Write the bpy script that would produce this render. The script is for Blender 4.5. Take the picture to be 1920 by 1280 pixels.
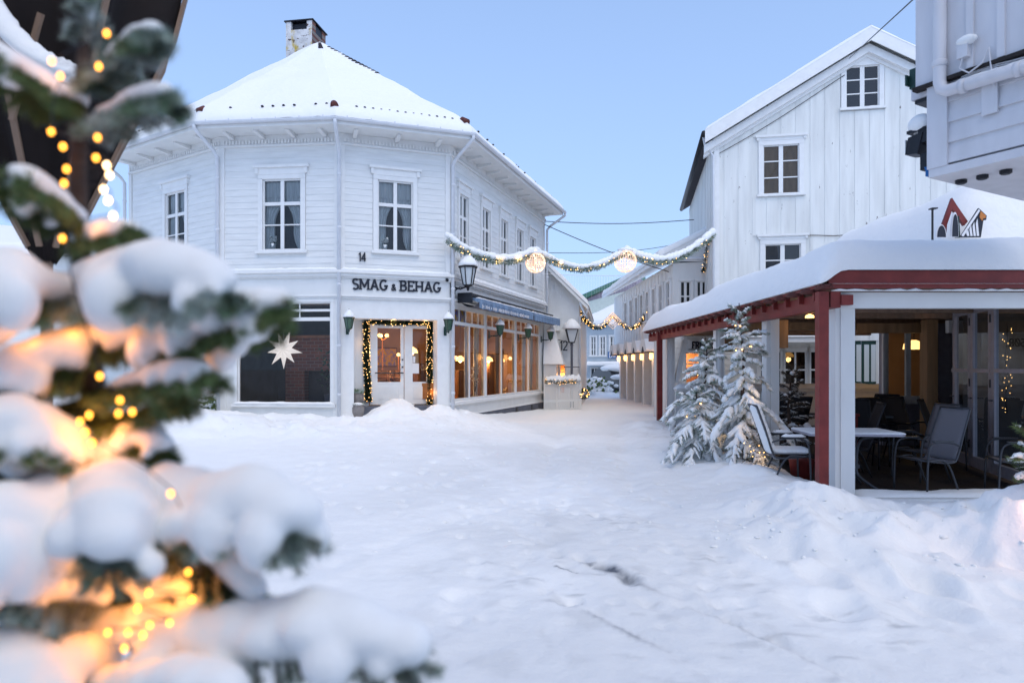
import bpy, bmesh, math, random
import numpy as np
from mathutils import Vector, Matrix
random.seed(11)
for o in list(bpy.data.objects): bpy.data.objects.remove(o)
S = bpy.context.scene
C = S.collection
R = math.radians
EYE, F, HY, CX = 1.6, 1280.0, 688.0, 960.0

# ------------------------------------------------------------------ camera, sky, sun, exposure
cd = bpy.data.cameras.new('camera'); cam = bpy.data.objects.new('camera', cd); C.objects.link(cam)
cam.location = (0, 0, EYE); cam.rotation_euler = (R(90), 0, 0)
cd.sensor_width = 36; cd.lens = 24; cd.shift_y = 48/1920
cd.clip_end = 3000; cd.clip_start = .05
cd.dof.use_dof = True; cd.dof.focus_distance = 15.0; cd.dof.aperture_fstop = 1.9
S.camera = cam
W = bpy.data.worlds.new('World'); S.world = W; W.use_nodes = True
nt = W.node_tree; bgn = nt.nodes['Background']
sky = nt.nodes.new('ShaderNodeTexSky'); sky.sky_type = 'NISHITA'; sky.sun_disc = False
sky.sun_elevation = R(58); sky.sun_rotation = R(155); sky.air_density = 1.0; sky.dust_density = .8; sky.ozone_density = 3.4
# thin high cloud evens the sky out: the pale band of a clear horizon is lifted away
tcn = nt.nodes.new('ShaderNodeTexCoord'); sx = nt.nodes.new('ShaderNodeSeparateXYZ'); cx_ = nt.nodes.new('ShaderNodeCombineXYZ'); ml = nt.nodes.new('ShaderNodeMath'); nrm = nt.nodes.new('ShaderNodeVectorMath')
ml.operation = 'MULTIPLY_ADD'; ml.inputs[1].default_value = .30; ml.inputs[2].default_value = .20; nrm.operation = 'NORMALIZE'
nt.links.new(tcn.outputs['Generated'], sx.inputs[0]); nt.links.new(sx.outputs[0], cx_.inputs[0]); nt.links.new(sx.outputs[1], cx_.inputs[1])
nt.links.new(sx.outputs[2], ml.inputs[0]); nt.links.new(ml.outputs[0], cx_.inputs[2]); nt.links.new(cx_.outputs[0], nrm.inputs[0]); nt.links.new(nrm.outputs[0], sky.inputs[0])
tint = nt.nodes.new('ShaderNodeMixRGB'); tint.blend_type = 'MULTIPLY'; tint.inputs[0].default_value = 1; tint.inputs[2].default_value = (1.10, 1.0, .97, 1)
nt.links.new(sky.outputs[0], tint.inputs[1]); nt.links.new(tint.outputs[0], bgn.inputs[0]); bgn.inputs[1].default_value = .142
sd = bpy.data.lights.new('sun', 'SUN'); sun = bpy.data.objects.new('sun', sd); C.objects.link(sun)
sd.energy = .74; sd.angle = R(50); sd.color = (1, .86, .60)
sun.rotation_euler = (R(32), 0, R(25))
S.view_settings.view_transform = 'Standard'; S.view_settings.look = 'None'
S.view_settings.gamma = 1; S.view_settings.use_curve_mapping = False
S.view_settings.exposure = .83
try:
    S.cycles.max_bounces = 8; S.cycles.diffuse_bounces = 4; S.cycles.glossy_bounces = 3
    S.cycles.transparent_max_bounces = 24; S.cycles.caustics_reflective = False; S.cycles.caustics_refractive = False
    S.cycles.sample_clamp_indirect = 6; S.cycles.use_denoising = True
except Exception: pass

# ------------------------------------------------------------------ materials
def mat(name, col, rough=.6, noise=None, bump=None, metal=0, spec=.35, emit=None, stretch=None, col2=None, alpha=None):
    m = bpy.data.materials.new(name); m.use_nodes = True; t = m.node_tree; b = t.nodes['Principled BSDF']
    b.inputs['Base Color'].default_value = (*col, 1); b.inputs['Roughness'].default_value = rough
    b.inputs['Metallic'].default_value = metal; b.inputs['Specular IOR Level'].default_value = spec
    tc = None
    def coord():
        nonlocal tc
        if tc is None:
            g = t.nodes.new('ShaderNodeNewGeometry'); mp = t.nodes.new('ShaderNodeMapping')
            if stretch: mp.inputs['Scale'].default_value = stretch
            t.links.new(g.outputs['Position'], mp.inputs['Vector']); tc = mp.outputs[0]
        return tc
    if noise:
        n = t.nodes.new('ShaderNodeTexNoise'); n.inputs['Scale'].default_value = noise[0]; n.inputs['Detail'].default_value = 6
        t.links.new(coord(), n.inputs['Vector'])
        r = t.nodes.new('ShaderNodeValToRGB'); r.color_ramp.elements[0].position = noise[2] if len(noise) > 2 else .3
        r.color_ramp.elements[1].position = noise[3] if len(noise) > 3 else .7
        c2 = col2 or tuple(c*(1-noise[1]) for c in col)
        r.color_ramp.elements[0].color = (*c2, 1); r.color_ramp.elements[1].color = (*col, 1)
        t.links.new(n.outputs[0], r.inputs[0]); t.links.new(r.outputs[0], b.inputs['Base Color'])
    if bump:
        prev = None
        for sc, st in ([bump] if isinstance(bump[0], (int, float)) else bump):
            n = t.nodes.new('ShaderNodeTexNoise'); n.inputs['Scale'].default_value = sc; n.inputs['Detail'].default_value = 5
            t.links.new(coord(), n.inputs['Vector'])
            bp = t.nodes.new('ShaderNodeBump'); bp.inputs['Strength'].default_value = st; bp.inputs['Distance'].default_value = .5/sc
            t.links.new(n.outputs[0], bp.inputs['Height'])
            if prev: t.links.new(prev.outputs[0], bp.inputs['Normal'])
            prev = bp
        t.links.new(prev.outputs[0], b.inputs['Normal'])
    if emit:
        b.inputs['Emission Color'].default_value = (*emit[0], 1); b.inputs['Emission Strength'].default_value = emit[1]
    return m
def glass_mat(name, tint=(1, 1, 1), ior=1.6, rough=0.0):
    m = bpy.data.materials.new(name); m.use_nodes = True; t = m.node_tree; t.nodes.clear()
    out = t.nodes.new('ShaderNodeOutputMaterial'); mx = t.nodes.new('ShaderNodeMixShader'); fr = t.nodes.new('ShaderNodeFresnel')
    tr = t.nodes.new('ShaderNodeBsdfTransparent'); gl = t.nodes.new('ShaderNodeBsdfGlossy')
    fr.inputs['IOR'].default_value = ior; tr.inputs[0].default_value = (*tint, 1); gl.inputs['Roughness'].default_value = rough
    t.links.new(fr.outputs[0], mx.inputs[0]); t.links.new(tr.outputs[0], mx.inputs[1]); t.links.new(gl.outputs[0], mx.inputs[2])
    t.links.new(mx.outputs[0], out.inputs[0]); return m
M_ = {}
M_['snow'] = mat('snow', (.85, .865, .865), .75, bump=[(6, .25), (38, .3)], spec=.2)
M_['snow_soft'] = mat('snow_soft', (.85, .865, .865), .8, bump=(30, .2), spec=.15)
M_['white'] = mat('white_paint', (.77, .785, .775), .5, noise=(3, .10, .25, .75), bump=(60, .06), stretch=(1, 1, .35))
M_['white_board'] = mat('white_board_paint', (.77, .785, .775), .55, noise=(7, .13, .25, .7), bump=(90, .1), stretch=(.25, .25, 1.5))
M_['white_vert'] = mat('weathered_white_paint', (.76, .775, .75), .6, noise=(4, .17, .3, .62), bump=(70, .12), stretch=(1.2, 1.2, .12))
M_['white_trim'] = mat('white_trim', (.79, .80, .79), .45, noise=(5, .07))
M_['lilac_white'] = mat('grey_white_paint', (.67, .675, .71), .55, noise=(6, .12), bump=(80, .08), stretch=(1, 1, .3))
M_['pipe'] = mat('painted_metal', (.68, .71, .75), .4, noise=(8, .08))
M_['plinth'] = mat('dark_stone', (.12, .13, .16), .8, noise=(5, .35), bump=(30, .3))
M_['black'] = mat('black_metal', (.012, .014, .02), .45, noise=(20, .3))
M_['letter'] = mat('letter_paint', (.018, .022, .035), .5)
M_['glass'] = glass_mat('window_glass', (.82, .86, .88), 1.55)
M_['glass_dark'] = glass_mat('dim_window_glass', (.55, .62, .66), 1.7)
M_['glass_shop'] = glass_mat('shop_glass', (.9, .9, .9), 1.45)
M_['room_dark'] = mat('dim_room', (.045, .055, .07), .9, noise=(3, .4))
M_['room_warm'] = mat('warm_wall_paint', (.42, .25, .15), .85, noise=(2, .2))
M_['room_floor'] = mat('wooden_room_floor', (.20, .11, .06), .6, noise=(6, .4), stretch=(.3, 3, 1))
M_['curtain'] = mat('lace_curtain', (.80, .84, .84), .9, noise=(40, .25), stretch=(1, 1, .05))
M_['brown_blind'] = mat('brown_blind', (.36, .21, .10), .9, noise=(8, .3), stretch=(1, 1, .2))
M_['tile'] = mat('dark_roof_tile', (.035, .028, .035), .7)
M_['red_tile'] = mat('red_ridge_tile', (.13, .035, .03), .7, noise=(14, .5))
M_['red'] = mat('red_paint', (.23, .035, .03), .5, noise=(6, .35), bump=(60, .1), stretch=(1, .4, 1))
M_['wood'] = mat('pale_wood', (.33, .19, .09), .6, noise=(12, .35), stretch=(1, 1, .1))
M_['rib'] = mat('rib_wood', (.30, .2, .14), .6, noise=(15, .3), stretch=(1, 1, .2))
M_['canvas'] = mat('brown_canvas', (.012, .007, .006), .85, noise=(9, .3), bump=(200, .1))
M_['bark'] = mat('bark', (.09, .06, .045), .9, noise=(40, .5), bump=(80, .4))
M_['twig'] = mat('grey_twig', (.12, .10, .09), .9, noise=(60, .4))
M_['needle'] = mat('spruce_needles', (.10, .17, .06), .6, noise=(30, .5), col2=(.10, .12, .04))
M_['needle_frost'] = mat('frosted_needles', (.48, .54, .52), .75, noise=(14, .6, .35, .65), col2=(.11, .18, .10))
M_['needle_brown'] = mat('brown_needles', (.13, .11, .08), .8, noise=(25, .5))
M_['garland'] = mat('garland_needles', (.03, .055, .025), .7, noise=(30, .5))
M_['bulb'] = mat('lit_bulb', (1, .6, .15), .4, emit=((1, .36, .03), 4.5))
M_['bulb_white'] = mat('lit_warm_white_bulb', (1, .8, .55), .4, emit=((1, .62, .30), 7))
M_['bulb_small'] = mat('lit_garland_bulb', (1, .7, .35), .4, emit=((1, .52, .16), 4.5))
M_['ball_wire'] = mat('lit_ball_wire', (.8, .65, .5), .5, emit=((1, .62, .42), .4))
M_['lamp_glow'] = mat('lit_lamp', (1, .7, .35), .5, emit=((1, .52, .16), 2.4))
M_['green_metal'] = mat('green_lantern_metal', (.018, .06, .05), .4, noise=(20, .3))
M_['green_glass'] = mat('green_lantern_glass', (.07, .14, .09), .15, spec=.6, noise=(25, .4))
M_['lantern_glass'] = mat('frosted_lantern_glass', (.55, .60, .62), .2, spec=.6)
M_['blue_awning'] = mat('blue_awning_fabric', (.22, .33, .49), .8, noise=(14, .5), stretch=(1, 1, .2))
M_['grey_metal'] = mat('grey_frame_metal', (.36, .35, .40), .45, noise=(9, .15))
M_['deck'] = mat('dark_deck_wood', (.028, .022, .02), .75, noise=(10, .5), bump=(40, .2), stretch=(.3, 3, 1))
M_['steel'] = mat('dark_grey_tube', (.06, .065, .075), .4, metal=.3)
M_['sling'] = mat('grey_sling_fabric', (.22, .22, .25), .85, noise=(300, .25), bump=(400, .15))
M_['sling_black'] = mat('black_sling_fabric', (.015, .016, .02), .85)
M_['brick'] = None
M_['flower'] = mat('white_petals', (.8, .8, .75), .8)
M_['leaf'] = mat('green_leaf', (.03, .09, .05), .6)
M_['clay'] = mat('grey_clay', (.28, .26, .25), .85, noise=(9, .4))
M_['paper'] = mat('white_paper', (.8, .8, .8), .9)
M_['bluehouse'] = mat('pale_blue_paint', (.50, .57, .62), .6, noise=(6, .12), stretch=(.4, .4, 2))
M_['greygreen'] = mat('pale_green_paint', (.58, .64, .58), .6, noise=(6, .1))
M_['plum'] = mat('plum_grey_cladding', (.33, .28, .33), .7, noise=(5, .3), stretch=(2, 2, .15))
M_['greenroof'] = mat('green_roof_edge', (.07, .18, .13), .6)
M_['bluesign'] = mat('blue_sign_plate', (.01, .12, .36), .5)
M_['whitesign'] = mat('white_sign_print', (.8, .8, .82), .5)
M_['orange'] = mat('orange_sign_paint', (.55, .2, .05), .6)
M_['green_door'] = mat('dark_green_paint', (.012, .05, .04), .5, noise=(5, .3))
M_['yellow'] = mat('yellow_print', (.75, .42, .03), .6, noise=(7, .6, .4, .6), col2=(.25, .2, .45))
M_['tablewood'] = mat('table_wood', (.22, .10, .05), .5, noise=(9, .4), stretch=(1, 1, .2))
M_['cushion'] = mat('orange_fabric', (.42, .16, .05), .9, noise=(10, .3))
M_['star_paper'] = mat('brightened_star_paper', (.85, .83, .8), .9, emit=((1, .88, .78), .35))  # faint glow added to the paper to brighten the star
M_['asphalt'] = mat('asphalt', (.05, .05, .055), .8)
M_['car_paint'] = mat('dark_car_paint', (.02, .025, .03), .3, spec=.6)
def brick_mat(name, c1, c2, mortar, scale, bump=.5):
    m = bpy.data.materials.new(name); m.use_nodes = True; t = m.node_tree; b = t.nodes['Principled BSDF']; b.inputs['Roughness'].default_value = .85
    g = t.nodes.new('ShaderNodeTexCoord'); br = t.nodes.new('ShaderNodeTexBrick'); br.inputs['Scale'].default_value = scale
    mp = t.nodes.new('ShaderNodeMapping'); mp.inputs['Rotation'].default_value = (R(90), 0, 0)
    t.links.new(g.outputs['Object'], mp.inputs[0]); t.links.new(mp.outputs[0], br.inputs['Vector'])
    br.inputs['Color1'].default_value = (*c1, 1); br.inputs['Color2'].default_value = (*c2, 1); br.inputs['Mortar'].default_value = (*mortar, 1)
    br.inputs['Mortar Size'].default_value = .015; br.inputs['Brick Width'].default_value = .5; br.inputs['Row Height'].default_value = .2
    t.links.new(br.outputs['Color'], b.inputs['Base Color'])
    bp = t.nodes.new('ShaderNodeBump'); bp.inputs['Strength'].default_value = bump; bp.invert = True
    t.links.new(br.outputs['Fac'], bp.inputs['Height']); t.links.new(bp.outputs[0], b.inputs['Normal']); return m
M_['brick'] = brick_mat('red_brick', (.22, .075, .045), (.13, .05, .04), (.2, .17, .15), 2.2)
# chimney plaster: white with a yellow stain and worn brick edges
def chimney_mat():
    m = mat('worn_chimney_plaster', (.66, .66, .66), .85, noise=(5, .25, .35, .6), bump=(20, .3))
    t = m.node_tree; b = t.nodes['Principled BSDF']; src = b.inputs['Base Color'].links[0].from_socket
    def patch(src, scale, lo, hi, col, strch):
        g = t.nodes.new('ShaderNodeNewGeometry'); mp = t.nodes.new('ShaderNodeMapping'); mp.inputs['Scale'].default_value = strch
        n = t.nodes.new('ShaderNodeTexNoise'); n.inputs['Scale'].default_value = scale; n.inputs['Detail'].default_value = 7
        r = t.nodes.new('ShaderNodeValToRGB'); r.color_ramp.elements[0].position = lo; r.color_ramp.elements[1].position = hi
        mx = t.nodes.new('ShaderNodeMixRGB'); mx.inputs[2].default_value = (*col, 1)
        t.links.new(g.outputs['Position'], mp.inputs[0]); t.links.new(mp.outputs[0], n.inputs['Vector']); t.links.new(n.outputs[0], r.inputs[0])
        t.links.new(r.outputs[0], mx.inputs[0]); t.links.new(src, mx.inputs[1]); return mx.outputs[0]
    s = patch(src, 3.0, .56, .66, (.5, .36, .04), (1, 1, .6)); s = patch(s, 9, .60, .66, (.08, .05, .05), (1, 1, 1.6))
    t.links.new(s, b.inputs['Base Color']); return m
M_['chimney'] = chimney_mat()
# peeling paint for the gable house
def peel_mat():
    m = M_['white_vert'].copy(); m.name = 'peeling_white_paint'; t = m.node_tree; b = t.nodes['Principled BSDF']; src = b.inputs['Base Color'].links[0].from_socket
    g = t.nodes.new('ShaderNodeNewGeometry'); mp = t.nodes.new('ShaderNodeMapping'); mp.inputs['Scale'].default_value = (2.4, 2.4, .9)
    n = t.nodes.new('ShaderNodeTexNoise'); n.inputs['Scale'].default_value = 2.6; n.inputs['Detail'].default_value = 8; n.inputs['Roughness'].default_value = .7
    r = t.nodes.new('ShaderNodeValToRGB'); r.color_ramp.elements[0].position = .655; r.color_ramp.elements[1].position = .675
    mx = t.nodes.new('ShaderNodeMixRGB'); mx.inputs[2].default_value = (.17, .15, .14, 1)
    t.links.new(g.outputs['Position'], mp.inputs[0]); t.links.new(mp.outputs[0], n.inputs['Vector']); t.links.new(n.outputs[0], r.inputs[0])
    t.links.new(r.outputs[0], mx.inputs[0]); t.links.new(src, mx.inputs[1]); t.links.new(mx.outputs[0], b.inputs['Base Color']); return m
M_['peel'] = peel_mat()

# ------------------------------------------------------------------ builders
WM = {}; CH = {}; WCO = set()     # WCO: things whose parts are given in world coordinates
class MB:
    def __init__(s): s.v = []; s.f = []; s.m = Matrix()
    def add(s, vs, fs):
        b = len(s.v); s.v += [s.m @ Vector(p) for p in vs]; s.f += [tuple(b+i for i in f) for f in fs]; return s
    def hexa(s, p): return s.add(p, [(0, 3, 2, 1), (4, 5, 6, 7), (0, 1, 5, 4), (1, 2, 6, 5), (2, 3, 7, 6), (3, 0, 4, 7)])
    def box(s, x0, y0, z0, x1, y1, z1):
        x0, x1 = min(x0, x1), max(x0, x1); y0, y1 = min(y0, y1), max(y0, y1); z0, z1 = min(z0, z1), max(z0, z1)
        return s.hexa([(x0, y0, z0), (x1, y0, z0), (x1, y1, z0), (x0, y1, z0), (x0, y0, z1), (x1, y0, z1), (x1, y1, z1), (x0, y1, z1)])
    def quad(s, *p): return s.add(p, [tuple(range(len(p)))])
    def tube(s, pts, r, n=8, cap=True):
        pts = [Vector(p) for p in pts]; k = len(pts); rs = r if isinstance(r, (list, tuple)) else [r]*k
        vs = []; up = None
        for i, p in enumerate(pts):
            t = (pts[min(i+1, k-1)]-pts[max(i-1, 0)]); t = t.normalized() if t.length > 1e-9 else Vector((0, 0, 1))
            if up is None: up = Vector((0, 0, 1)) if abs(t.z) < .9 else Vector((1, 0, 0))
            a = t.cross(up); a = a.normalized() if a.length > 1e-6 else t.orthogonal().normalized(); b = a.cross(t).normalized(); up = b
            for j in range(n):
                w = 2*math.pi*j/n; vs.append(p+(a*math.cos(w)+b*math.sin(w))*rs[i])
        fs = [(i*n+j, i*n+(j+1) % n, (i+1)*n+(j+1) % n, (i+1)*n+j) for i in range(k-1) for j in range(n)]
        if cap: fs += [tuple(range(n))[::-1], tuple(range((k-1)*n, k*n))]
        return s.add(vs, fs)
    def bar(s, a, b, w, h, up=(0, 0, 1)):
        a, b = Vector(a), Vector(b); t = (b-a).normalized(); u = Vector(up); x = t.cross(u).normalized()*w/2; y = x.cross(t).normalized()*h/2
        return s.hexa([a-x-y, a+x-y, a+x+y, a-x+y, b-x-y, b+x-y, b+x+y, b-x+y])
    def lathe(s, prof, n=12, c=(0, 0, 0), rot=0):
        c = Vector(c); vs = []
        for r, z in prof:
            for j in range(n):
                w = 2*math.pi*j/n+rot; vs.append(c+Vector((r*math.cos(w), r*math.sin(w), z)))
        k = len(prof); fs = [(i*n+j, i*n+(j+1) % n, (i+1)*n+(j+1) % n, (i+1)*n+j) for i in range(k-1) for j in range(n)]
        return s.add(vs, fs+[tuple(range(n))[::-1], tuple(range((k-1)*n, k*n))])
    def ell(s, c, r, n=10, m=6):
        if isinstance(r, (int, float)): r = (r, r, r)
        c = Vector(c); vs = [c+Vector((0, 0, -r[2]))]
        for i in range(1, m):
            a = -math.pi/2+math.pi*i/m
            for j in range(n):
                w = 2*math.pi*j/n; vs.append(c+Vector((r[0]*math.cos(a)*math.cos(w), r[1]*math.cos(a)*math.sin(w), r[2]*math.sin(a))))
        vs.append(c+Vector((0, 0, r[2]))); L = len(vs)-1
        fs = [(0, 1+(j+1) % n, 1+j) for j in range(n)]
        fs += [(1+i*n+j, 1+i*n+(j+1) % n, 1+(i+1)*n+(j+1) % n, 1+(i+1)*n+j) for i in range(m-2) for j in range(n)]
        fs += [(L, 1+(m-2)*n+j, 1+(m-2)*n+(j+1) % n) for j in range(n)]
        return s.add(vs, fs)
    def prism(s, poly, y0, y1):                       # polygon in x,z pushed along y
        k = len(poly); vs = [(x, y0, z) for x, z in poly]+[(x, y1, z) for x, z in poly]
        return s.add(vs, [tuple(range(k)), tuple(range(2*k-1, k-1, -1))]+[(i, k+i, k+(i+1) % k, (i+1) % k) for i in range(k)])
    def mesh(s, name, smooth=False):
        me = bpy.data.meshes.new(name); me.from_pydata([tuple(p) for p in s.v], [], s.f); me.validate(); me.update()
        if smooth: me.polygons.foreach_set('use_smooth', [True]*len(me.polygons))
        return me
    def build(s, name, m, parent=None, M=None, smooth=False, fix=True):
        if M is None and parent is None:
            a = np.array([tuple(p) for p in s.v]); lo, hi = a.min(0), a.max(0)
            c = Vector(((lo[0]+hi[0])/2, (lo[1]+hi[1])/2, lo[2])); s.v = [p-c for p in s.v]; M = Matrix.Translation(c)
        elif M is None: M = Matrix() if parent.name in WCO else WM[parent.name].copy()
        me = s.mesh(name, smooth)
        if fix:
            bm = bmesh.new(); bm.from_mesh(me); bmesh.ops.recalc_face_normals(bm, faces=bm.faces); bm.to_mesh(me); bm.free()
        return put(name, me, m, parent, M)
def put(name, me, m=None, parent=None, M=None):
    o = bpy.data.objects.new(name, me); C.objects.link(o)
    if m is not None and not me.materials: me.materials.append(M_[m] if isinstance(m, str) else m)
    M = M if M is not None else Matrix()
    if parent is not None:
        o.parent = parent; o.matrix_basis = WM[parent.name].inverted() @ M; CH.setdefault(parent.name, []).append(o); WCO.add(o.name) if parent.name in WCO else None
    else: o.matrix_basis = M
    WM[o.name] = M.copy(); return o
def tag(o, label=None, cat=None, group=None, kind=None):
    for k, v in (('label', label), ('category', cat), ('group', group), ('kind', kind)):
        if v: o[k] = v
    return o
def thing(name, label, cat, loc=(0, 0, 0), rz=0, group=None):
    return tag(put(name, None, None, None, Matrix.Translation(Vector(loc)) @ Matrix.Rotation(rz, 4, 'Z')), label, cat, group)
def part(name, parent, M=None): return put(name, None, None, parent, M if M is not None else WM[parent.name])
def copy_tree(src, M, label=None, group=None, parent=None):
    c = src.copy(); C.objects.link(c)
    if parent is None: c.matrix_basis = M; WM[c.name] = M.copy()
    else: c.parent = parent; WM[c.name] = WM[parent.name] @ c.matrix_basis
    if label: c['label'] = label
    if group: c['group'] = group
    CH[c.name] = []
    for k in CH.get(src.name, []): CH[c.name].append(copy_tree(k, None, parent=c))
    return c
def P(px, py, Y): return Vector(((px-CX)/F*Y, Y, EYE-(py-HY)/F*Y))
def loc(x, y, z, rz=0): return Matrix.Translation((x, y, z)) @ Matrix.Rotation(rz, 4, 'Z')
class WF:                                             # a wall: x along it, y inward, z up
    def __init__(s, a, b):
        s.a, s.b = Vector(a), Vector(b); d = s.b-s.a; s.L = d.length; s.u = d.normalized(); s.i = Vector((-s.u.y, s.u.x))
        s.M = Matrix(((s.u.x, s.i.x, 0, s.a.x), (s.u.y, s.i.y, 0, s.a.y), (0, 0, 1, 0), (0, 0, 0, 1)))
    def px(s, px, d=0):
        k = (px-CX)/F; a = s.a+s.i*d; return (k*a.y-a.x)/(s.u.x-k*s.u.y)
    def pz(s, px, py, d=0):
        Y = (s.a+s.i*d+s.u*s.px(px, d)).y; return EYE-(py-HY)/F*Y
    def at(s, u, d, z): return s.M @ Vector((u, d, z))
    def X(s, u, d, z): return s.M @ Matrix.Translation((u, d, z))

# ---- numpy noise
def vn(x, y, seed=0):
    x = np.asarray(x, float); y = np.asarray(y, float); xi = np.floor(x).astype(np.int64); yi = np.floor(y).astype(np.int64); fx = x-xi; fy = y-yi
    def h(a, b):
        n = (a*374761393+b*668265263+seed*1442695041) & 0xffffffff; n = ((n ^ (n >> 13))*1274126177) & 0xffffffff; return ((n ^ (n >> 16)) & 0xffff)/65535.0
    sx = fx*fx*(3-2*fx); sy = fy*fy*(3-2*fy)
    return (h(xi, yi)*(1-sx)+h(xi+1, yi)*sx)*(1-sy)+(h(xi, yi+1)*(1-sx)+h(xi+1, yi+1)*sx)*sy-.5
def fbm(x, y, o=4, seed=0):
    s = 0; a = 1.0
    for k in range(o): s = s+a*vn(np.asarray(x)*2**k+17.3*k, np.asarray(y)*2**k-9.1*k, seed+k); a *= .5
    return s
def sstep(x, a, b): t = np.clip((x-a)/(b-a), 0, 1); return t*t*(3-2*t)

# ---- snow helpers
def snow_grid(mb, P00, P10, P01, P11, h, nx, ny, edge=.12, e=(1, 1, 1, 1), rough=.03, seed=0, up=Vector((0, 0, 1))):
    """snow lying on a quad: full depth h inside, rounded off to nothing along edges flagged in e (low-y, high-y, low-x, high-x)"""
    P00, P10, P01, P11 = map(Vector, (P00, P10, P01, P11)); lx = (P10-P00).length; ly = (P01-P00).length
    def ax(n, L):
        t = np.linspace(0, 1, n); ee = min(edge/L, .3); k = np.array([0, .08, .25, .5, .8])*ee
        return np.unique(np.concatenate([k, np.linspace(ee, 1-ee, n), 1-k]))
    xs, ys = ax(nx, lx), ax(ny, ly); vs = []
    for b in ys:
        for a in xs:
            q = (P00*(1-a)+P10*a)*(1-b)+(P01*(1-a)+P11*a)*b
            def f(d): d = min(max(d/edge, 0), 1); return math.sqrt(max(0, 1-(1-d)**2))
            k = 1
            if e[0]: k = min(k, f(b*ly))
            if e[1]: k = min(k, f((1-b)*ly))
            if e[2]: k *= f(a*lx)
            if e[3]: k *= f((1-a)*lx)
            nz = float(fbm(q.x*1.7+q.z, q.y*1.7+q.z*.7, 3, seed))*rough*2
            nz2 = float(fbm(q.x*9+q.z*3, q.y*9+q.z*2, 2, seed+5))*rough*.35
            vs.append(q+up*((h+nz)*k+nz2*k))
    W_ = len(xs); fs = [(j*W_+i, j*W_+i+1, (j+1)*W_+i+1, (j+1)*W_+i) for j in range(len(ys)-1) for i in range(W_-1)]
    b0 = len(vs); 
    for (a, b) in ((0, 0), (1, 0), (1, 1), (0, 1)): vs.append((P00*(1-a)+P10*a)*(1-b)+(P01*(1-a)+P11*a)*b)
    fs.append((b0+3, b0+2, b0+1, b0)); return mb.add(vs, fs)
def snow_path(mb, pts, w, h, n=8, jit=.25, seed=0):    # a ridge of snow lying along a path
    pts = [Vector(p) for p in pts]; k = len(pts); vs = []; rnd = random.Random(seed)
    for i, p in enumerate(pts):
        t = pts[min(i+1, k-1)]-pts[max(i-1, 0)]; t = t.normalized(); sd_ = t.cross(Vector((0, 0, 1)))
        sd_ = sd_.normalized() if sd_.length > .05 else Vector((1, 0, 0)); u = sd_.cross(t)
        e = 1-jit*rnd.random(); e *= .25 if i in (0, k-1) else 1
        for j in range(n):
            a = math.pi*j/(n-1); vs.append(p+sd_*(w*math.cos(a)*e)+u*(h*math.sin(a)*e*(1-jit*.4*rnd.random())))
        vs.append(p-u*h*.1*e)
    n += 1
    return mb.add(vs, [(i*n+j, i*n+(j+1) % n, (i+1)*n+(j+1) % n, (i+1)*n+j) for i in range(k-1) for j in range(n)]+[tuple(range(n)), tuple(range((k-1)*n, k*n))[::-1]])

def baked(o):                                          # apply modifiers for good
    dg = bpy.context.evaluated_depsgraph_get(); me = bpy.data.meshes.new_from_object(o.evaluated_get(dg)); o.modifiers.clear(); o.data = me
def blob(mb, name, m, parent, voxel, it=6, M=None):
    o = mb.build(name, m, parent, M, smooth=True, fix=False)
    r = o.modifiers.new('r', 'REMESH'); r.mode = 'VOXEL'; r.voxel_size = voxel; r.use_smooth_shade = True
    if it: s = o.modifiers.new('s', 'SMOOTH'); s.iterations = it; s.factor = .5
    o['_bake'] = 1; return o

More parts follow.
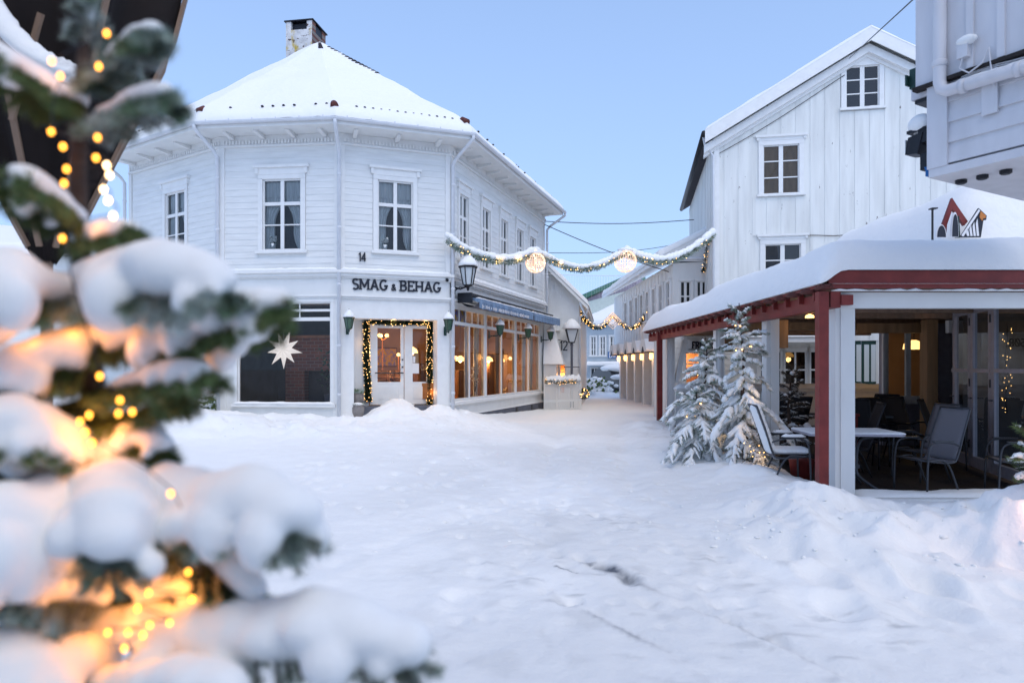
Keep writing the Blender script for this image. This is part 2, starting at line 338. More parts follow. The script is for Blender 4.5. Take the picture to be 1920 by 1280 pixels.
# ---- stroke lettering with slab serifs
def arc(cx, cz, rx, rz, a0, a1, n=10): return [(cx+rx*math.cos(R(a0+(a1-a0)*i/n)), cz+rz*math.sin(R(a0+(a1-a0)*i/n))) for i in range(n+1)]
GL = {
 'S': (.62, [arc(.31, .74, .22, .22, 35, 250, 10)+arc(.31, .26, .24, .24, 75, -145, 12)], []),
 'M': (.98, [[(.14, 0), (.14, 1), (.49, .25), (.84, 1), (.84, 0)]], [(.14, 0), (.84, 0), (.1, 1), (.88, 1)]),
 'A': (.86, [[(.12, 0), (.43, 1), (.74, 0)], [(.22, .33), (.64, .33)]], [(.12, 0), (.74, 0)]),
 'G': (.82, [arc(.42, .5, .32, .46, 45, 318, 16)+[(.68, .42)], [(.46, .42), (.80, .42)]], []),
 '&': (.74, [[(.70, .02), (.22, .66)]+arc(.33, .80, .15, .16, 210, -60, 8)+[(.2, .42)]+arc(.28, .23, .2, .2, 130, 300, 8)+[(.62, .5)]], []),
 'B': (.72, [[(.14, 0), (.14, 1)], [(.14, .97), (.36, .97)]+arc(.38, .755, .2, .215, 90, -90, 8)+[(.14, .53)], [(.36, .53)]+arc(.40, .28, .23, .25, 90, -90, 8)+[(.14, .03)]], [(.1, 0), (.1, 1)]),
 'E': (.72, [[(.16, 0), (.16, 1)], [(.06, .96), (.62, .96), (.62, .78)], [(.16, .52), (.50, .52)], [(.06, .04), (.64, .04), (.64, .24)]], [(.5, .52, 1)]),
 'H': (.88, [[(.16, 0), (.16, 1)], [(.72, 0), (.72, 1)], [(.16, .5), (.72, .5)]], [(.16, 0), (.16, 1), (.72, 0), (.72, 1)]),
 'F': (.66, [[(.16, 0), (.16, 1)], [(.06, .96), (.6, .96), (.6, .78)], [(.16, .5), (.48, .5)]], [(.16, 0)]),
 'R': (.76, [[(.16, 0), (.16, 1)], [(.16, .97), (.38, .97)]+arc(.40, .74, .22, .23, 90, -90, 8)+[(.16, .5)], [(.4, .5), (.68, .02)]], [(.16, 0), (.7, 0), (.12, 1)]),
 'I': (.36, [[(.18, 0), (.18, 1)]], [(.18, 0), (.18, 1)]),
 'O': (.86, [arc(.43, .5, .33, .47, 90, 450, 18)], []),
 'Ø': (.86, [arc(.43, .5, .33, .47, 90, 450, 18), [(.12, .0), (.74, 1.0)]], []),
 'P': (.70, [[(.16, 0), (.16, 1)], [(.16, .97), (.38, .97)]+arc(.40, .72, .24, .25, 90, -90, 8)+[(.16, .47)]], []),
 '1': (.36, [[(.04, .80), (.22, .98), (.22, 0)]], []),
 '2': (.60, [arc(.29, .72, .23, .26, 165, -35, 10)+[(.06, .03), (.56, .03)]], []),
 '4': (.64, [[(.46, 0), (.46, 1), (.05, .3), (.60, .3)]], []),
}
def stroke(mb, pl, w, y0, y1):
    for i in range(len(pl)-1):
        a, b = Vector(pl[i]), Vector(pl[i+1]); d = b-a
        if d.length < 1e-6: continue
        d.normalize(); n = Vector((-d.y, d.x))*w/2; a2 = a-d*w*.28*(i > 0); b2 = b+d*w*.28*(i < len(pl)-2)
        yy = y0-.0006*(i % 2)
        mb.hexa([(a2.x-n.x, yy, a2.y-n.y), (b2.x-n.x, yy, b2.y-n.y), (b2.x-n.x, y1, b2.y-n.y), (a2.x-n.x, y1, a2.y-n.y),
                 (a2.x+n.x, yy, a2.y+n.y), (b2.x+n.x, yy, b2.y+n.y), (b2.x+n.x, y1, b2.y+n.y), (a2.x+n.x, y1, a2.y+n.y)])
def letters(txt, h, parent, M, m='letter', w=.15, serif=.11, depth=.03, width=None, amp=.62):
    tot = sum((GL[c][0]*(amp if c == '&' else 1) if c != ' ' else .3) for c in txt); sc = (width/(tot*h)) if width else 1; x = 0
    for c in txt:
        if c == ' ': x += .3*h*sc; continue
        k = amp if c == '&' else 1; g = GL[c]; mb = MB(); hh = h*k
        for pl in g[1]: stroke(mb, [(p[0]*hh*sc, p[1]*hh) for p in pl], w*hh, -depth, 0)
        if serif:
            for s_ in g[2]:
                cx, cz = s_[0]*hh*sc, s_[1]*hh; q = serif*hh*.45
                if len(s_) == 3: mb.box(cx-q, -depth-.002, cz-.1*hh, cx+q, 0, cz+.1*hh); continue
                z0 = cz if cz < hh/2 else cz-q*1.7
                mb.box(cx-.15*hh, -depth-.002, z0, cx+.15*hh, 0, z0+q*1.7)
        mb.build('letter', m, parent, M @ Matrix.Translation((x, 0, 0))); x += g[0]*hh*sc
# ------------------------------------------------------------------ layout of the corner house
A = [Vector(p) for p in ((-10.9, 19.5), (-7.33, 17.16), (-4.25, 16.84), (-1.625, 17.78), (1.22, 26.1))]
wfL, wfM, wfD, wfR = WF(A[0], A[1]), WF(A[1], A[2]), WF(A[2], A[3]), WF(A[3], A[4])
def segd(X, Y, a, b):
    dx, dy = b[0]-a[0], b[1]-a[1]; t = np.clip(((X-a[0])*dx+(Y-a[1])*dy)/(dx*dx+dy*dy), 0, 1)
    return np.hypot(X-a[0]-t*dx, Y-a[1]-t*dy), t
DOOR = wfD.at(wfD.px(745), .1, 0)
def gnd(X, Y, fine=True):
    X = np.asarray(X, float); Y = np.asarray(Y, float)
    z = .07*fbm(X*.22, Y*.22, 2, 3)+.02*fbm(X*1.1, Y*1.1, 3, 4)
    z = z+.17*sstep(Y, 10, 16)*sstep(-X, -1, 3)-.0
    d = np.minimum(np.minimum(segd(X, Y, A[0], A[1])[0], segd(X, Y, A[1], A[2])[0]), segd(X, Y, A[2], A[3])[0])
    lump = fbm(X*1.6, Y*1.6, 4, 8)
    z = z+.22*np.exp(-(d/1.5)**2)*(1+.9*lump)
    dr, tr = segd(X, Y, A[3], A[4]); z = z+(.14-.10*tr)*np.exp(-(dr/.6)**2)
    m1 = np.exp(-((X+9.3)/2.5)**2-((Y-14.6)/1.5)**2); z = z+.78*m1*(1+.35*lump)
    m2 = np.exp(-((X+5.6)/2.2)**2-((Y-14.5)/.8)**2); z = z+.24*m2*(1+1.1*lump)
    q = (X-DOOR.x)*wfD.u.x+(Y-DOOR.y)*wfD.u.y; w = (X-DOOR.x)*wfD.i.x+(Y-DOOR.y)*wfD.i.y
    z = z+.36*np.exp(-(q/.62)**2-((w-.1)/.75)**2)
    # bank ploughed up in front of and beside the terrace
    bk = sstep(X, 1.5, 3.0)*np.exp(-((Y-6.5)/.95)**2)*(Y < 8.3); z = z+.21*bk*(1+1.1*lump+.45*fbm(X*4, Y*4, 2, 21))
    bl = np.exp(-((X-3.35)/.75)**2)*sstep(Y, 6.6, 8.4)*sstep(-Y, -19, -17); z = z+.20*bl*(1+.8*lump)
    z = z+.20*np.exp(-((X-3.0)/.7)**2-((Y-7.4)/.6)**2)*(1+.5*lump)
    # right-hand mound under the second little spruce
    z = z+.50*np.exp(-((X-4.45)/.36)**2-((Y-5.9)/.45)**2)*(1+.3*lump)
    # street banks further off
    z = z+.35*np.exp(-((X-4.9)/1.0)**2-((Y-40)/2.0)**2)*(1+lump)
    inn = sstep(X, 3.86, 3.98)*sstep(Y, 8.12, 8.3)*(Y < 19.2)*(X < 14)
    z = z*(1-inn)-.14*inn
    if fine:
        pk = sstep(Y, 3, 5)*.0+1
        z = z+.020*fbm(X*4.2, Y*4.2, 3, 31)*(1-inn)+.007*fbm(X*15, Y*15, 2, 37)*(1-inn)+.02*np.maximum(fbm(X*2.3, Y*1.6, 3, 43)-.15, 0)*(1-inn)
        rough = np.clip(m1+.6*bk+.7*m2+.5*np.exp(-(d/2.2)**2), 0, 1); z = z+.10*rough*fbm(X*5, Y*5, 4, 41)+.13*rough*(.25-np.abs(fbm(X*2.7, Y*2.7, 3, 45)))+.06*rough*np.maximum(fbm(X*9, Y*9, 3, 47), 0)
        for (ax, ay, bx, by, wd, dp) in TRACKS:
            dd, tt = segd(X+.05*fbm(X*.9, Y*.9, 2, 5), Y, (ax, ay), (bx, by))
            z = z-dp*np.exp(-(dd/wd)**2)*(.55+1.0*(fbm(X*3, Y*3, 3, 55)+.3))+dp*.25*np.exp(-((dd-wd*1.8)/wd)**2)
        for (fx, fy, fr, fd) in STEPS:
            e = ((X-fx)/fr)**2+((Y-fy)/(fr*1.5))**2
            z = z-fd*np.exp(-e**1.5)+fd*.25*np.exp(-(e-2)**2)
    return z
rs = random.Random(5)
TRACKS = [(.55, 5.75, 2.15, 2.9, .055, .028), (.05, 5.4, 1.5, 2.7, .05, .016), (-.6, 8.5, 1.0, 4.5, .10, .022), (.9, 9.5, 2.0, 5.2, .12, .02), (1.6, 20, .3, 9, .2, .04), (3.2, 21, 1.6, 9, .2, .035), (.3, 9, -2.5, 3.2, .13, .02), (1.6, 9, -1.0, 3.0, .13, .018)]
STEPS = [(1.35+.33*i+rs.uniform(-.1, .1), 4.75-.26*i+rs.uniform(-.1, .1), rs.uniform(.04, .07), rs.uniform(.008, .016)) for i in range(9)]
STEPS += [(rs.uniform(-.5, 1.8), rs.uniform(4, 8.5), rs.uniform(.04, .08), rs.uniform(.012, .03)) for i in range(110)]
STEPS += [(rs.uniform(-3.5, 2.2), rs.uniform(7.5, 14), rs.uniform(.05, .10), rs.uniform(.015, .035)) for i in range(130)]
STEPS += [(rs.uniform(2, 4.6), rs.uniform(4.4, 7.4), rs.uniform(.08, .22), rs.uniform(.02, .09)) for i in range(34)]
def G(x, y): return float(gnd(np.array([x]), np.array([y]), False)[0])
def ground():
    xs = np.concatenate([-np.geomspace(400, 14.3, 16), np.arange(-14, -5, .10), np.arange(-5, 6.01, .035), np.arange(6.1, 14, .25), np.geomspace(14.3, 400, 16)])
    ys = np.concatenate([np.array([-300, -80, -30, -10, -3, 0, 1, 2]), np.arange(2.4, 9.5, .035), np.arange(9.5, 20, .07), np.arange(20, 50, .35), np.geomspace(51, 700, 14)])
    X, Y = np.meshgrid(xs, ys); Z = gnd(X, Y)
    nx, ny = len(xs), len(ys); co = np.stack([X.ravel(), Y.ravel(), Z.ravel()], 1)
    i = np.arange(nx-1); j = np.arange(ny-1); I, J = np.meshgrid(i, j); a = (J*nx+I).ravel()
    fs = np.stack([a, a+1, a+nx+1, a+nx], 1).astype(np.int32)
    me = bpy.data.meshes.new('snowy_ground'); me.vertices.add(len(co)); me.vertices.foreach_set('co', co.ravel())
    me.loops.add(fs.size); me.loops.foreach_set('vertex_index', fs.ravel()); me.polygons.add(len(fs))
    me.polygons.foreach_set('loop_start', np.arange(0, fs.size, 4, dtype=np.int32)); me.polygons.foreach_set('loop_total', np.full(len(fs), 4, np.int32))
    me.polygons.foreach_set('use_smooth', np.ones(len(fs), bool)); me.update(); me.validate()
    # bare, wheel-worn streaks where the paving shows through
    dd, tt = segd(X, Y, (.66, 5.56), (2.0, 3.1)); n = fbm(X*6, Y*6, 4, 71); n2 = fbm(X*1.3, Y*1.3, 3, 77)
    bare = np.exp(-(dd/.075)**2)*np.clip(1.05-tt*2.9, 0, 1)*1.7
    bare = np.maximum(bare, np.exp(-(dd/.045)**2)*np.clip(.28+n2*1.0, 0, .42))
    d2, t2 = segd(X, Y, (.36, 5.42), (.5, 5.3)); bare = np.maximum(bare, np.exp(-(d2/.03)**2)*.9)
    d3, t3 = segd(X, Y, (.1, 5.0), (1.5, 2.9)); bare = np.maximum(bare, np.exp(-(d3/.05)**2)*np.clip(.1+n2*.9, 0, .35))
    pack = np.clip(.10+.35*fbm(X*.9, Y*.6, 4, 83), 0, .16)*np.exp(-((X-.6)/2.6)**2)*sstep(-Y, -22, -12); pack = pack+np.clip(fbm(X*5, Y*3, 3, 85)-.22, 0, .2)*.5*np.exp(-((X-.8)/2.2)**2)*sstep(-Y, -10, -5)
    for (ax, ay, bx, by) in ((.55, 5.75, 2.15, 2.9), (.05, 5.4, 1.5, 2.7), (.9, 7.5, 2.4, 4.2)):
        d5, t5 = segd(X, Y, (ax, ay), (bx, by)); pack = np.maximum(pack, np.exp(-(d5/.42)**2)*np.clip(fbm(X*5, Y*13, 3, 88)-.16, 0, .3)*1.3)
    bare = np.clip(np.maximum(bare*(1+1.5*n), pack), 0, 1)
    at = me.attributes.new('bare', 'FLOAT', 'POINT'); at.data.foreach_set('value', bare.ravel())
    m = mat('street_snow', (.85, .865, .865), .75, bump=[(5, .22), (28, .35), (110, .18)], spec=.2); t = m.node_tree; b = t.nodes['Principled BSDF']
    an = t.nodes.new('ShaderNodeAttribute'); an.attribute_name = 'bare'; mx = t.nodes.new('ShaderNodeMixRGB')
    mx.inputs[1].default_value = (.85, .865, .865, 1); mx.inputs[2].default_value = (.10, .115, .14, 1)
    t.links.new(an.outputs['Fac'], mx.inputs[0]); t.links.new(mx.outputs[0], b.inputs['Base Color'])
    o = put('snowy_ground', me, m); tag(o, kind='structure')
    # broken clods thrown up by the plough, far too many to count
    mb = MB(); rr = random.Random(77); sp = []
    while len(sp) < 320:
        k = rr.random()
        if k < .40: x, y = rr.uniform(1.8, 5.4), rr.gauss(6.3, .8)
        elif k < .72: x, y = rr.gauss(-6.0, 2.2), rr.gauss(14.5, .8)
        elif k < .85: x, y = rr.gauss(3.0, .4), rr.uniform(7, 16)
        else: x, y = rr.uniform(-4, 2.2), rr.uniform(5, 15)
        if not (y > 8 and x > 3.8): sp.append((x, y, rr.choice((.010, .014, .018, .022))*rr.uniform(.7, 1.2)))
    for (x, y, e), z in zip(sp, gnd(np.array([q[0] for q in sp]), np.array([q[1] for q in sp]))):
        b0 = len(mb.v); mb.ell((x, y, float(z)+e*.05), (e*rr.uniform(.9, 1.6), e*rr.uniform(.9, 1.6), e*rr.uniform(.5, .8)), 7, 5)
        for i in range(b0, len(mb.v)): mb.v[i] = mb.v[i]+Vector((rr.gauss(0, .12), rr.gauss(0, .12), rr.gauss(0, .10)))*e
    tag(mb.build('snow_clods', m, smooth=True), kind='stuff')
ground()

# ------------------------------------------------------------------ shared building bits
def wall_holes(name, wf, u0, u1, z0, z1, holes, m, parent, th=.14, d=0, reveal=True):
    us = sorted({u0, u1} | {min(max(h[k], u0), u1) for h in holes for k in (0, 1)}); zs = sorted({z0, z1} | {min(max(h[k], z0), z1) for h in holes for k in (2, 3)})
    mb = MB()
    for i in range(len(us)-1):
        for j in range(len(zs)-1):
            a, b, c, e = us[i], us[i+1], zs[j], zs[j+1]; mu, mz = (a+b)/2, (c+e)/2
            if b-a < 1e-5 or e-c < 1e-5 or any(h[0] < mu < h[1] and h[2] < mz < h[3] for h in holes): continue
            mb.quad((a, d, c), (b, d, c), (b, d, e), (a, d, e)); mb.quad((a, d+th, c), (a, d+th, e), (b, d+th, e), (b, d+th, c))
    for h in holes:
        a, b, c, e = h
        mb.quad((a, d, c), (a, d, e), (a, d+th, e), (a, d+th, c)); mb.quad((b, d, c), (b, d+th, c), (b, d+th, e), (b, d, e))
        mb.quad((a, d, e), (b, d, e), (b, d+th, e), (a, d+th, e)); mb.quad((a, d, c), (a, d+th, c), (b, d+th, c), (b, d, c))
    mb.quad((u0, d, z0), (u0, d, z1), (u0, d+th, z1), (u0, d+th, z0)); mb.quad((u1, d, z0), (u1, d+th, z0), (u1, d+th, z1), (u1, d, z1))
    return mb.build(name, m, parent, wf.M, fix=False)
_lap = {}
def lap_mesh(m, pitch):
    k = (m, pitch)
    if k not in _lap:
        mb = MB(); h = pitch+.012
        mb.hexa([(0, -.017, 0), (1, -.017, 0), (1, 0, 0), (0, 0, 0), (0, -.006, h), (1, -.006, h), (1, 0, h), (0, 0, h)])
        me = mb.mesh('clapboard'); me.materials.append(M_[m]); _lap[k] = me
    return _lap[k]
def clapboards(wall, wf, u0, u1, z0, z1, holes, pitch=.155, m='white_board', name='clapboard'):
    z = z0; me = lap_mesh(m, pitch)
    while z < z1-pitch*.6:
        iv = [(u0, u1)]
        for h in holes:
            if h[2] < z+pitch*.7 and h[3] > z+pitch*.3:
                iv = [p for a, b in iv for p in ((a, min(b, h[0])), (max(a, h[1]), b)) if p[1]-p[0] > .02]
        for a, b in iv: put(name, me, None, wall, wf.X(a, 0, z+random.uniform(-.002, .002)) @ Matrix.Diagonal((b-a, 1, 1, 1)))
        z += pitch
def vert_boards(wall, wf, u0, u1, zf0, zf1, holes, width=.26, m='white_vert', name='board', out=.02):
    """upright boards, every second one lapped over its neighbours; zf0/zf1 give the bottom and top at u"""
    me = None; n = max(1, round((u1-u0)/width)); w = (u1-u0)/n
    key = ('v', m)
    if key not in _lap:
        mb = MB(); mb.hexa([(0, -1, 0), (1, -1, 0), (1, 0, 0), (0, 0, 0), (0, -1, 1), (1, -1, 1), (1, 0, 1), (0, 0, 1)]); me = mb.mesh('board'); me.materials.append(M_[m]); _lap[key] = me
    me = _lap[key]
    for i in range(n):
        over = i % 2; a = u0+i*w-(.025 if over else 0); b = u0+(i+1)*w+(.025 if over else 0); t = out*(1.9 if over else .9)
        iv = [(max(zf0(a), zf0(b)), min(zf1(a), zf1(b)))]
        for h in holes:
            if h[0] < b-.03 and h[1] > a+.03: iv = [p for c, e in iv for p in ((c, min(e, h[2])), (max(c, h[3]), e)) if p[1]-p[0] > .02]
        for c, e in iv: put(name, me, None, wall, wf.X(a, 0, c) @ Matrix.Diagonal((b-a, t, e-c, 1)))
def sheet(mb, f, nu, nv):
    mb.add([f(i/nu, j/nv) for j in range(nv+1) for i in range(nu+1)], [(j*(nu+1)+i, j*(nu+1)+i+1, (j+1)*(nu+1)+i+1, (j+1)*(nu+1)+i) for j in range(nv) for i in range(nu)])
def window(parent, wf, u0, u1, z0, z1, hb=(), vb=((.5, .09),), casing=.10, head=.0, sill=True, glass='glass_dark', room='room_dark', depth=.5, curtain=None, blind=None, trans=None, fr=.05, frame='white_trim', name='window', label=None, snow=True, out=.045, d=0):
    """hb/vb: bars as (fraction, thickness); trans=(fraction, columns) a row of small panes on top"""
    w, h = u1-u0, z1-z0; mb = MB(); y0, y1 = d+.015, d+.075
    mb.box(u0, y0, z0, u0+fr, y1, z1); mb.box(u1-fr, y0, z0, u1, y1, z1); mb.box(u0+fr, y0, z0, u1-fr, y1, z0+fr); mb.box(u0+fr, y0, z1-fr, u1-fr, y1, z1)
    a, b, c, e = u0+fr, u1-fr, z0+fr, z1-fr; cells = []; top = e
    if trans:
        zt = z0+h*trans[0]; mb.box(a, y0-.004, zt-.045, b, y1-.003, zt+.045); k = trans[1]
        for i in range(k):
            x0, x1 = a+(b-a)*i/k, a+(b-a)*(i+1)/k
            if i: mb.box(x0-.015, y0+.006, zt+.045, x0+.015, y1-.006, e)
            cells.append((x0, x1, zt+.03, e+.01))
        top = zt-.045
    xs = [a]+[x for f, t in vb for x in (u0+w*f-t/2, u0+w*f+t/2)]+[b]
    for f, t in vb: mb.box(u0+w*f-t/2, y0-.004, c, u0+w*f+t/2, y1-.002, top)
    zs = [c]+[q for f, t in hb for q in (z0+h*f-t/2, z0+h*f+t/2)]+[top]
    for f, t in hb:
        for i in range(0, len(xs), 2): mb.box(xs[i], y0+.004, z0+h*f-t/2, xs[i+1], y1-.006, z0+h*f+t/2)
    for i in range(0, len(xs), 2):
        for j in range(0, len(zs), 2): cells.append((xs[i]-.01, xs[i+1]+.01, zs[j]-.01, zs[j+1]+.01))
    o = mb.build(name, frame, parent, wf.M)
    if label: o['label'] = label
    for x0, x1, q0, q1 in cells: MB().quad((x0, d+.045, q0), (x1, d+.045, q0), (x1, d+.045, q1), (x0, d+.045, q1)).build('pane', glass, o, wf.M, fix=False)
    if casing:
        mb = MB(); cs = casing; o2 = d-out
        mb.box(u0-cs, o2, z0, u0+.012, d+.015, z1); mb.box(u1-.012, o2, z0, u1+cs, d+.015, z1); mb.box(u0-cs, o2, z1-.012, u1+cs, d+.015, z1+cs)
        if head:
            mb.box(u0-cs-.02, o2-.012, z1+cs, u1+cs+.02, d, z1+cs+head); mb.box(u0-cs-.10, o2-.07, z1+cs+head, u1+cs+.10, d, z1+cs+head+.07)
            for x in (u0-cs-.06, u1+cs-.02): mb.box(x, o2-.04, z1+cs+.02, x+.08, d, z1+cs+head-.002)
        mb.build('casing', frame, o, wf.M)
    if sill:
        MB().box(u0-casing-.05, d-out-.06, z0-.07, u1+casing+.05, d+.014, z0).build('sill', frame, o, wf.M)
        if snow: snow_path(MB(), [(u0-casing-.03+(w+2*casing+.06)*i/10, d-out-.012, z0) for i in range(11)], .045, .028, 6, .5, int(u0*99)).build('sill_snow', 'snow', o, wf.M, smooth=True)
    if room:
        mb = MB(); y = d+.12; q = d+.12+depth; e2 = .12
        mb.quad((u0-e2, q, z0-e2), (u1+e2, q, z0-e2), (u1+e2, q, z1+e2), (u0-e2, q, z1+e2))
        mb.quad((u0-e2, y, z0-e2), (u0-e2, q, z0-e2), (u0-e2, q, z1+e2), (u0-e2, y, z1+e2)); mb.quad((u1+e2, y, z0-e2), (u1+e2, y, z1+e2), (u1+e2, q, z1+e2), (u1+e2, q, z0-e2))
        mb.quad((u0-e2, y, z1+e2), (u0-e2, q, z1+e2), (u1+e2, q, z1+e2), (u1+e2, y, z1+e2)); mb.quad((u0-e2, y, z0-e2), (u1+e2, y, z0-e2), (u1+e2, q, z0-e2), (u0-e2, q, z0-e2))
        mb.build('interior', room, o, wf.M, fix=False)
    if curtain:
        for sgn in (0, 1):
            mb = MB(); um = (u0+u1)/2; eu = u0 if not sgn else u1
            def f(s, t, sgn=sgn, eu=eu, um=um):
                op = .98 if t > .68 else .98-.72*((.68-t)/.68)**.7+(.10*math.sin(3*math.pi*t))
                op = max(op, .16); x = eu+(um-eu)*op*s
                return (x, d+.13+.018*math.sin(s*26+sgn)+.01*math.sin(t*7+s*9), z0+.01+(h-.02)*t)
            sheet(mb, f, 36, 18); mb.build('curtain', curtain, o, wf.M, smooth=True, fix=False)
        mb = MB(); sheet(mb, lambda s, t: (u0+w*s, d+.11+.012*math.sin(s*50), z1-.05-.34*h*(1-t)*.62-.012*abs(math.sin(s*24))*(1-t)), 60, 3); mb.build('valance', curtain, o, wf.M, smooth=True, fix=False)
    if blind: MB().quad((u0, d+.1, z0), (u1, d+.1, z0), (u1, d+.1, z1), (u0, d+.1, z1)).build('blind', blind, o, wf.M, fix=False)
    return o
def poly_off(pts, d):                                  # push a polyline outward (towards the street) by d, mitred
    ns = [Vector((s.y, -s.x)) for s in ((pts[i+1]-pts[i]).normalized() for i in range(len(pts)-1))]; out = []
    for i, p in enumerate(pts):
        if i == 0: out.append(p+ns[0]*d)
        elif i == len(pts)-1: out.append(p+ns[-1]*d)
        else: n = (ns[i-1]+ns[i]).normalized(); out.append(p+n*(d/n.dot(ns[i])))
    return out
def band(mb, pts, z0, z1, d0, d1):
    a, b = poly_off(pts, d0), poly_off(pts, d1)
    for i in range(len(pts)-1): mb.hexa([(*b[i], z0), (*b[i+1], z0), (*a[i+1], z0), (*a[i], z0), (*b[i], z1), (*b[i+1], z1), (*a[i+1], z1), (*a[i], z1)])
    return mb
def hexlantern(name, label, M, s, body, glass, arm, group=None, cap_snow=True, cat='wall lantern'):
    """wall lantern; local x along the wall, -y away from it, z up, origin where the bracket meets the wall"""
    t = tag(put(name, None, None, None, M), label, cat, group); b = t
    MB().box(-.05*s, -.03*s, -.16*s, .05*s, 0, .16*s).build('back_plate', body, t)
    MB().tube([(0, -.02*s, -.02*s), (0, -arm*.5, -.06*s), (0, -arm, 0)], .018*s, 8).tube([(0, -.02*s, -.1*s), (0, -arm*.45, -.02*s), (0, -arm*.75, -.04*s)], .012*s, 6).build('arm', body, t, smooth=True)
    mb = MB(); c = (0, -arm, 0); mb.lathe([(.02*s, -.10*s), (.035*s, -.03*s), (.09*s, 0), (.10*s, .02*s)], 6, c)
    for j in range(6):
        w = 2*math.pi*j/6; d1 = Vector((math.cos(w), math.sin(w), 0)); mb.tube([Vector(c)+d1*.10*s+Vector((0, 0, .02*s)), Vector(c)+d1*.165*s+Vector((0, 0, .36*s))], .012*s, 5)
    mb.build('frame', body, t)
    g = MB(); g.lathe([(.09*s, .02*s), (.155*s, .36*s)], 6, c); g.build('lantern_glass', glass, t, fix=False)
    MB().lathe([(.19*s, .36*s), (.20*s, .385*s), (.14*s, .44*s), (.06*s, .52*s), (.03*s, .55*s), (.012*s, .66*s), (.002*s, .70*s)], 6, c).build('cap', body, t)
    if cap_snow:
        mb = MB(); mb.lathe([(.19*s, .40*s), (.20*s, .43*s), (.165*s, .50*s), (.09*s, .59*s), (.035*s, .645*s), (.01*s, .66*s)], 12, c); mb.build('snow_cap', 'snow', t, smooth=True)
    return t

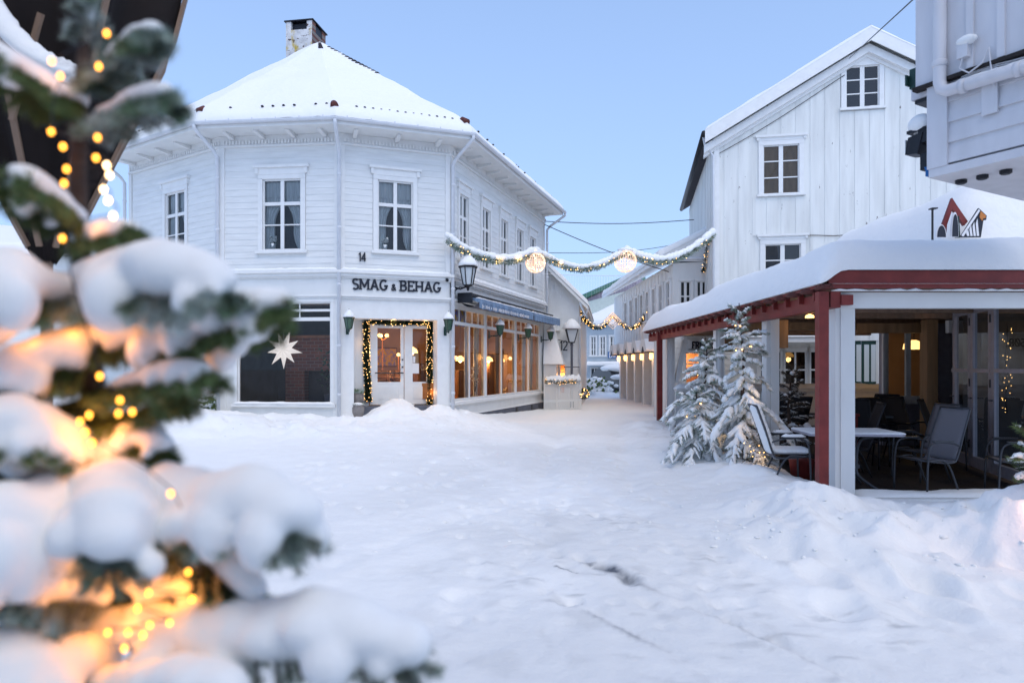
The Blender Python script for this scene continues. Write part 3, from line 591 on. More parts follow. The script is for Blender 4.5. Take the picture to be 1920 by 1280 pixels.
# ------------------------------------------------------------------ the corner house
def corner_house():
    H = thing('corner_house', 'white two storey corner building with three sided front, snowy hipped roof and SMAG & BEHAG sign', 'house', (A[2].x, A[2].y+2, 0))
    WCO.add(H.name); ZT, ZL = 7.36, wfM.pz(520, 508); ZB = wfM.pz(520, 553)
    # --- window rectangles from where they stand on each wall
    mw = (wfM.px(492), wfM.px(566), wfM.pz(530, 470), wfM.pz(530, 335)); dw = (wfD.px(707), wfD.px(775), wfD.pz(740, 472), wfD.pz(740, 339))
    lw = (wfL.px(311), wfL.px(349), mw[2], mw[3])
    rw = [(wfR.px(a), wfR.px(b), mw[2]+.02, mw[3]) for a, b in ((860, 877), (902.5, 918), (937.5, 951), (967.5, 980), (992, 1003.5))]
    grow = lambda r, a=.11, t=.32, b=.08: (r[0]-a, r[1]+a, r[2]-b, r[3]+t)
    bars = ((.36, .03), (.655, .085))
    for wf, hs, lab in ((wfL, [lw], 'l'), (wfM, [mw], 'm'), (wfD, [dw], 'd'), (wfR, rw, 'r')):
        wall = wall_holes('wall', wf, 0, wf.L, ZB if wf is not wfL else 0, ZT, hs, 'white', H)
        lo = ZL+.02 if wf is not wfL else .55
        clapboards(wall, wf, .11 if wf is not wfL else .15, wf.L-.11, lo, ZT-.28, [grow(h) for h in hs])
        for h in hs: window(H, wf, *h, hb=bars, head=.16, curtain='curtain' if wf in (wfM, wfD, wfL) else None, glass='glass', blind='curtain' if wf is wfR else None)
    # pots of flowers on two sills
    for wf, px, col in ((wfM, 516, 'window over the shop window'), (wfD, 720, 'window over the entrance')):
        p = wf.at(wf.px(px, .2), .105, mw[2]+.06); t = thing('flower_pot', 'white flowers in a pale pot inside the upper '+col, 'pot plant', p, 0, 'flower pots in the upper windows')
        MB().lathe([(.05, 0), (.075, .13), (.07, .14)], 10).build('pot', 'curtain', t, smooth=True)
        mb = MB(); mbl = MB()
        for i in range(14): mb.ell((random.uniform(-.08, .08), random.uniform(-.02, .03), random.uniform(.19, .31)), .035, 6, 4)
        for i in range(14): a = random.uniform(0, 6.3); mbl.quad((0, 0, .13), (.05*math.cos(a), .03*math.sin(a), .17), (.11*math.cos(a), .03*math.sin(a), .16), (.05*math.cos(a)+.02, .03*math.sin(a), .12))
        mb.build('flower', 'flower', t, smooth=True); mbl.build('leaf', 'leaf', t, fix=False)
    # --- frieze, dentils, corner boards, ledges
    mb = MB(); band(mb, A, ZT-.24, ZT-.002, 0, .05); band(mb, A, ZT-.28, ZT-.24, 0, .075); mb.build('frieze', 'white_trim', H)
    mb = MB()
    for wf in (wfL, wfM, wfD, wfR):
        n = int(wf.L/.085)
        for i in range(n):
            mb.m = wf.M; u = .1+i*.085; mb.box(u, -.085, ZT-.21, u+.045, -.045, ZT-.12)
    tag(mb.build('dentil', 'white_trim', H), kind='stuff')
    for i in (0, 1, 2, 3, 4):
        mb = MB()
        for wf, at0 in ((([wfL, wfM, wfD, wfR][i], True) if i < 4 else (None, 0)), (([wfL, wfM, wfD, wfR][i-1], False) if i > 0 else (None, 0))):
            if wf is None: continue
            mb.m = wf.M; a, b = (-.012, .12) if at0 else (wf.L-.12, wf.L+.012); mb.box(a, -.042, ZL+.02, b, -.001, ZT-.28)
        mb.build('corner_board', 'white_trim', H)
    B = A[1:]; mb = MB(); band(mb, B, ZL-.07, ZL-.01, 0, .17); band(mb, B, ZL-.15, ZL-.07, 0, .10); band(mb, B, ZL-.19, ZL-.15, 0, .05); mb.build('upper_ledge', 'white_trim', H)
    mb = MB(); band(mb, B, ZB-.05, ZB, -.1, .10); band(mb, B, ZB-.10, ZB-.05, -.1, .055); mb.build('lower_ledge', 'white_trim', H)
    q = poly_off(B, .085); 
    for i in range(3):
        a, b = Vector((*q[i], ZL-.012)), Vector((*q[i+1], ZL-.012)); n = int((b-a).length/.12); snow_path(MB(), [a.lerp(b, k/n) for k in range(n+1)], .085, .085 if i < 2 else .13, 8, .22, i).build('ledge_snow', 'snow', H, smooth=True)
    # --- soffit, brackets, fascia, gutter
    OH = .74; mb = MB(); a, b = poly_off(A, -.05), poly_off(A, OH)
    for i in range(4): mb.hexa([(*b[i], ZT), (*b[i+1], ZT), (*a[i+1], ZT), (*a[i], ZT), (*b[i], ZT+.04), (*b[i+1], ZT+.04), (*a[i+1], ZT+.04), (*a[i], ZT+.04)])
    mb.build('soffit', 'white', H)
    for wf in (wfL, wfM, wfD, wfR):
        n = max(3, round(wf.L/.8)); mb0 = MB().prism([(-.04, 0), (.04, 0), (.04, .1), (-.04, .1)], 0, .01)
        for i in range(n+1 if wf is wfR else n):
            u = .35+(wf.L-.7)*i/(n-1 if wf is not wfR else n); m2 = MB(); m2.m = wf.M
            m2.hexa([(u-.045, -.48, ZT-.05), (u+.045, -.48, ZT-.05), (u+.05, -.051, ZT-.10), (u-.05, -.051, ZT-.10), (u-.045, -.48, ZT-.001), (u+.045, -.48, ZT-.001), (u+.05, -.051, ZT-.001), (u-.05, -.051, ZT-.001)]); m2.build('eave_bracket', 'white_trim', H)
    mb = MB(); band(mb, A, ZT-.03, ZT+.10, OH, OH+.025); mb.build('fascia', 'white_trim', H)
    g = poly_off(A, OH+.085); mb = MB()
    prof = [(.065*math.cos(w), .065*math.sin(w)) for w in np.linspace(math.pi, 2*math.pi, 7)]
    lay = [poly_off(A, OH+.095+x) for x, z in prof]
    for i in range(4):
        for k in range(6): mb.quad((*lay[k][i], ZT+.10+prof[k][1]), (*lay[k][i+1], ZT+.10+prof[k][1]), (*lay[k+1][i+1], ZT+.10+prof[k+1][1]), (*lay[k+1][i], ZT+.10+prof[k+1][1]))
    mb.build('gutter', 'pipe', H, smooth=True, fix=False)
    mb = MB(); gq = poly_off(A, OH+.095)
    for i in range(4):
        L_ = (gq[i+1]-gq[i]).length; n = int(L_/.55)
        for k in range(n):
            p = gq[i].lerp(gq[i+1], (k+.5)/n); mb.tube([(p.x, p.y, ZT+.16), (p.x, p.y-.01, ZT+.02)], .012, 5)
    tag(mb.build('gutter_clip', 'pipe', H), kind='stuff')
    # --- downpipes
    for i, zb in ((0, .2), (1, .2), (2, .15), (3, .12), (4, .1)):
        top = gq[i]; w = poly_off(A, .11)[i]; off = Vector((.0, 0))
        if i == 3: w = w+wfR.u*.02
        if i == 0: w = w-wfL.u*.1
        if i == 4: w = w+wfR.u*.06
        mb = MB().tube([(top.x, top.y, ZT+.05), (top.x, top.y, ZT-.03), (*(top.lerp(w, .25)), ZT-.14), (*(top.lerp(w, .85)), ZT-.40), (w.x, w.y, ZT-.52), (w.x, w.y, zb)], .045, 10)
        for z in (6.3, 5.0, 3.6, 2.1, .9): mb.lathe([(.052, z), (.056, z+.01), (.056, z+.05), (.052, z+.06)], 10, (w.x, w.y, 0))
        mb.build('downpipe', 'pipe', H, smooth=True)
    # --- roof and its snow
    E = poly_off(A, OH+.06); ZE = ZT+.13; AP = Vector((-5.72, 20.3, 11.02)); RG = Vector((-2.9, 28.0, 11.02)); e3 = [Vector((*p, ZE)) for p in E]
    NW = Vector((-12.6, 23.5, 9.3)); BK = Vector((-7.5, 27.5, 7.5)); EN = e3[4]+Vector((-1.0, .0, 1.4))
    mb = MB()
    for f in ((e3[0], e3[1], AP), (e3[1], e3[2], AP), (e3[2], e3[3], AP), (e3[3], e3[4], RG, AP), (e3[4], BK, RG), (e3[0], AP, BK), (AP, RG, BK)): mb.quad(*f)
    mb.build('roof', 'tile', H, fix=False)
    def strip(l0, l1, u0, u1, nc, seed, eave=True):
        mb = MB(); ts = [0, .004, .015, .035, .06, .1]+[.1+.9*k/22 for k in range(1, 23)]; vs = []
        for t in ts:
            for k in range(nc+1):
                s = k/nc; lo, hi = l0.lerp(l1, s), u0.lerp(u1, s); p = lo.lerp(hi, t)
                hh = .22*math.sqrt(1-(1-min(t/.06, 1))**2) if eave else .22
                hh *= 1+.50*float(fbm(p.x*.8+3, p.y*.8+p.z, 3, 90)); hh += .012*float(fbm(p.x*4, p.y*4+p.z*2, 3, 91))
                if eave and t < .02: hh += .02*float(fbm(p.x*5, p.y*5, 2, 92))
                vs.append(p+Vector((0, 0, hh+.004)))
        n = nc+1; mb.add(vs, [(j*n+i, j*n+i+1, (j+1)*n+i+1, (j+1)*n+i) for j in range(len(ts)-1) for i in range(nc)])
        return mb
    for l0, l1, a, b, nc, sd_ in ((e3[0], e3[1], AP, AP, 40, 1), (e3[1], e3[2], AP, AP, 40, 2), (e3[2], e3[3], AP, AP, 36, 3), (e3[3], e3[4], AP, RG, 70, 4), (e3[4], BK, RG, RG, 20, 5)):
        strip(l0, l1, a, b, nc, sd_).build('roof_snow', 'snow', H, smooth=True, fix=False)
    mb = MB()                                          # pantile ends peeping out along the eaves
    for i, (k, sp, lo, hi, pr) in enumerate(((0, .17, .1, .96, 1), (1, .26, .04, .98, .45), (2, .19, .16, .93, .95), (3, .22, .02, .98, .15))):
        a, b = e3[k], e3[k+1]; L_ = (b-a).length; n = int(L_/sp); up = ((AP if k < 3 else AP.lerp(RG, .5))-(a+b)/2).normalized()
        for j in range(n):
            s = j/n
            if s < lo or s > hi or random.random() > pr: continue
            p = a.lerp(b, s)+up*.26+Vector((0, 0, .205)); mb.ell(p, (.038, .05, .03*random.uniform(.6, 1)), 7, 4)
    tag(mb.build('roof_tile', 'tile', H, smooth=True), kind='stuff')
    for k in (1, 2, 3):
        p = e3[k].lerp(AP, .045)+Vector((0, 0, .17)); d1 = (e3[k]-AP).normalized()
        MB().tube([p-d1*.10, p+d1*.10], [.085, .10], 10).build('ridge_end_tile', 'red_tile', H, smooth=True)
    mb = MB()
    for k, n, t0, t1 in ((2, 9, .0, .10), (3, 14, .05, .42)):
        for j in range(n):
            t = t0+(t1-t0)*j/n+.02; p = AP.lerp(e3[k], t)+Vector((0, 0, .212)); mb.ell(p, (.085, .085, .028), 7, 4)
    tag(mb.build('ridge_tile', 'tile', H, smooth=True), kind='stuff')
    # --- chimney
    c0 = P(585, 38, 20.5); u = Vector((.985, -.16, 0)).normalized(); v = Vector((.16, .985, 0)); base = Vector((c0.x, c0.y, 0))
    zt = c0.z; M = Matrix(((u.x, v.x, 0, base.x), (u.y, v.y, 0, base.y), (0, 0, 1, 0), (0, 0, 0, 1)))
    mb = MB(); w, dp = .84, .95
    mb.quad((-w, 0, 9.6), (0, 0, 9.6), (0, 0, zt-.25), (-w, 0, zt-.25)); mb.box(-w, 0, zt-.25, -w*.80, .12, zt); mb.box(-w*.2, 0, zt-.25, 0, .12, zt)
    mb.quad((-w, dp, 9.6), (-w, 0, 9.6), (-w, 0, zt), (-w, dp, zt)); o = mb.build('chimney', 'chimney', H, M, fix=False)
    mb = MB(); mb.quad((0.002, 0, 9.6), (0.002, dp, 9.6), (0.002, dp, zt-.28), (0.002, 0, zt-.28)); mb.box(.002, 0.01, zt-.28, -.1, .25, zt); mb.box(.002, dp-.25, zt-.28, -.1, dp, zt); mb.quad((-w, dp, 9.6), (0, dp, 9.6), (0, dp, zt), (-w, dp, zt)); mb.build('brick_side', 'brick', o, M, fix=False)
    MB().box(-w+.01, .10, zt-.6, -.01, dp-.05, zt-.03).build('flue', 'black', o, M); MB().box(-w-.04, -.04, zt, .05, dp+.04, zt+.035).build('cap_slab', 'black', o, M)
    # --- ground floor: front with the big shop window
    sw = (wfM.px(445), wfM.px(622), wfM.pz(530, 757), wfM.pz(530, 566))
    wall_holes('shopfront_wall', wfM, 0, wfM.L, 0, ZB-.1, [sw], 'white', H)
    tf = (wfM.pz(590, 598)-sw[2])/(sw[3]-sw[2])
    o = window(H, wfM, *sw, vb=(), trans=(tf, 3), casing=.07, sill=True, glass='glass_shop', room=None, fr=.05, name='shop_window', label='wide shop window with a white paper star hanging inside', snow=False)
    snow_path(MB(), [(sw[0]-.1+(sw[1]-sw[0]+.2)*i/24, -.06, sw[2]-.0) for i in range(25)], .075, .07, 8, .3, 5).build('sill_snow', 'snow', o, wfM.M, smooth=True)
    mb = MB(); mb.m = wfM.M; mb.box(0, -.03, .0, .16, -.001, ZB-.1); mb.box(wfM.L-.16, -.03, .0, wfM.L+.01, -.001, ZB-.1); mb.box(.16, -.02, ZB-.42, wfM.L-.16, -.001, ZB-.36); mb.build('pilaster', 'white_trim', H)
    # --- entrance
    r0, r1, rt = wfD.px(663.5), wfD.px(820), wfD.pz(700, 597)
    wall_holes('entrance_wall', wfD, 0, wfD.L, 0, ZB-.1, [(r0, r1, -.1, rt)], 'white_trim', H, th=.2)
    RD = .62; zf = .60; d0, d1 = wfD.px(692, RD), wfD.px(806, RD)
    mb = MB(); mb.box(r0-.1, .2, -.1, r0, RD+.05, rt+.1); mb.box(r1, .2, -.1, r1+.1, RD+.05, rt+.1); mb.box(r0, .2, rt, r1, RD+.05, rt+.1); mb.build('porch_lining', 'white', H, wfD.M)
    MB().box(r0, .05, -.1, r1, RD+.4, zf).build('door_step', 'plinth', H, wfD.M)
    dz0, dz1 = zf+.02, wfD.pz(730, 606, RD); wall_holes('porch_back_wall', wfD, r0-.05, r1+.05, 0, rt+.05, [(d0, d1, dz0-.02, dz1)], 'white', H, th=.1, d=RD)
    def leaf(x0, x1, gx0, gx1, nm, lab):
        gz0, gz1 = wfD.pz(730, 716, RD), wfD.pz(730, 615, RD); mb = MB(); y0, y1 = RD+.02, RD+.07
        mb.box(x0, y0, dz0, gx0, y1, dz1-.03); mb.box(gx1, y0, dz0, x1, y1, dz1-.03); mb.box(gx0, y0, gz1, gx1, y1, dz1-.03); mb.box(gx0, y0, dz0, gx1, y1, gz0)
        o = mb.build(nm, 'white_trim', H, wfD.M); o['label'] = lab
        MB().quad((gx0, RD+.045, gz0), (gx1, RD+.045, gz0), (gx1, RD+.045, gz1), (gx0, RD+.045, gz1)).build('pane', 'glass_shop', o, wfD.M, fix=False)
        mb = MB(); n = 14; zz0, zz1 = dz0+.14, gz0-.12
        for i in range(n): a = gx0+.02+(gx1-gx0-.04)*i/n; mb.box(a, y0-.012, zz0, a+(gx1-gx0)/n*.8, y0, zz1)
        mb.build('beaded_panel', 'white_trim', o, wfD.M)
        mb = MB(); mb.box(gx0, y0-.01, (zz1+gz0)/2+.02, gx1, y0, (zz1+gz0)/2+.045); mb.build('rail', 'white_trim', o, wfD.M); return o, gz0
    xm = wfD.px(758, RD)
    o, gz0 = leaf(d0+.03, xm-.01, wfD.px(708, RD), wfD.px(751.5, RD), 'door', 'white half glazed entrance door with a push bar')
    MB().tube([(wfD.px(704, RD), RD-.05, gz0+.24), (wfD.px(755, RD), RD-.05, gz0+.24)], .015, 8).tube([(wfD.px(704, RD), RD-.05, gz0+.24), (wfD.px(704, RD), RD+.02, gz0+.24)], .014, 8).tube([(wfD.px(755, RD), RD-.05, gz0+.24), (wfD.px(755, RD), RD+.02, gz0+.24)], .014, 8).build('push_bar', 'steel', o, wfD.M, smooth=True)
    for py in (674, 688): MB().tube([(wfD.px(754.5, RD), RD+.02, wfD.pz(755, py, RD)), (wfD.px(754.5, RD), RD-.02, wfD.pz(755, py, RD))], .022, 10).build('lock', 'steel', o, wfD.M)
    o, _ = leaf(xm+.01, d1-.02, wfD.px(774, RD), wfD.px(800, RD), 'side_door', 'narrow fixed door leaf with a paper notice in its glass')
    MB().box(wfD.px(773.5, RD), RD+.03, wfD.pz(780, 700, RD), wfD.px(786, RD), RD+.034, wfD.pz(780, 681, RD)).build('notice', 'paper', o, wfD.M); MB().box(wfD.px(775, RD), RD+.03, wfD.pz(777, 680, RD), wfD.px(779, RD), RD+.033, wfD.pz(777, 668, RD)).build('notice', 'paper', o, wfD.M)
    # --- side front with three shop windows
    zt, zs = wfR.pz(849, 574), wfR.pz(849, 752); bays = [(wfR.px(848.2), wfR.px(910.5)), (wfR.px(912.5), wfR.px(967)), (wfR.px(968.7), wfR.px(1012))]
    wall_holes('shopfront_wall', wfR, 0, wfR.L, 0, ZB-.1, [(a, b, zs, zt) for a, b in bays], 'white', H)
    tf = (wfR.pz(849, 604)-zs)/(zt-zs); labs = ('shop window nearest the entrance with a yellow poster on top', 'middle shop window of the side front', 'shop window at the far end of the side front')
    for (a, b), lb in zip(bays, labs):
        window(H, wfR, a, b, zs, zt, trans=(tf, 5), vb=((.5, .07),), casing=0, sill=False, glass='glass_shop', room=None, fr=.055, name='shop_window', label=lb)
    MB().box(0, -.10, zs-.10, wfR.L-.02, -.0, zs-.03).build('window_sill', 'white_trim', H, wfR.M); snow_path(MB(), [(.1+8.5*i/40, -.06, zs-.032) for i in range(41)], .05, .035, 7, .4, 8).build('sill_snow', 'snow', H, wfR.M, smooth=True)
    MB().box(0.3, -.04, .0, wfR.L, -.001, zs-.42).build('plinth', 'plinth', H, wfR.M)
    MB().box(0, -.05, zs-.42, wfR.L, -.001, zs-.36).build('water_board', 'white_trim', H, wfR.M)
    for u in (5.3, 7.0): MB().box(u, -.055, 0.02, u+.22, -.041, zs-.44).build('cellar_vent', 'black', H, wfR.M)
    MB().box(bays[0][0]+.06, .055, zt-.5, bays[0][0]+1.0, .06, zt-.05).build('window_poster', 'yellow', H, wfR.M)
    # --- inside: floor, ceiling and back walls of the shop
    ins = poly_off(A[1:], -.16); poly = [Vector((*p, 0)) for p in ins]+[Vector((-2.6, 26.9, 0)), Vector((-6.4, 21.3, 0))]
    mb = MB(); mb.quad(*[p+Vector((0, 0, .55)) for p in poly]); mb.build('shop_floor', 'room_floor', H, fix=False)
    mb = MB(); mb.quad(*[p+Vector((0, 0, 3.36)) for p in poly]); mb.build('shop_ceiling', 'white', H, fix=False)
    mb = MB()
    for i in (3, 4): a, b = poly[i], poly[(i+1) % 6]; mb.quad(a+Vector((0, 0, .5)), b+Vector((0, 0, .5)), b+Vector((0, 0, 3.4)), a+Vector((0, 0, 3.4)))
    mb.build('shop_back_wall', 'room_warm', H, fix=False)
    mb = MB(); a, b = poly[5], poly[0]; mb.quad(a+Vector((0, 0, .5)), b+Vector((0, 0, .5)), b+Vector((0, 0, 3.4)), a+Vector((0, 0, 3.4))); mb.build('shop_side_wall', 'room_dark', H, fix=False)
    mb = MB(); a, b = Vector((*wfM.at(wfM.L-.1, .2, 0).xy, 0)), Vector((-5.0, 19.5, 0)); mb.quad(a+Vector((0, 0, .5)), b+Vector((0, 0, .5)), b+Vector((0, 0, 3.4)), a+Vector((0, 0, 3.4))); mb.build('partition', 'room_dark', H, fix=False)  # dark partitions added to dim the room behind the front window
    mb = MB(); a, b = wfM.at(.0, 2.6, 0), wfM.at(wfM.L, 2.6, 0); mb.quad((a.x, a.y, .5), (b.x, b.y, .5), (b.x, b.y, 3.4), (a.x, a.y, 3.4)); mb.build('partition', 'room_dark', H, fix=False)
    # back walls of the building
    mb = MB(); bk = [A[4], Vector((-3.2, 29)), Vector((-8, 28)), Vector((-12.2, 23)), A[0]]
    for i in range(4): mb.quad((*bk[i], 0), (*bk[i+1], 0), (*bk[i+1], ZT+.02), (*bk[i], ZT+.02))
    mb.build('rear_wall', 'white', H, fix=False)
    return H, ZL, ZB, sw, (r0, r1, rt, RD, zf, d0, d1), bays, zs, zt
H, ZL, ZB, SWIN, ENT, BAYS, ZS, ZTOP = corner_house()

# letters, number
t = thing('shop_sign', 'black raised letters SMAG & BEHAG over the entrance', 'sign', wfD.at(wfD.px(743), -.02, wfD.pz(660, 541)))
letters('SMAG & BEHAG', wfD.pz(660, 522.5)-wfD.pz(660, 542), t, wfD.X(wfD.px(660), -.004, wfD.pz(660, 542)), width=wfD.px(827)-wfD.px(660), w=.17)
t = thing('house_number', 'black house number 14 on the clapboards above the shop sign', 'house number', wfD.at(wfD.px(678), -.03, wfD.pz(672, 489)))
letters('14', wfD.pz(672, 474)-wfD.pz(672, 490), t, wfD.X(wfD.px(672), -.031, wfD.pz(672, 490)), width=wfD.px(686)-wfD.px(672), serif=0, w=.13)
# ------------------------------------------------------------------ tall gabled house on the right
B1 = Vector((6.53, 22.0)); gu = Vector((.984, -.177)).normalized(); wfG = WF(B1, B1+gu*9.1); wfS = WF(Vector((8.33, 32)), B1)
def gable_house():
    t = thing('gable_house', 'tall white wooden house with a steep snowy gable and peeling upright boards', 'house', (B1.x+4.5, B1.y+4, 0)); WCO.add(t.name)
    ZE, HP = 9.16, 4.55; sl = (11.80-ZE)/HP; zr = lambda u: ZE+(HP-abs(u-HP))*sl
    w1 = (wfG.px(1585), wfG.px(1649), wfG.pz(1617, 202), wfG.pz(1617, 123)); w2 = (wfG.px(1430), wfG.px(1499), wfG.pz(1465, 364), wfG.pz(1465, 271)); w3 = (wfG.px(1433), wfG.px(1502), wfG.pz(1465, 550), wfG.pz(1465, 457))
    g = [(wfG.px(a), wfG.px(b), .86, 2.12) for a, b in ((1424, 1466), (1470, 1513), (1518, 1562))]; gd = (wfG.px(1588), wfG.px(1643), .02, 2.42)
    hs = [w1, w2, w3]+g+[gd]
    mb = MB(); W_ = wall_holes('gable_wall', wfG, 0, 9.1, 0, ZE, [w3]+g+[gd]+[w2] , 'white_vert', t)
    mb = MB(); a_, b_, c_, d_ = w1; mb.prism([(0, ZE), (a_, ZE), (a_, zr(a_))], .02, .14); mb.prism([(b_, ZE), (9.1, ZE), (b_, zr(b_))], .02, .14); mb.prism([(a_, ZE), (b_, ZE), (b_, c_), (a_, c_)], .02, .14)
    mb.prism([(a_, d_), (b_, d_), (b_, zr(b_)), (HP, 11.80), (a_, zr(a_))], .02, .14); mb.build('gable_top', 'white_vert', t, wfG.M)
    gr = [(a-.13, b+.13, c-.1, d+(.27 if k < 3 else .1)) for k, (a, b, c, d) in enumerate(hs)]; gr[-1] = gd
    vert_boards(W_, wfG, .10, 9.0, lambda u: 0, lambda u: zr(u)-.02, gr, .215, 'peel', out=.013)
    for w, rm, lb in ((w1, 'room_dark', 'attic window with dark panes'), (w2, 'brown_blind', 'window with brown blinds'), (w3, 'room_dark', 'window half hidden by the terrace roof')):
        window(t, wfG, *w, vb=((.5, .13),), hb=((.34, .035), (.67, .035)), casing=.13, head=.10, room=rm, blind='brown_blind' if rm == 'brown_blind' else None, label=lb, fr=.045, glass='glass' if rm == 'brown_blind' else 'glass_dark')
    for w in g: window(t, wfG, *w, vb=((.5, .05),), hb=((.52, .05),), casing=.09, head=0, sill=True, room='room_dark', snow=False)
    a, b, c, d = gd; o = MB().box(a, .02, c, (a+b)/2-.01, .08, d).box((a+b)/2+.01, .02, c, b, .08, d).build('door', 'green_door', t, wfG.M); o['label'] = 'dark green double door'
    mb = MB()
    for k in range(2):
        x0 = a+(b-a)*.5*k; 
        for q in range(2): mb.box(x0+.08+.2*q, .012, 1.15, x0+.22+.2*q, .019, 2.3)
    mb.build('pane', 'lantern_glass', o, wfG.M)
    sw = wall_holes('side_wall', wfS, 0, wfS.L, 0, ZE-.1, [], 'white_vert', t)
    vert_boards(sw, wfS, .0, wfS.L-.12, lambda u: 2.4, lambda u: ZE-.2, [], .27, 'white_vert')
    MB().box(-.03, -.07, 0, .14, 0, ZE).build('corner_board', 'white_trim', t, wfG.M)
    mb = MB(); lo = -.34; zl = ZE+lo*sl; e = .4
    for s_ in (0, 1):
        X = (lambda x: x) if not s_ else (lambda x: 9.1-x)
        mb.hexa([(X(lo), -e, zl), (X(HP), -e, 11.80), (X(HP), 10.3, 11.80), (X(lo), 10.3, zl), (X(lo), -e, zl+.14), (X(HP), -e, 11.94), (X(HP), 10.3, 11.94), (X(lo), 10.3, zl+.14)])
    mb.build('roof', 'tile', t, wfG.M)
    for s_ in (0, 1):
        X = (lambda x: x) if not s_ else (lambda x: 9.1-x)
        for (y, dz0, dz1, nm) in ((-.44, -.26, .17, 'barge_board'), (-.24, -.52, -.27, 'inner_barge_board'), (-.10, -.62, -.50, 'inner_barge_board')):
            y1 = -.405 if y < -.4 else y+.2
            MB().hexa([(X(lo), y, zl+dz0), (X(HP), y, 11.80+dz0), (X(HP), y1, 11.80+dz0), (X(lo), y1, zl+dz0), (X(lo), y, zl+dz1), (X(HP), y, 11.80+dz1), (X(HP), y1, 11.80+dz1), (X(lo), y1, zl+dz1)]).build(nm, 'white_trim', t, wfG.M)
        mb = MB(); snow_grid(mb, (X(lo), -e-.05, zl+.15), (X(HP), -e-.05, 11.95), (X(lo), 10.3, zl+.15), (X(HP), 10.3, 11.95), .09, 20, 30, .12, (1, 1, 1, 0), .02, 60+s_); mb.build('roof_snow', 'snow', t, wfG.M, smooth=True, fix=False)
    MB().tube([(lo-.03, -e, zl+.06), (lo-.03, 10.3, zl+.06)], .085, 8).build('gutter', 'black', t, wfG.M, smooth=True)
    MB().tube([(lo-.03, -.2, zl), (-.3, -.05, zl-.25), (-.05, -.12, zl-.6), (-.05, -.12, 2.2)], .04, 8).build('downpipe', 'pipe', t, wfG.M, smooth=True)
    # canopy over the ground floor windows
    MB().box(wfG.px(1395), -.75, 2.36, wfG.px(1572), -.0, 2.52).build('canopy', 'white_trim', t, wfG.M)
    mb = MB(); snow_grid(mb, (wfG.px(1393), -.8, 2.52), (wfG.px(1574), -.8, 2.52), (wfG.px(1393), 0, 2.54), (wfG.px(1574), 0, 2.54), .13, 24, 4, .1, (1, 0, 1, 1), .02, 7); mb.build('canopy_snow', 'snow', t, wfG.M, smooth=True, fix=False)
    return t
gable_house()
def hair_shop():
    wf = WF((4.55, 20.3), (6.6, 20.3)); t = thing('small_shop', 'low white shop front with a lit window under the FRISØR sign', 'shop', (5.6, 21, 0)); WCO.add(t.name)
    w = (wf.px(1284), wf.px(1313), wf.pz(1298, 719), wf.pz(1298, 659)); dr = (wf.px(1263), wf.px(1273), .1, 2.0)
    W_ = wall_holes('wall', wf, 0, 2.05, 0, 2.95, [w], 'white', t); clapboards(W_, wf, .05, 2.0, .3, 2.85, [(w[0]-.1, w[1]+.1, w[2]-.1, w[3]+.1)], .17)
    window(t, wf, *w, vb=(), hb=((.62, .03),), casing=.08, room='room_warm', glass='glass_shop', depth=.8, label='lit shop window', snow=False)
    MB().box(0, .14, 0, .05, 1.6, 2.95).build('side_wall', 'white', t, wf.M); MB().box(-.1, -.3, 2.95, 2.2, 1.7, 3.02).build('roof', 'tile', t, wf.M)
    mb = MB(); snow_grid(mb, (-.1, -.3, 3.02), (2.2, -.3, 3.02), (-.1, 1.7, 3.1), (2.2, 1.7, 3.1), .2, 10, 8); mb.build('roof_snow', 'snow', t, wf.M, smooth=True, fix=False)
    x0 = wf.px(1280); MB().prism([(x0, 2.52), (x0+1.0, 2.52), (x0+.9, 2.72), (x0+.1, 2.62)], -.55, -.02).build('door_hood', 'black', t, wf.M)
    MB().box(wf.px(1290), -.045, 2.1, wf.px(1338), -.03, 2.40).build('sign_board', 'white_trim', t, wf.M)
    for c, z in (((w[0]+w[1])/2, 1.9),):
        l = bpy.data.lights.new('shop_light', 'POINT'); l.energy = 14; l.color = (1, .55, .22); l.shadow_soft_size = .1; o = bpy.data.objects.new('ceiling_light', l); C.objects.link(o); o.location = wf.at(c, .55, z-.1)
    s = thing('hairdresser_sign', 'black letters FRISØR on the low white shop', 'sign', wf.at(wf.px(1297), -.06, 2.15)); letters('FRISØR', .20, s, wf.X(wf.px(1296), -.046, 2.15), width=wf.px(1336)-wf.px(1296), w=.17)
    tag(o, 'warm lamp shining behind the small shop window', 'lamp')
hair_shop()

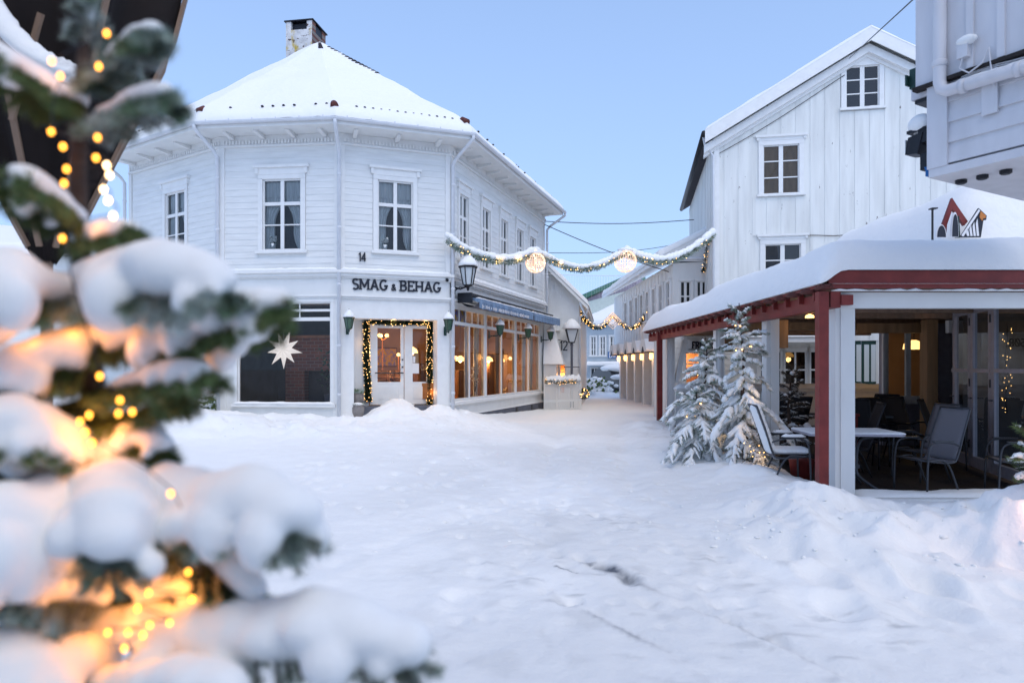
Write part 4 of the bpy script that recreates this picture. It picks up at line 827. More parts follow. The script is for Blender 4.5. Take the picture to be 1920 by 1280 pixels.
# ------------------------------------------------------------------ cafe terrace
TX, TY = 3.77, 8.2
def terrace():
    t = thing('cafe_terrace', 'open cafe terrace with red beams, white posts and a thick roof of snow', 'terrace', (8, 12, 0)); WCO.add(t.name)
    me = None
    for i in range(48):
        x = 3.95+i*.205
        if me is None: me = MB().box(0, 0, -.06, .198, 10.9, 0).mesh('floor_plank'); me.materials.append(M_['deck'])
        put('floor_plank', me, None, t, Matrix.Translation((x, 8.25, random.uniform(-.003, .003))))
    MB().box(3.9, 8.12, -.18, 14, 8.24, .03).build('floor_edge', 'white', t)
    for (x, y, w, m) in ((3.93, 8.3, .24, 'white'), (3.97, 10.65, .2, 'white'), (3.97, 13.3, .17, 'white'), (4.0, 17.6, .2, 'white')):
        mb = MB(); mb.box(x, y, -.1, x+w, y+w, 2.36); mb.box(x+.06, y-.018, -.1, x+w-.06, y, 2.33); mb.build('post', m, t)
    for (x, y, w) in ((3.655, 8.12, .115), (3.72, 17.45, .13)): MB().box(x, y, -.1, x+w, y+w, 2.5).build('red_post', 'red', t)
    for y in (10.75, 13.4):  # wooden props beside the posts
        MB().box(4.19, y, 1.9, 4.35, y+.16, 2.34).build('post_head', 'wood', t)
    MB().hexa([(4.2, 17.62, 1.2), (4.3, 17.62, 1.2), (4.3, 17.75, 1.2), (4.2, 17.75, 1.2), (4.42, 17.62, 2.3), (4.54, 17.62, 2.3), (4.54, 17.75, 2.3), (4.42, 17.75, 2.3)]).build('brace', 'white', t)
    # roof edge: beams, board ends, fascia
    MB().box(3.80, 8.14, 2.31, 3.92, 19.0, 2.50).build('side_beam', 'red', t)
    mb = MB()
    y = 8.15
    while y < 19.0: mb.ell((3.72, y, 2.545), (.09, .20, .035), 8, 4); y += .42
    tag(mb.build('roof_tile_end', 'red_tile', t, smooth=True), kind='stuff')
    MB().box(3.68, 8.10, 2.55, 3.80, 19.05, 2.585).build('eave_board', 'red', t)
    for k in range(24): MB().box(3.74, 8.45+k*.44, 2.42, 3.80, 8.50+k*.44, 2.55).build('rafter_tail', 'red', t)
    MB().box(3.76, 8.10, 2.535, 8.2, 8.15, 2.745).box(8.205, 8.10, 2.535, 14, 8.15, 2.745).build('red_fascia', 'red', t)
    MB().box(3.93, 8.22, 2.31, 14, 8.33, 2.50).build('front_beam', 'white', t); MB().box(3.92, 8.12, 2.34, 4.06, 8.22, 2.46).build('beam_end', 'red', t)
    snow_path(MB(), [(3.8+i*.09, 8.12, 2.505) for i in range(64)], .05, .045, 7, .8, 3).build('icy_rim', 'snow', t, smooth=True)
    MB().box(3.8, 8.16, 2.585, 14, 19, 2.62).build('roof_deck', 'rib', t)
    for k in range(8): MB().box(4.0, 9.3+k*1.25, 2.44, 9.5, 9.42+k*1.25, 2.58).build('ceiling_joist', 'rib', t)
    for (x0, y0, x1, y1, z0, z1, nm) in ((6.3, 12.45, 7.6, 12.57, 2.22, 2.40, 'wood_beam'), (7.36, 12.1, 7.55, 12.28, 0, 2.44, 'wood_post'), (4.3, 12.5, 6.3, 12.6, 2.28, 2.42, 'wood_beam'), (7.62, 12.6, 7.78, 12.76, 0, 2.44, 'wood_post')): MB().box(x0, y0, z0, x1, y1, z1).build(nm, 'wood', t)
    MB().box(7.65, 11.95, 2.2, 7.95, 12.05, 2.42).build('switch_box', 'white_trim', t)
    # snow on the roof
    def hs(x, y):
        base = 2.59+.16*float(sstep(x, 3.64, 3.95))+.14*float(sstep(x, 3.9, 5.6))*float(sstep(y, 8.1, 9.6))
        f = lambda d, r: math.sqrt(max(0, 1-(1-min(max(d/r, 0), 1))**2))
        k = f(x-3.64, .42)*f(y-8.07, .34)*f(19.2-y, .5)
        n = .10*float(fbm(x*.7, y*.7, 3, 14))+.035*float(fbm(x*3.3, y*3.3, 2, 15))
        return base+(.38+n)*k+.012*float(fbm(x*11, y*11, 2, 16))*min(1, k*2)
    xs = np.unique(np.concatenate([3.64+np.array([0, .004, .015, .035, .07, .12, .18, .25, .34]), np.arange(4.05, 14.1, .12)])); ys = np.unique(np.concatenate([8.07+np.array([0, .004, .015, .035, .07, .12, .18, .25]), np.arange(8.4, 19.0, .14), np.array([18.9, 19.0, 19.1, 19.18, 19.2])]))
    vs = [(x, y, hs(x, y)) for y in ys for x in xs]; n = len(xs); nb = len(vs)
    vs += [(3.64, 8.07, 2.588), (14.04, 8.07, 2.588), (14.04, 19.2, 2.588), (3.64, 19.2, 2.588)]
    MB().add(vs, [(j*n+i, j*n+i+1, (j+1)*n+i+1, (j+1)*n+i) for j in range(len(ys)-1) for i in range(n-1)]+[(nb+3, nb+2, nb+1, nb)]).build('roof_snow', 'snow', t, smooth=True, fix=False)
    # raised snow-covered part of the roof further back
    def hd(x, y):
        f = lambda d, r: math.sqrt(max(0, 1-(1-min(max(d/r, 0), 1))**2))
        return 2.95+1.62*f(x-6.55, .95)*f(y-10.2, .6)*f(15.5-y, .8)+.10*float(fbm(x*.8, y*.8, 3, 18))
    xs = np.concatenate([6.55+np.array([0, .005, .02, .05, .1, .16, .24, .34, .46, .6, .76, .95]), np.arange(7.7, 14, .3)]); ys = np.concatenate([10.2+np.array([0, .005, .02, .05, .1, .16, .24, .34, .46, .6]), np.arange(11, 14.7, .3), 15.5-np.array([.8, .5, .3, .15, .05, 0])])
    n = len(xs); MB().add([(x, y, hd(x, y)) for y in ys for x in xs], [(j*n+i, j*n+i+1, (j+1)*n+i+1, (j+1)*n+i) for j in range(len(ys)-1) for i in range(n-1)]).build('raised_roof_snow', 'snow', t, smooth=True, fix=False)
    mb = MB(); snow_grid(mb, (4.25, 8.26, .0), (6.3, 8.26, .0), (4.25, 8.75, 0), (6.3, 8.75, 0), .06, 14, 6, .2, (1, 1, 1, 1), .03, 5); mb.build('blown_in_snow', 'snow', t, smooth=True, fix=False)
    # far railing
    MB().box(4.15, 17.3, .12, 13, 17.36, .98).build('railing_panel', 'white', t); MB().box(4.15, 17.22, .98, 13, 17.44, 1.05).build('railing_rail', 'white_trim', t)
    snow_path(MB(), [(4.1+i*.15, 17.33, 1.04) for i in range(59)], .15, .17, 9, .22, 6).build('railing_snow', 'snow', t, smooth=True)
    for k in range(6): MB().box(4.8+k*1.5, 17.2, 0, 4.9+k*1.5, 17.3, 1.0).build('railing_post', 'white_trim', t)
    # the restaurant behind: porch wall with two panes, and its folding doors
    wfB = WF((7.60, 14.0), (11.5, 14.0)); w = (.04, .98, .92, 2.4)
    wall_holes('porch_wall', wfB, 0, 3.9, 0, 2.58, [w], 'grey_metal', t); window(t, wfB, *w, vb=((.53, .1),), casing=.05, sill=True, room=None, glass='glass_dark', fr=.09, frame='white_trim', name='porch_window', snow=False)
    a0, a1, a2 = Vector((7.42, 11.45)), Vector((6.98, 9.9)), Vector((6.62, 8.62))
    zt = 2.55
    for i, (a, b, n) in enumerate(((a0, a1, 2), (a1, a2, 1))):
        wf = WF(a, b)
        for k in range(n):
            u0, u1 = wf.L*k/n+.008, wf.L*(k+1)/n-.008; mb = MB(); f = .10
            mb.box(u0, -.03, .06, u0+f, .03, zt); mb.box(u1-f, -.03, .06, u1, .03, zt); mb.box(u0+f, -.03, zt-.12, u1-f, .03, zt); mb.box(u0+f, -.03, .06, u1-f, .03, .22)
            o = mb.build('folding_door', 'grey_metal', t, wf.M)
            MB().quad((u0+f, 0, .22), (u1-f, 0, .22), (u1-f, 0, zt-.12), (u0+f, 0, zt-.12)).build('pane', 'glass_dark', o, wf.M, fix=False)
            MB().box(u0, -.05, 1.52, u1, -.031, 1.575).build('door_bar', 'grey_metal', o, wf.M)
            for z in (.35, 1.3, 2.25): MB().box(u1-.03, -.045, z, u1+.0, -.031, z+.12).build('hinge', 'steel', o, wf.M)
            MB().tube([(u0+.05, -.03, 1.12), (u0+.05, -.08, 1.12), (u0+.17, -.08, 1.12)], .012, 6).build('handle', 'steel', o, wf.M)
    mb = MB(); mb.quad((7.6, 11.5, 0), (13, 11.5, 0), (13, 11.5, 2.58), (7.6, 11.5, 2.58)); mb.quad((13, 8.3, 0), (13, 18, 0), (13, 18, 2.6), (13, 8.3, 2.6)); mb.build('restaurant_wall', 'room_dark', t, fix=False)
    MB().box(9.25, 16.9, 0, 13, 17.0, 2.6).build('partition', 'room_warm', t)
    return t
terrace()
# restaurant sign half buried in the snow of the raised roof
def roof_sign():
    Y = 10.12; t = thing('roof_sign', 'red peaked restaurant sign with dark arches half buried in roof snow', 'sign', P(1795, 442, Y)); WCO.add(t.name)
    def plate(name, pts, m, y0=0, th=.05):
        q = [P(px, py, Y) for px, py in pts]; MB().prism([(p.x, p.z) for p in q], Y+y0, Y+y0+th).build(name, m, t)
    plate('red_gable', [(1785.6, 371), (1793, 383), (1815, 415), (1808, 423), (1788, 394), (1786, 392), (1776, 421), (1774, 443), (1768, 443), (1768, 420)], 'red')
    def arch(cx, w, top, y0):
        o = [(cx-w, 446)]+[(cx-w*math.cos(R(a)), 446-(446-top)*math.sin(R(a))) for a in range(15, 180, 15)]+[(cx+w, 446)]
        plate('arch_rim', o, 'whitesign', y0, .03); plate('arch', [(cx+(x-cx)*.78, 446-(446-y)*.90) for x, y in o], 'letter', y0-.012, .011)
    arch(1761, 10, 422, -.05); arch(1783.5, 7, 400, -.09)
    plate('teal_plate', [(1790, 446), (1790, 408), (1797, 405), (1799, 446)], 'green_door', -.02, .018)
    plate('wing_rim', [(1796, 446), (1830, 392), (1845, 406), (1844, 414), (1839, 414), (1834, 446)], 'letter', -.06, .03)
    plate('wing_edge', [(1797, 443), (1829.5, 394), (1832, 397), (1801, 445)], 'whitesign', -.068, .007)
    plate('wing_tip', [(1833, 398), (1843, 406), (1842, 411), (1838, 411), (1836, 416), (1831, 409)], 'orange', -.068, .007)
    for x, h in ((1808, 430), (1814, 424), (1820, 418), (1826, 412)): plate('stripe', [(x, 444), (x-2, h+8), (x+1, h), (x+4, 444)], 'whitesign', -.068, .007)
    MB().box(P(1757, 0, Y).x, Y+.1, 3.3, P(1758.3, 0, Y).x, Y+.14, P(0, 386, Y).z).box(P(1756, 0, Y).x, Y+.1, P(0, 388, Y).z, P(1767, 0, Y).x, Y+.2, P(0, 386, Y).z).build('sign_lamp', 'black', t)
roof_sign()

# ------------------------------------------------------------------ near building on the right, jutting out over the terrace front
def near_house():
    c = Vector((3.99, 6.5)); u = Vector((.495, -.869)).normalized(); wf = WF(c, c+u*3.2); t = thing('jutting_house', 'shaded white upper storey of a near building jutting out with a fat drainpipe', 'building', (c.x+1.6, c.y-1, 0)); WCO.add(t.name)
    zb, zt, zh = wf.pz(1751, 314), wf.pz(1778, 156), 7.2; L = 3.2
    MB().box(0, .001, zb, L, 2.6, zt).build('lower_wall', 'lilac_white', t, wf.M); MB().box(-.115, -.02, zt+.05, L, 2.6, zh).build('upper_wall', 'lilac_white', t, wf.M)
    n = 4; z = zb
    hh = (zt-zb)/n
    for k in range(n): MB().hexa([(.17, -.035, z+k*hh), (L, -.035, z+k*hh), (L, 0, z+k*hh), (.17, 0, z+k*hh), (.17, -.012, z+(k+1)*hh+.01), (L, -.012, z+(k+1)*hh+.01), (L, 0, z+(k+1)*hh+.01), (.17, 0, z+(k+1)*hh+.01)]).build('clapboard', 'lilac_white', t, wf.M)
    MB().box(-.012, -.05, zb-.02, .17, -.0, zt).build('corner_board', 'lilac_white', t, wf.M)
    x = -.12; k = 0
    while x < L:
        MB().box(x, -.045, zt+.04, x+.245, -.021, zh).build('board', 'lilac_white', t, wf.M); MB().box(x+.215, -.07, zt+.045, x+.275, -.0451, zh).build('batten', 'lilac_white', t, wf.M); x += .25
    MB().box(-.13, -.085, zt-.0, L, .0, zt+.035).build('drip_board', 'deck', t, wf.M)
    MB().box(wf.px(1846), -.055, wf.pz(1860, 216), wf.px(1876), -.036, zt-.005).build('cover_board', 'lilac_white', t, wf.M)
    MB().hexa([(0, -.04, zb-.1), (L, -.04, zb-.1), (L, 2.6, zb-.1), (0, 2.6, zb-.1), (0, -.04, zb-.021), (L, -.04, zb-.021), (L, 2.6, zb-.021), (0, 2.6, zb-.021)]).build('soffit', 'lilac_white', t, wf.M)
    for px in (1802, 1842, 1886): MB().lathe([(.035, -.04), (.05, -.03), (.05, 0)], 12, (wf.px(px, .3), .3, zb-.1)).build('soffit_lamp', 'black', t, wf.M)
    up = wf.px(1763, -.09); zp = wf.pz(1770, 173, -.09)
    pts = [(up, -.10, zh), (up, -.10, zp+.22), (up, -.10, zp+.10), (up+.02, -.10, zp+.03), (up+.07, -.10, zp), (up+.16, -.10, zp-.003), (L, -.10, zp-.10)]
    mb = MB().tube(pts, .055, 14)
    for q in ((up, -.10, zp+.24),): mb.lathe([(.058, 0), (.064, .01), (.064, .05), (.058, .06)], 14, q)
    for s in (.18, .62, 1.1): mb.tube([(up+s, -.10, zp-.004-s*.03), (up+s+.05, -.10, zp-.006-s*.03)], .064, 14)
    mb.build('drainpipe', 'lilac_white', t, wf.M, smooth=True)
    snow_path(MB(), [(up+.12+i*.06, -.10, zp+.045-.003*i*.6) for i in range(50)], .035, .03, 7, .5, 2).build('pipe_snow', 'snow', t, wf.M, smooth=True)
    for z0, am in ((zt-.03, .02), (zt-.055, .012), (zt-.012, .015)): MB().tube([(.3+i*.1, -.06, z0+am*math.sin(i*.9)) for i in range(29)], .006, 5).build('cable', 'lilac_white', t, wf.M)
    jb = wf.px(1817); jz = wf.pz(1817, 100); MB().box(jb-.04, -.13, jz-.07, jb+.05, -.072, jz+.08).build('junction_box', 'lilac_white', t, wf.M); MB().ell((jb+.03, -.1, jz+.08), (.09, .06, .045), 10, 6).build('box_snow', 'snow', t, wf.M, smooth=True)
    MB().tube([(jb, -.11, jz-.07), (jb-.03, -.1, jz-.15), (jb+.05, -.1, jz-.22), (jb+.16, -.1, jz-.17), (jb+.2, -.08, jz-.05), (jb+.24, -.08, jz-.4)], .008, 6).build('cable', 'lilac_white', t, wf.M)
    # things fixed to the hidden side of the corner
    z1, z2 = wf.pz(1745, 150), wf.pz(1745, 112); MB().box(-.235, .05, z1, -.117, .2, z2).box(-.25, .0, z1+.03, -.235, .2, z2-.06).build('meter_box', 'green_metal', t, wf.M)
    MB().box(-.20, .02, wf.pz(1745, 176), -.0, .3, wf.pz(1745, 156)).build('bracket_box', 'lilac_white', t, wf.M); MB().box(-.17, .03, wf.pz(1745, 184), -.0, .28, wf.pz(1745, 177)).build('bracket_shadow_strip', 'black', t, wf.M)  # black box stands in for the shadow under the bracket box
    zf = wf.pz(1745, 262); M = wf.M @ Matrix.Translation((-.10, .06, zf)); mb = MB()
    mb.box(-.03, -.05, -.0, .10, .12, .13); mb.hexa([(-.15, -.06, -.08), (-.03, -.06, -.10), (-.03, .12, -.10), (-.15, .12, -.08), (-.12, -.06, .08), (.02, -.06, .10), (.02, .12, .10), (-.12, .12, .08)]); mb.box(-.14, -.05, .12, .10, .1, .15); mb.box(-.02, -.03, -.26, .1, .05, -.10); mb.tube([(-.12, 0, .13), (-.12, 0, .17), (.0, 0, .17)], .015, 6)
    mb.build('flood_lamp', 'black', t, M); MB().box(-.155, -.05, -.07, -.150, .11, .07).build('lamp_lens', 'lantern_glass', t, M)
    MB().ell((-.04, .02, .2), (.12, .1, .10), 12, 8).build('lamp_snow', 'snow', t, M, smooth=True)
    MB().quad((.02, -.035, -.24), (.1, -.035, -.24), (.1, -.035, -.36), (.06, -.035, -.34)).box(.03, -.03, -.33, .1, .03, -.24).build('dark_cloth', 'bluesign', t, M)
    g0 = wf.at(.95, 0, 0); g1 = wf.at(3.2, 0, 0); W2 = WF(g0.xy+wf.i*.9+u*.9, g1.xy+wf.i*.9); wall_holes('ground_floor_wall', W2, 0, W2.L, 0, zb-.1, [], 'white', t)
near_house()

# ------------------------------------------------------------------ street behind: number 12, the row with lit columns, the far houses
def street():
    # number 12
    wf = WF((-1.6, 27.2), (2.62, 26.6)); t = thing('white_gabled_house', 'white gabled house with number 12, steep snowy porch roof and orange window', 'house', (.6, 29, 0)); WCO.add(t.name)
    ze = 4.15; pk = .6; sl = 1.0; zr = lambda u: ze+(wf.L-u)*sl if u > pk else ze+(wf.L-pk)*sl
    lw = (wf.px(1048.5), wf.px(1061), .55, 1.72); sw = (wf.px(1040.5), wf.px(1046), wf.pz(1043, 617), wf.pz(1043, 600)); dw = (wf.px(1021.5), wf.px(1026.5), .2, 1.4)
    W_ = wall_holes('wall', wf, 0, wf.L, 0, ze, [lw, dw], 'white', t); MB().prism([(0, ze), (wf.L, ze), (pk, ze+(wf.L-pk)*sl), (0, ze+(wf.L-pk)*sl)], 0, .12).build('gable_top', 'white', t, wf.M)
    vert_boards(W_, wf, 1.9, wf.L-.05, lambda u: .1, lambda u: zr(u)-.05, [(a-.06, b+.06, c-.06, d+.06) for a, b, c, d in (lw, sw, dw)], .22, 'white_trim', out=.01)
    window(t, wf, *lw, vb=(), hb=((.4, .04), (.72, .04)), casing=.06, room='room_warm', glass='glass_shop', depth=.4, label='orange lit window', snow=False); window(t, wf, *sw, vb=(), hb=((.5, .04),), casing=.05, room=None, snow=False, d=-.03)
    window(t, wf, *dw, vb=(), casing=.05, room='room_dark', snow=False)
    l = bpy.data.lights.new('window_light', 'POINT'); l.energy = 12; l.color = (1, .45, .12); l.shadow_soft_size = .1; o = bpy.data.objects.new('room_lamp', l); C.objects.link(o); o.location = wf.at((lw[0]+lw[1])/2, .4, 1.3); tag(o, 'orange lamp behind the window of number 12', 'lamp')
    mb = MB(); mb.hexa([(wf.L+.35, -.4, ze-.35), (wf.L+.35, 9, ze-.35), (pk, 9, ze+(wf.L-pk)*sl), (pk, -.4, ze+(wf.L-pk)*sl), (wf.L+.35, -.4, ze-.2), (wf.L+.35, 9, ze-.2), (pk, 9, ze+(wf.L-pk)*sl+.15), (pk, -.4, ze+(wf.L-pk)*sl+.15)]); mb.build('roof', 'white_trim', t, wf.M)
    mb = MB(); snow_grid(mb, (wf.L+.38, -.42, ze-.2), (pk, -.42, ze+(wf.L-pk)*sl+.15), (wf.L+.38, 9, ze-.2), (pk, 9, ze+(wf.L-pk)*sl+.15), .18, 14, 14, .1, (1, 0, 1, 0), .02, 3); mb.build('roof_snow', 'snow', t, wf.M, smooth=True)
    MB().box(wf.L-.08, .13, 0, wf.L, 9, ze-.1).build('side_wall', 'white', t, wf.M)
    MB().tube([(wf.L+.35, -.3, ze-.25), (wf.L+.3, -.2, ze-.45), (wf.L+.03, -.1, ze-.62), (wf.L+.03, -.1, .3)], .04, 8).build('downpipe', 'pipe', t, wf.M, smooth=True)
    # steep porch roof
    a, b = wf.px(1019, -1), wf.px(1057, -1); z0 = wf.pz(1040, 680, -1); z1 = wf.pz(1025, 588, -1)
    MB().hexa([(a, -1.1, z0-.05), (b, -1.1, z0-.05), (b, -.03, z0-.05), (a, -.03, z0-.05), (a, -.6, z1), (b-.55, -.6, z1), (b-.55, -.03, z1), (a, -.03, z1)]).build('porch_roof', 'snow', t, wf.M)
    MB().box(a, -1.0, 0, wf.px(1043, -1), -.04, z0-.06).build('porch_wall', 'white', t, wf.M)
    w2 = (wf.px(1047.5, -1.03), wf.px(1057.0, -1.03)); 
    n = thing('iron_number', 'wrought iron number 12 on a bracket', 'house number', wf.at(wf.px(1056), -.3, wf.pz(1055, 656))); M2 = wf.X(wf.px(1050, -.3), -.3, wf.pz(1055, 657))
    letters('12', .36, n, M2, width=.30, serif=0, w=.12); MB().tube([(-.1, 0, .42), (.5, 0, .26)], .014, 6).build('bracket', 'black', n, M2)
    f = thing('hanging_banner', 'black vertical banner hanging beside the street lamp', 'banner', P(1082, 652, 27.5)); q0, q1 = P(1074, 651, 27.5), P(1089, 604, 27.5)
    MB().box(q0.x, 27.5, q0.z, q1.x, 27.52, q1.z).build('cloth', 'letter', f, Matrix()); MB().tube([(q0.x-.3, 27.5, q1.z), (q1.x+.05, 27.5, q1.z)], .015, 6).build('rod', 'black', f, Matrix())
    # picket fence with a snowy garland
    fa, fb = P(1021, 757, 25.0), P(1089, 742, 25.8); t = thing('picket_fence', 'white picket fence capped with snow beside the corner house', 'fence', ((fa.x+fb.x)/2, 25.4, 0)); WCO.add(t.name); k = 22
    for i in range(k+1): p = fa.lerp(fb, i/k); MB().box(p.x-.022, p.y-.01, .0, p.x+.022, p.y+.01, 1.05).build('picket', 'white', t)
    for z in (.35, .9): MB().bar((fa.x, 25.03, z), (fb.x, 25.83, z), .03, .08).build('rail', 'white', t)
    snow_path(MB(), [Vector((fa.x, 25.0, 1.02)).lerp(Vector((fb.x, 25.8, 1.10)), i/30) for i in range(31)], .16, .28, 9, .35, 4).build('fence_snow', 'snow', t, smooth=True)
    # row with lit columns
    wf = WF((5.55, 37), (5.80, 24.6)); t = thing('long_white_row', 'long white street building with a row of lit columns and small upper windows', 'building', (8, 31, 0)); WCO.add(t.name); ze = 5.35
    ws = [(wf.px(a), wf.px(b), 3.55, 4.75) for a, b in ((1172, 1176), (1182, 1186.5), (1192, 1197), (1201.5, 1207), (1212, 1217), (1224, 1230), (1237, 1243.5), (1250.5, 1257.5))]
    W_ = wall_holes('wall', wf, 0, wf.L, 2.6, ze, ws, 'white', t); vert_boards(W_, wf, .05, wf.L-.05, lambda u: 2.65, lambda u: ze-.1, [(a-.1, b+.1, c-.1, d+.1) for a, b, c, d in ws], .3, 'white_trim')
    for w in ws: window(t, wf, *w, casing=.08, room='room_dark', hb=((.5, .05),), snow=False, fr=.04, depth=.3)
    MB().box(-.1, -.2, 2.45, wf.L+.1, 0, 2.65).build('string_course', 'white_trim', t, wf.M); wall_holes('ground_floor_wall', wf, 0, wf.L, 0, 2.45, [], 'white_trim', t, d=.35)
    mb = MB(); mb.hexa([(-.5, -.6, ze), (wf.L+.3, -.6, ze), (wf.L+.3, 4.5, ze+2.6), (-.5, 4.5, ze+2.6), (-.5, -.6, ze+.15), (wf.L+.3, -.6, ze+.15), (wf.L+.3, 4.5, ze+2.75), (-.5, 4.5, ze+2.75)]); mb.build('roof', 'white_trim', t, wf.M)
    mb = MB(); snow_grid(mb, (-.5, -.62, ze+.15), (wf.L+.3, -.62, ze+.15), (-.5, 4.5, ze+2.75), (wf.L+.3, 4.5, ze+2.75), .22, 24, 10, .12, (1, 0, 1, 1), .03, 9); mb.build('roof_snow', 'snow', t, wf.M, smooth=True, fix=False)
    cols = [1164, 1177, 1191.5, 1208, 1226, 1246]
    for i, px in enumerate(cols):
        u = wf.px(px); MB().box(u-.16, -.05, 0, u+.16, .34, 2.45).build('column', 'white_trim', t, wf.M)
        if i < 5:
            u2 = (u+wf.px(cols[i+1]))/2; q = (wf.px(cols[i+1])-u)/2-.25; MB().box(u2-q, .30, .1 if i in (2, 3) else .75, u2+q, .345, 1.9).build('shop_pane', 'glass_dark', t, wf.M); MB().box(u2-q*.9, .33, .1, u2+q*.9, .349, 2.0).build('dark_interior', 'room_dark', t, wf.M)
            MB().prism([(u2-.20, 2.16), (u2+.20, 2.16), (u2, 2.40)], -.66, -.2).build('awning', 'letter', t, wf.M)
            MB().prism([(u2-.62, 2.26), (u2-.22, 2.2), (u2, 2.44), (u2+.22, 2.2), (u2+.62, 2.26), (u2+.3, 2.7), (u2-.3, 2.7)], -.64, -.1).build('awning_snow', 'snow', t, wf.M)
        lt = thing('column_lamp', ('small lit lamp on the %s column of the long white row' % ('farthest', 'second', 'third', 'fourth', 'fifth', 'nearest')[i]), 'wall lamp', wf.at(u, -.12, 1.9), 0, 'lamps on the lit columns')
        MB().lathe([(.04, 0), (.07, .05), (.07, .2), (.05, .28)], 8).build('lamp_glass', 'lamp_glow', lt); MB().lathe([(.12, .28), (.04, .38), (.0, .4)], 8).build('cap', 'black', lt)
        l = bpy.data.lights.new('lamp_light', 'POINT'); l.energy = 3; l.color = (1, .5, .22); l.shadow_soft_size = .08; o = bpy.data.objects.new('lamp_light', l); C.objects.link(o); o.parent = lt; o.matrix_basis = Matrix.Translation(wf.i.to_3d()*-.25+Vector((0, 0, .1)))
    we = WF((5.80, 24.6), (7.2, 24.6)); ws = [(.25, .65, 3.6, 4.7), (.85, 1.2, 3.6, 4.7)]
    wall_holes('end_wall', we, 0, 1.4, 0, ze+.05, ws, 'white', t); MB().prism([(-.4, ze+.05), (1.4, ze+.05), (1.4, ze+.95), (-.4, ze-.02)], 0, .1).build('end_gable', 'white', t, we.M)
    for w in ws: window(t, we, *w, casing=.07, room='room_dark', hb=((.5, .05),), snow=False, depth=.3)
    MB().tube([(-.4, -.3, ze+.1), (1.4, -.3, ze+.12)], .06, 8).build('gutter', 'pipe', t, we.M, smooth=True)
    # pale blue house closing the street
    wf = WF((4.85, 45), (7.4, 44)); t = thing('pale_blue_house', 'pale blue house with three upper windows and a blue BIP sign at the street end', 'house', (6.2, 47, 0)); WCO.add(t.name); ze = 4.35
    ws = [(wf.px(a), wf.px(b), 2.35, 3.6) for a, b in ((1108, 1117.5), (1125.5, 1135), (1144, 1155))]; gs = [(wf.px(a), wf.px(b), .1, 1.55) for a, b in ((1108, 1121), (1126, 1137), (1141, 1163))]
    W_ = wall_holes('wall', wf, 0, wf.L, 0, ze, ws+gs, 'bluehouse', t); clapboards(W_, wf, .05, wf.L, 1.95, ze-.1, [(a-.1, b+.1, c-.1, d+.1) for a, b, c, d in ws], .2, 'bluehouse')
    for w in ws: window(t, wf, *w, casing=.09, room='curtain', hb=((.33, .04), (.66, .04)), snow=True, depth=.2)
    for w in gs: window(t, wf, *w, casing=.05, room='room_dark', vb=((.5, .06),), snow=False, depth=.8, sill=False)
    MB().box(.2, -.7, 1.62, wf.L, 0, 1.72).build('canopy', 'bluehouse', t, wf.M); mb = MB(); snow_grid(mb, (.2, -.75, 1.72), (wf.L, -.75, 1.72), (.2, 0, 1.75), (wf.L, 0, 1.75), .22, 10, 4); mb.build('canopy_snow', 'snow', t, wf.M, smooth=True, fix=False)
    mb = MB(); snow_grid(mb, (-.5, -.4, ze), (wf.L+.5, -.4, ze), (2.3, 5, ze+2.2), (wf.L+2, 5, ze+2.2), .3, 10, 10); mb.quad((-.5, -.4, ze-.05), (wf.L+.5, -.4, ze-.05), (wf.L+2, 5, ze+2.15), (2.3, 5, ze+2.15)); mb.build('roof_snow', 'snow', t, wf.M, smooth=True, fix=False)
    u0, u1 = wf.px(1140, -.1), wf.px(1160, -.1); z0, z1 = wf.pz(1150, 671, -.1), wf.pz(1150, 659, -.1); o = MB().box(u0, -.14, z0, u1, -.1, z1).build('sign_plate', 'bluesign', t, wf.M); letters('BIP', (z1-z0)*.8, o, wf.X(u0+.06, -.142, z0+.04), m='whitesign', width=(u1-u0)-.12, serif=0, w=.13)
    # building with a green roof edge behind it, pale green one on its left
    wf = WF((6.15, 60), (11, 58)); t = thing('plum_clad_building', 'tall plum grey building with a green roof edge behind the blue house', 'building', (8, 62, 0)); WCO.add(t.name)
    W_ = MB().prism([(0, 0), (4.8, 0), (4.8, 9.3), (0, 7.4)], 0, 4).build('wall', 'plum', t, wf.M); MB().hexa([(-.3, -.4, 7.35), (4.8, -.4, 9.3), (4.8, 4, 9.3), (-.3, 4, 7.35), (-.3, -.4, 7.75), (4.8, -.4, 9.7), (4.8, 4, 9.7), (-.3, 4, 7.75)]).build('roof_edge', 'greenroof', t, wf.M); MB().prism([(0, 6.2), (4.8, 6.2), (4.8, 8.3), (0, 7.2)], -.05, -.001).build('upper_wall', 'greygreen', t, wf.M)
    wf = WF((3.9, 50), (6.3, 50)); t = thing('pale_green_house', 'pale green low house behind the lamp post', 'house', (5, 52, 0)); WCO.add(t.name)
    w = [(wf.px(1089), wf.px(1103), .3, 1.6)]; wall_holes('wall', wf, 0, 2.4, 0, 3.3, w, 'greygreen', t); window(t, wf, *w[0], casing=.08, room='room_dark', snow=False, depth=.5); MB().hexa([(-.2, -.6, 1.9), (1.6, -.6, 1.9), (1.6, 0, 2.2), (-.2, 0, 2.2), (-.2, -.6, 2.1), (1.6, -.6, 2.1), (1.6, 0, 2.5), (-.2, 0, 2.5)]).build('porch_roof', 'snow', t, wf.M); MB().box(-.2, -.4, 3.3, 2.5, 3, 3.6).build('roof_snow', 'snow', t, wf.M)
    s = thing('dark_shop_sign', 'small dark sign with pale print above the far shop', 'sign', P(1095, 667, 47)); q0, q1 = P(1087, 667.5, 47), P(1103, 660, 47); MB().box(q0.x, 46.95, q0.z, q1.x, 47.05, q1.z).build('sign_board', 'letter', s, Matrix())
    mb = MB(); rr = random.Random(4); x = q0.x+.05
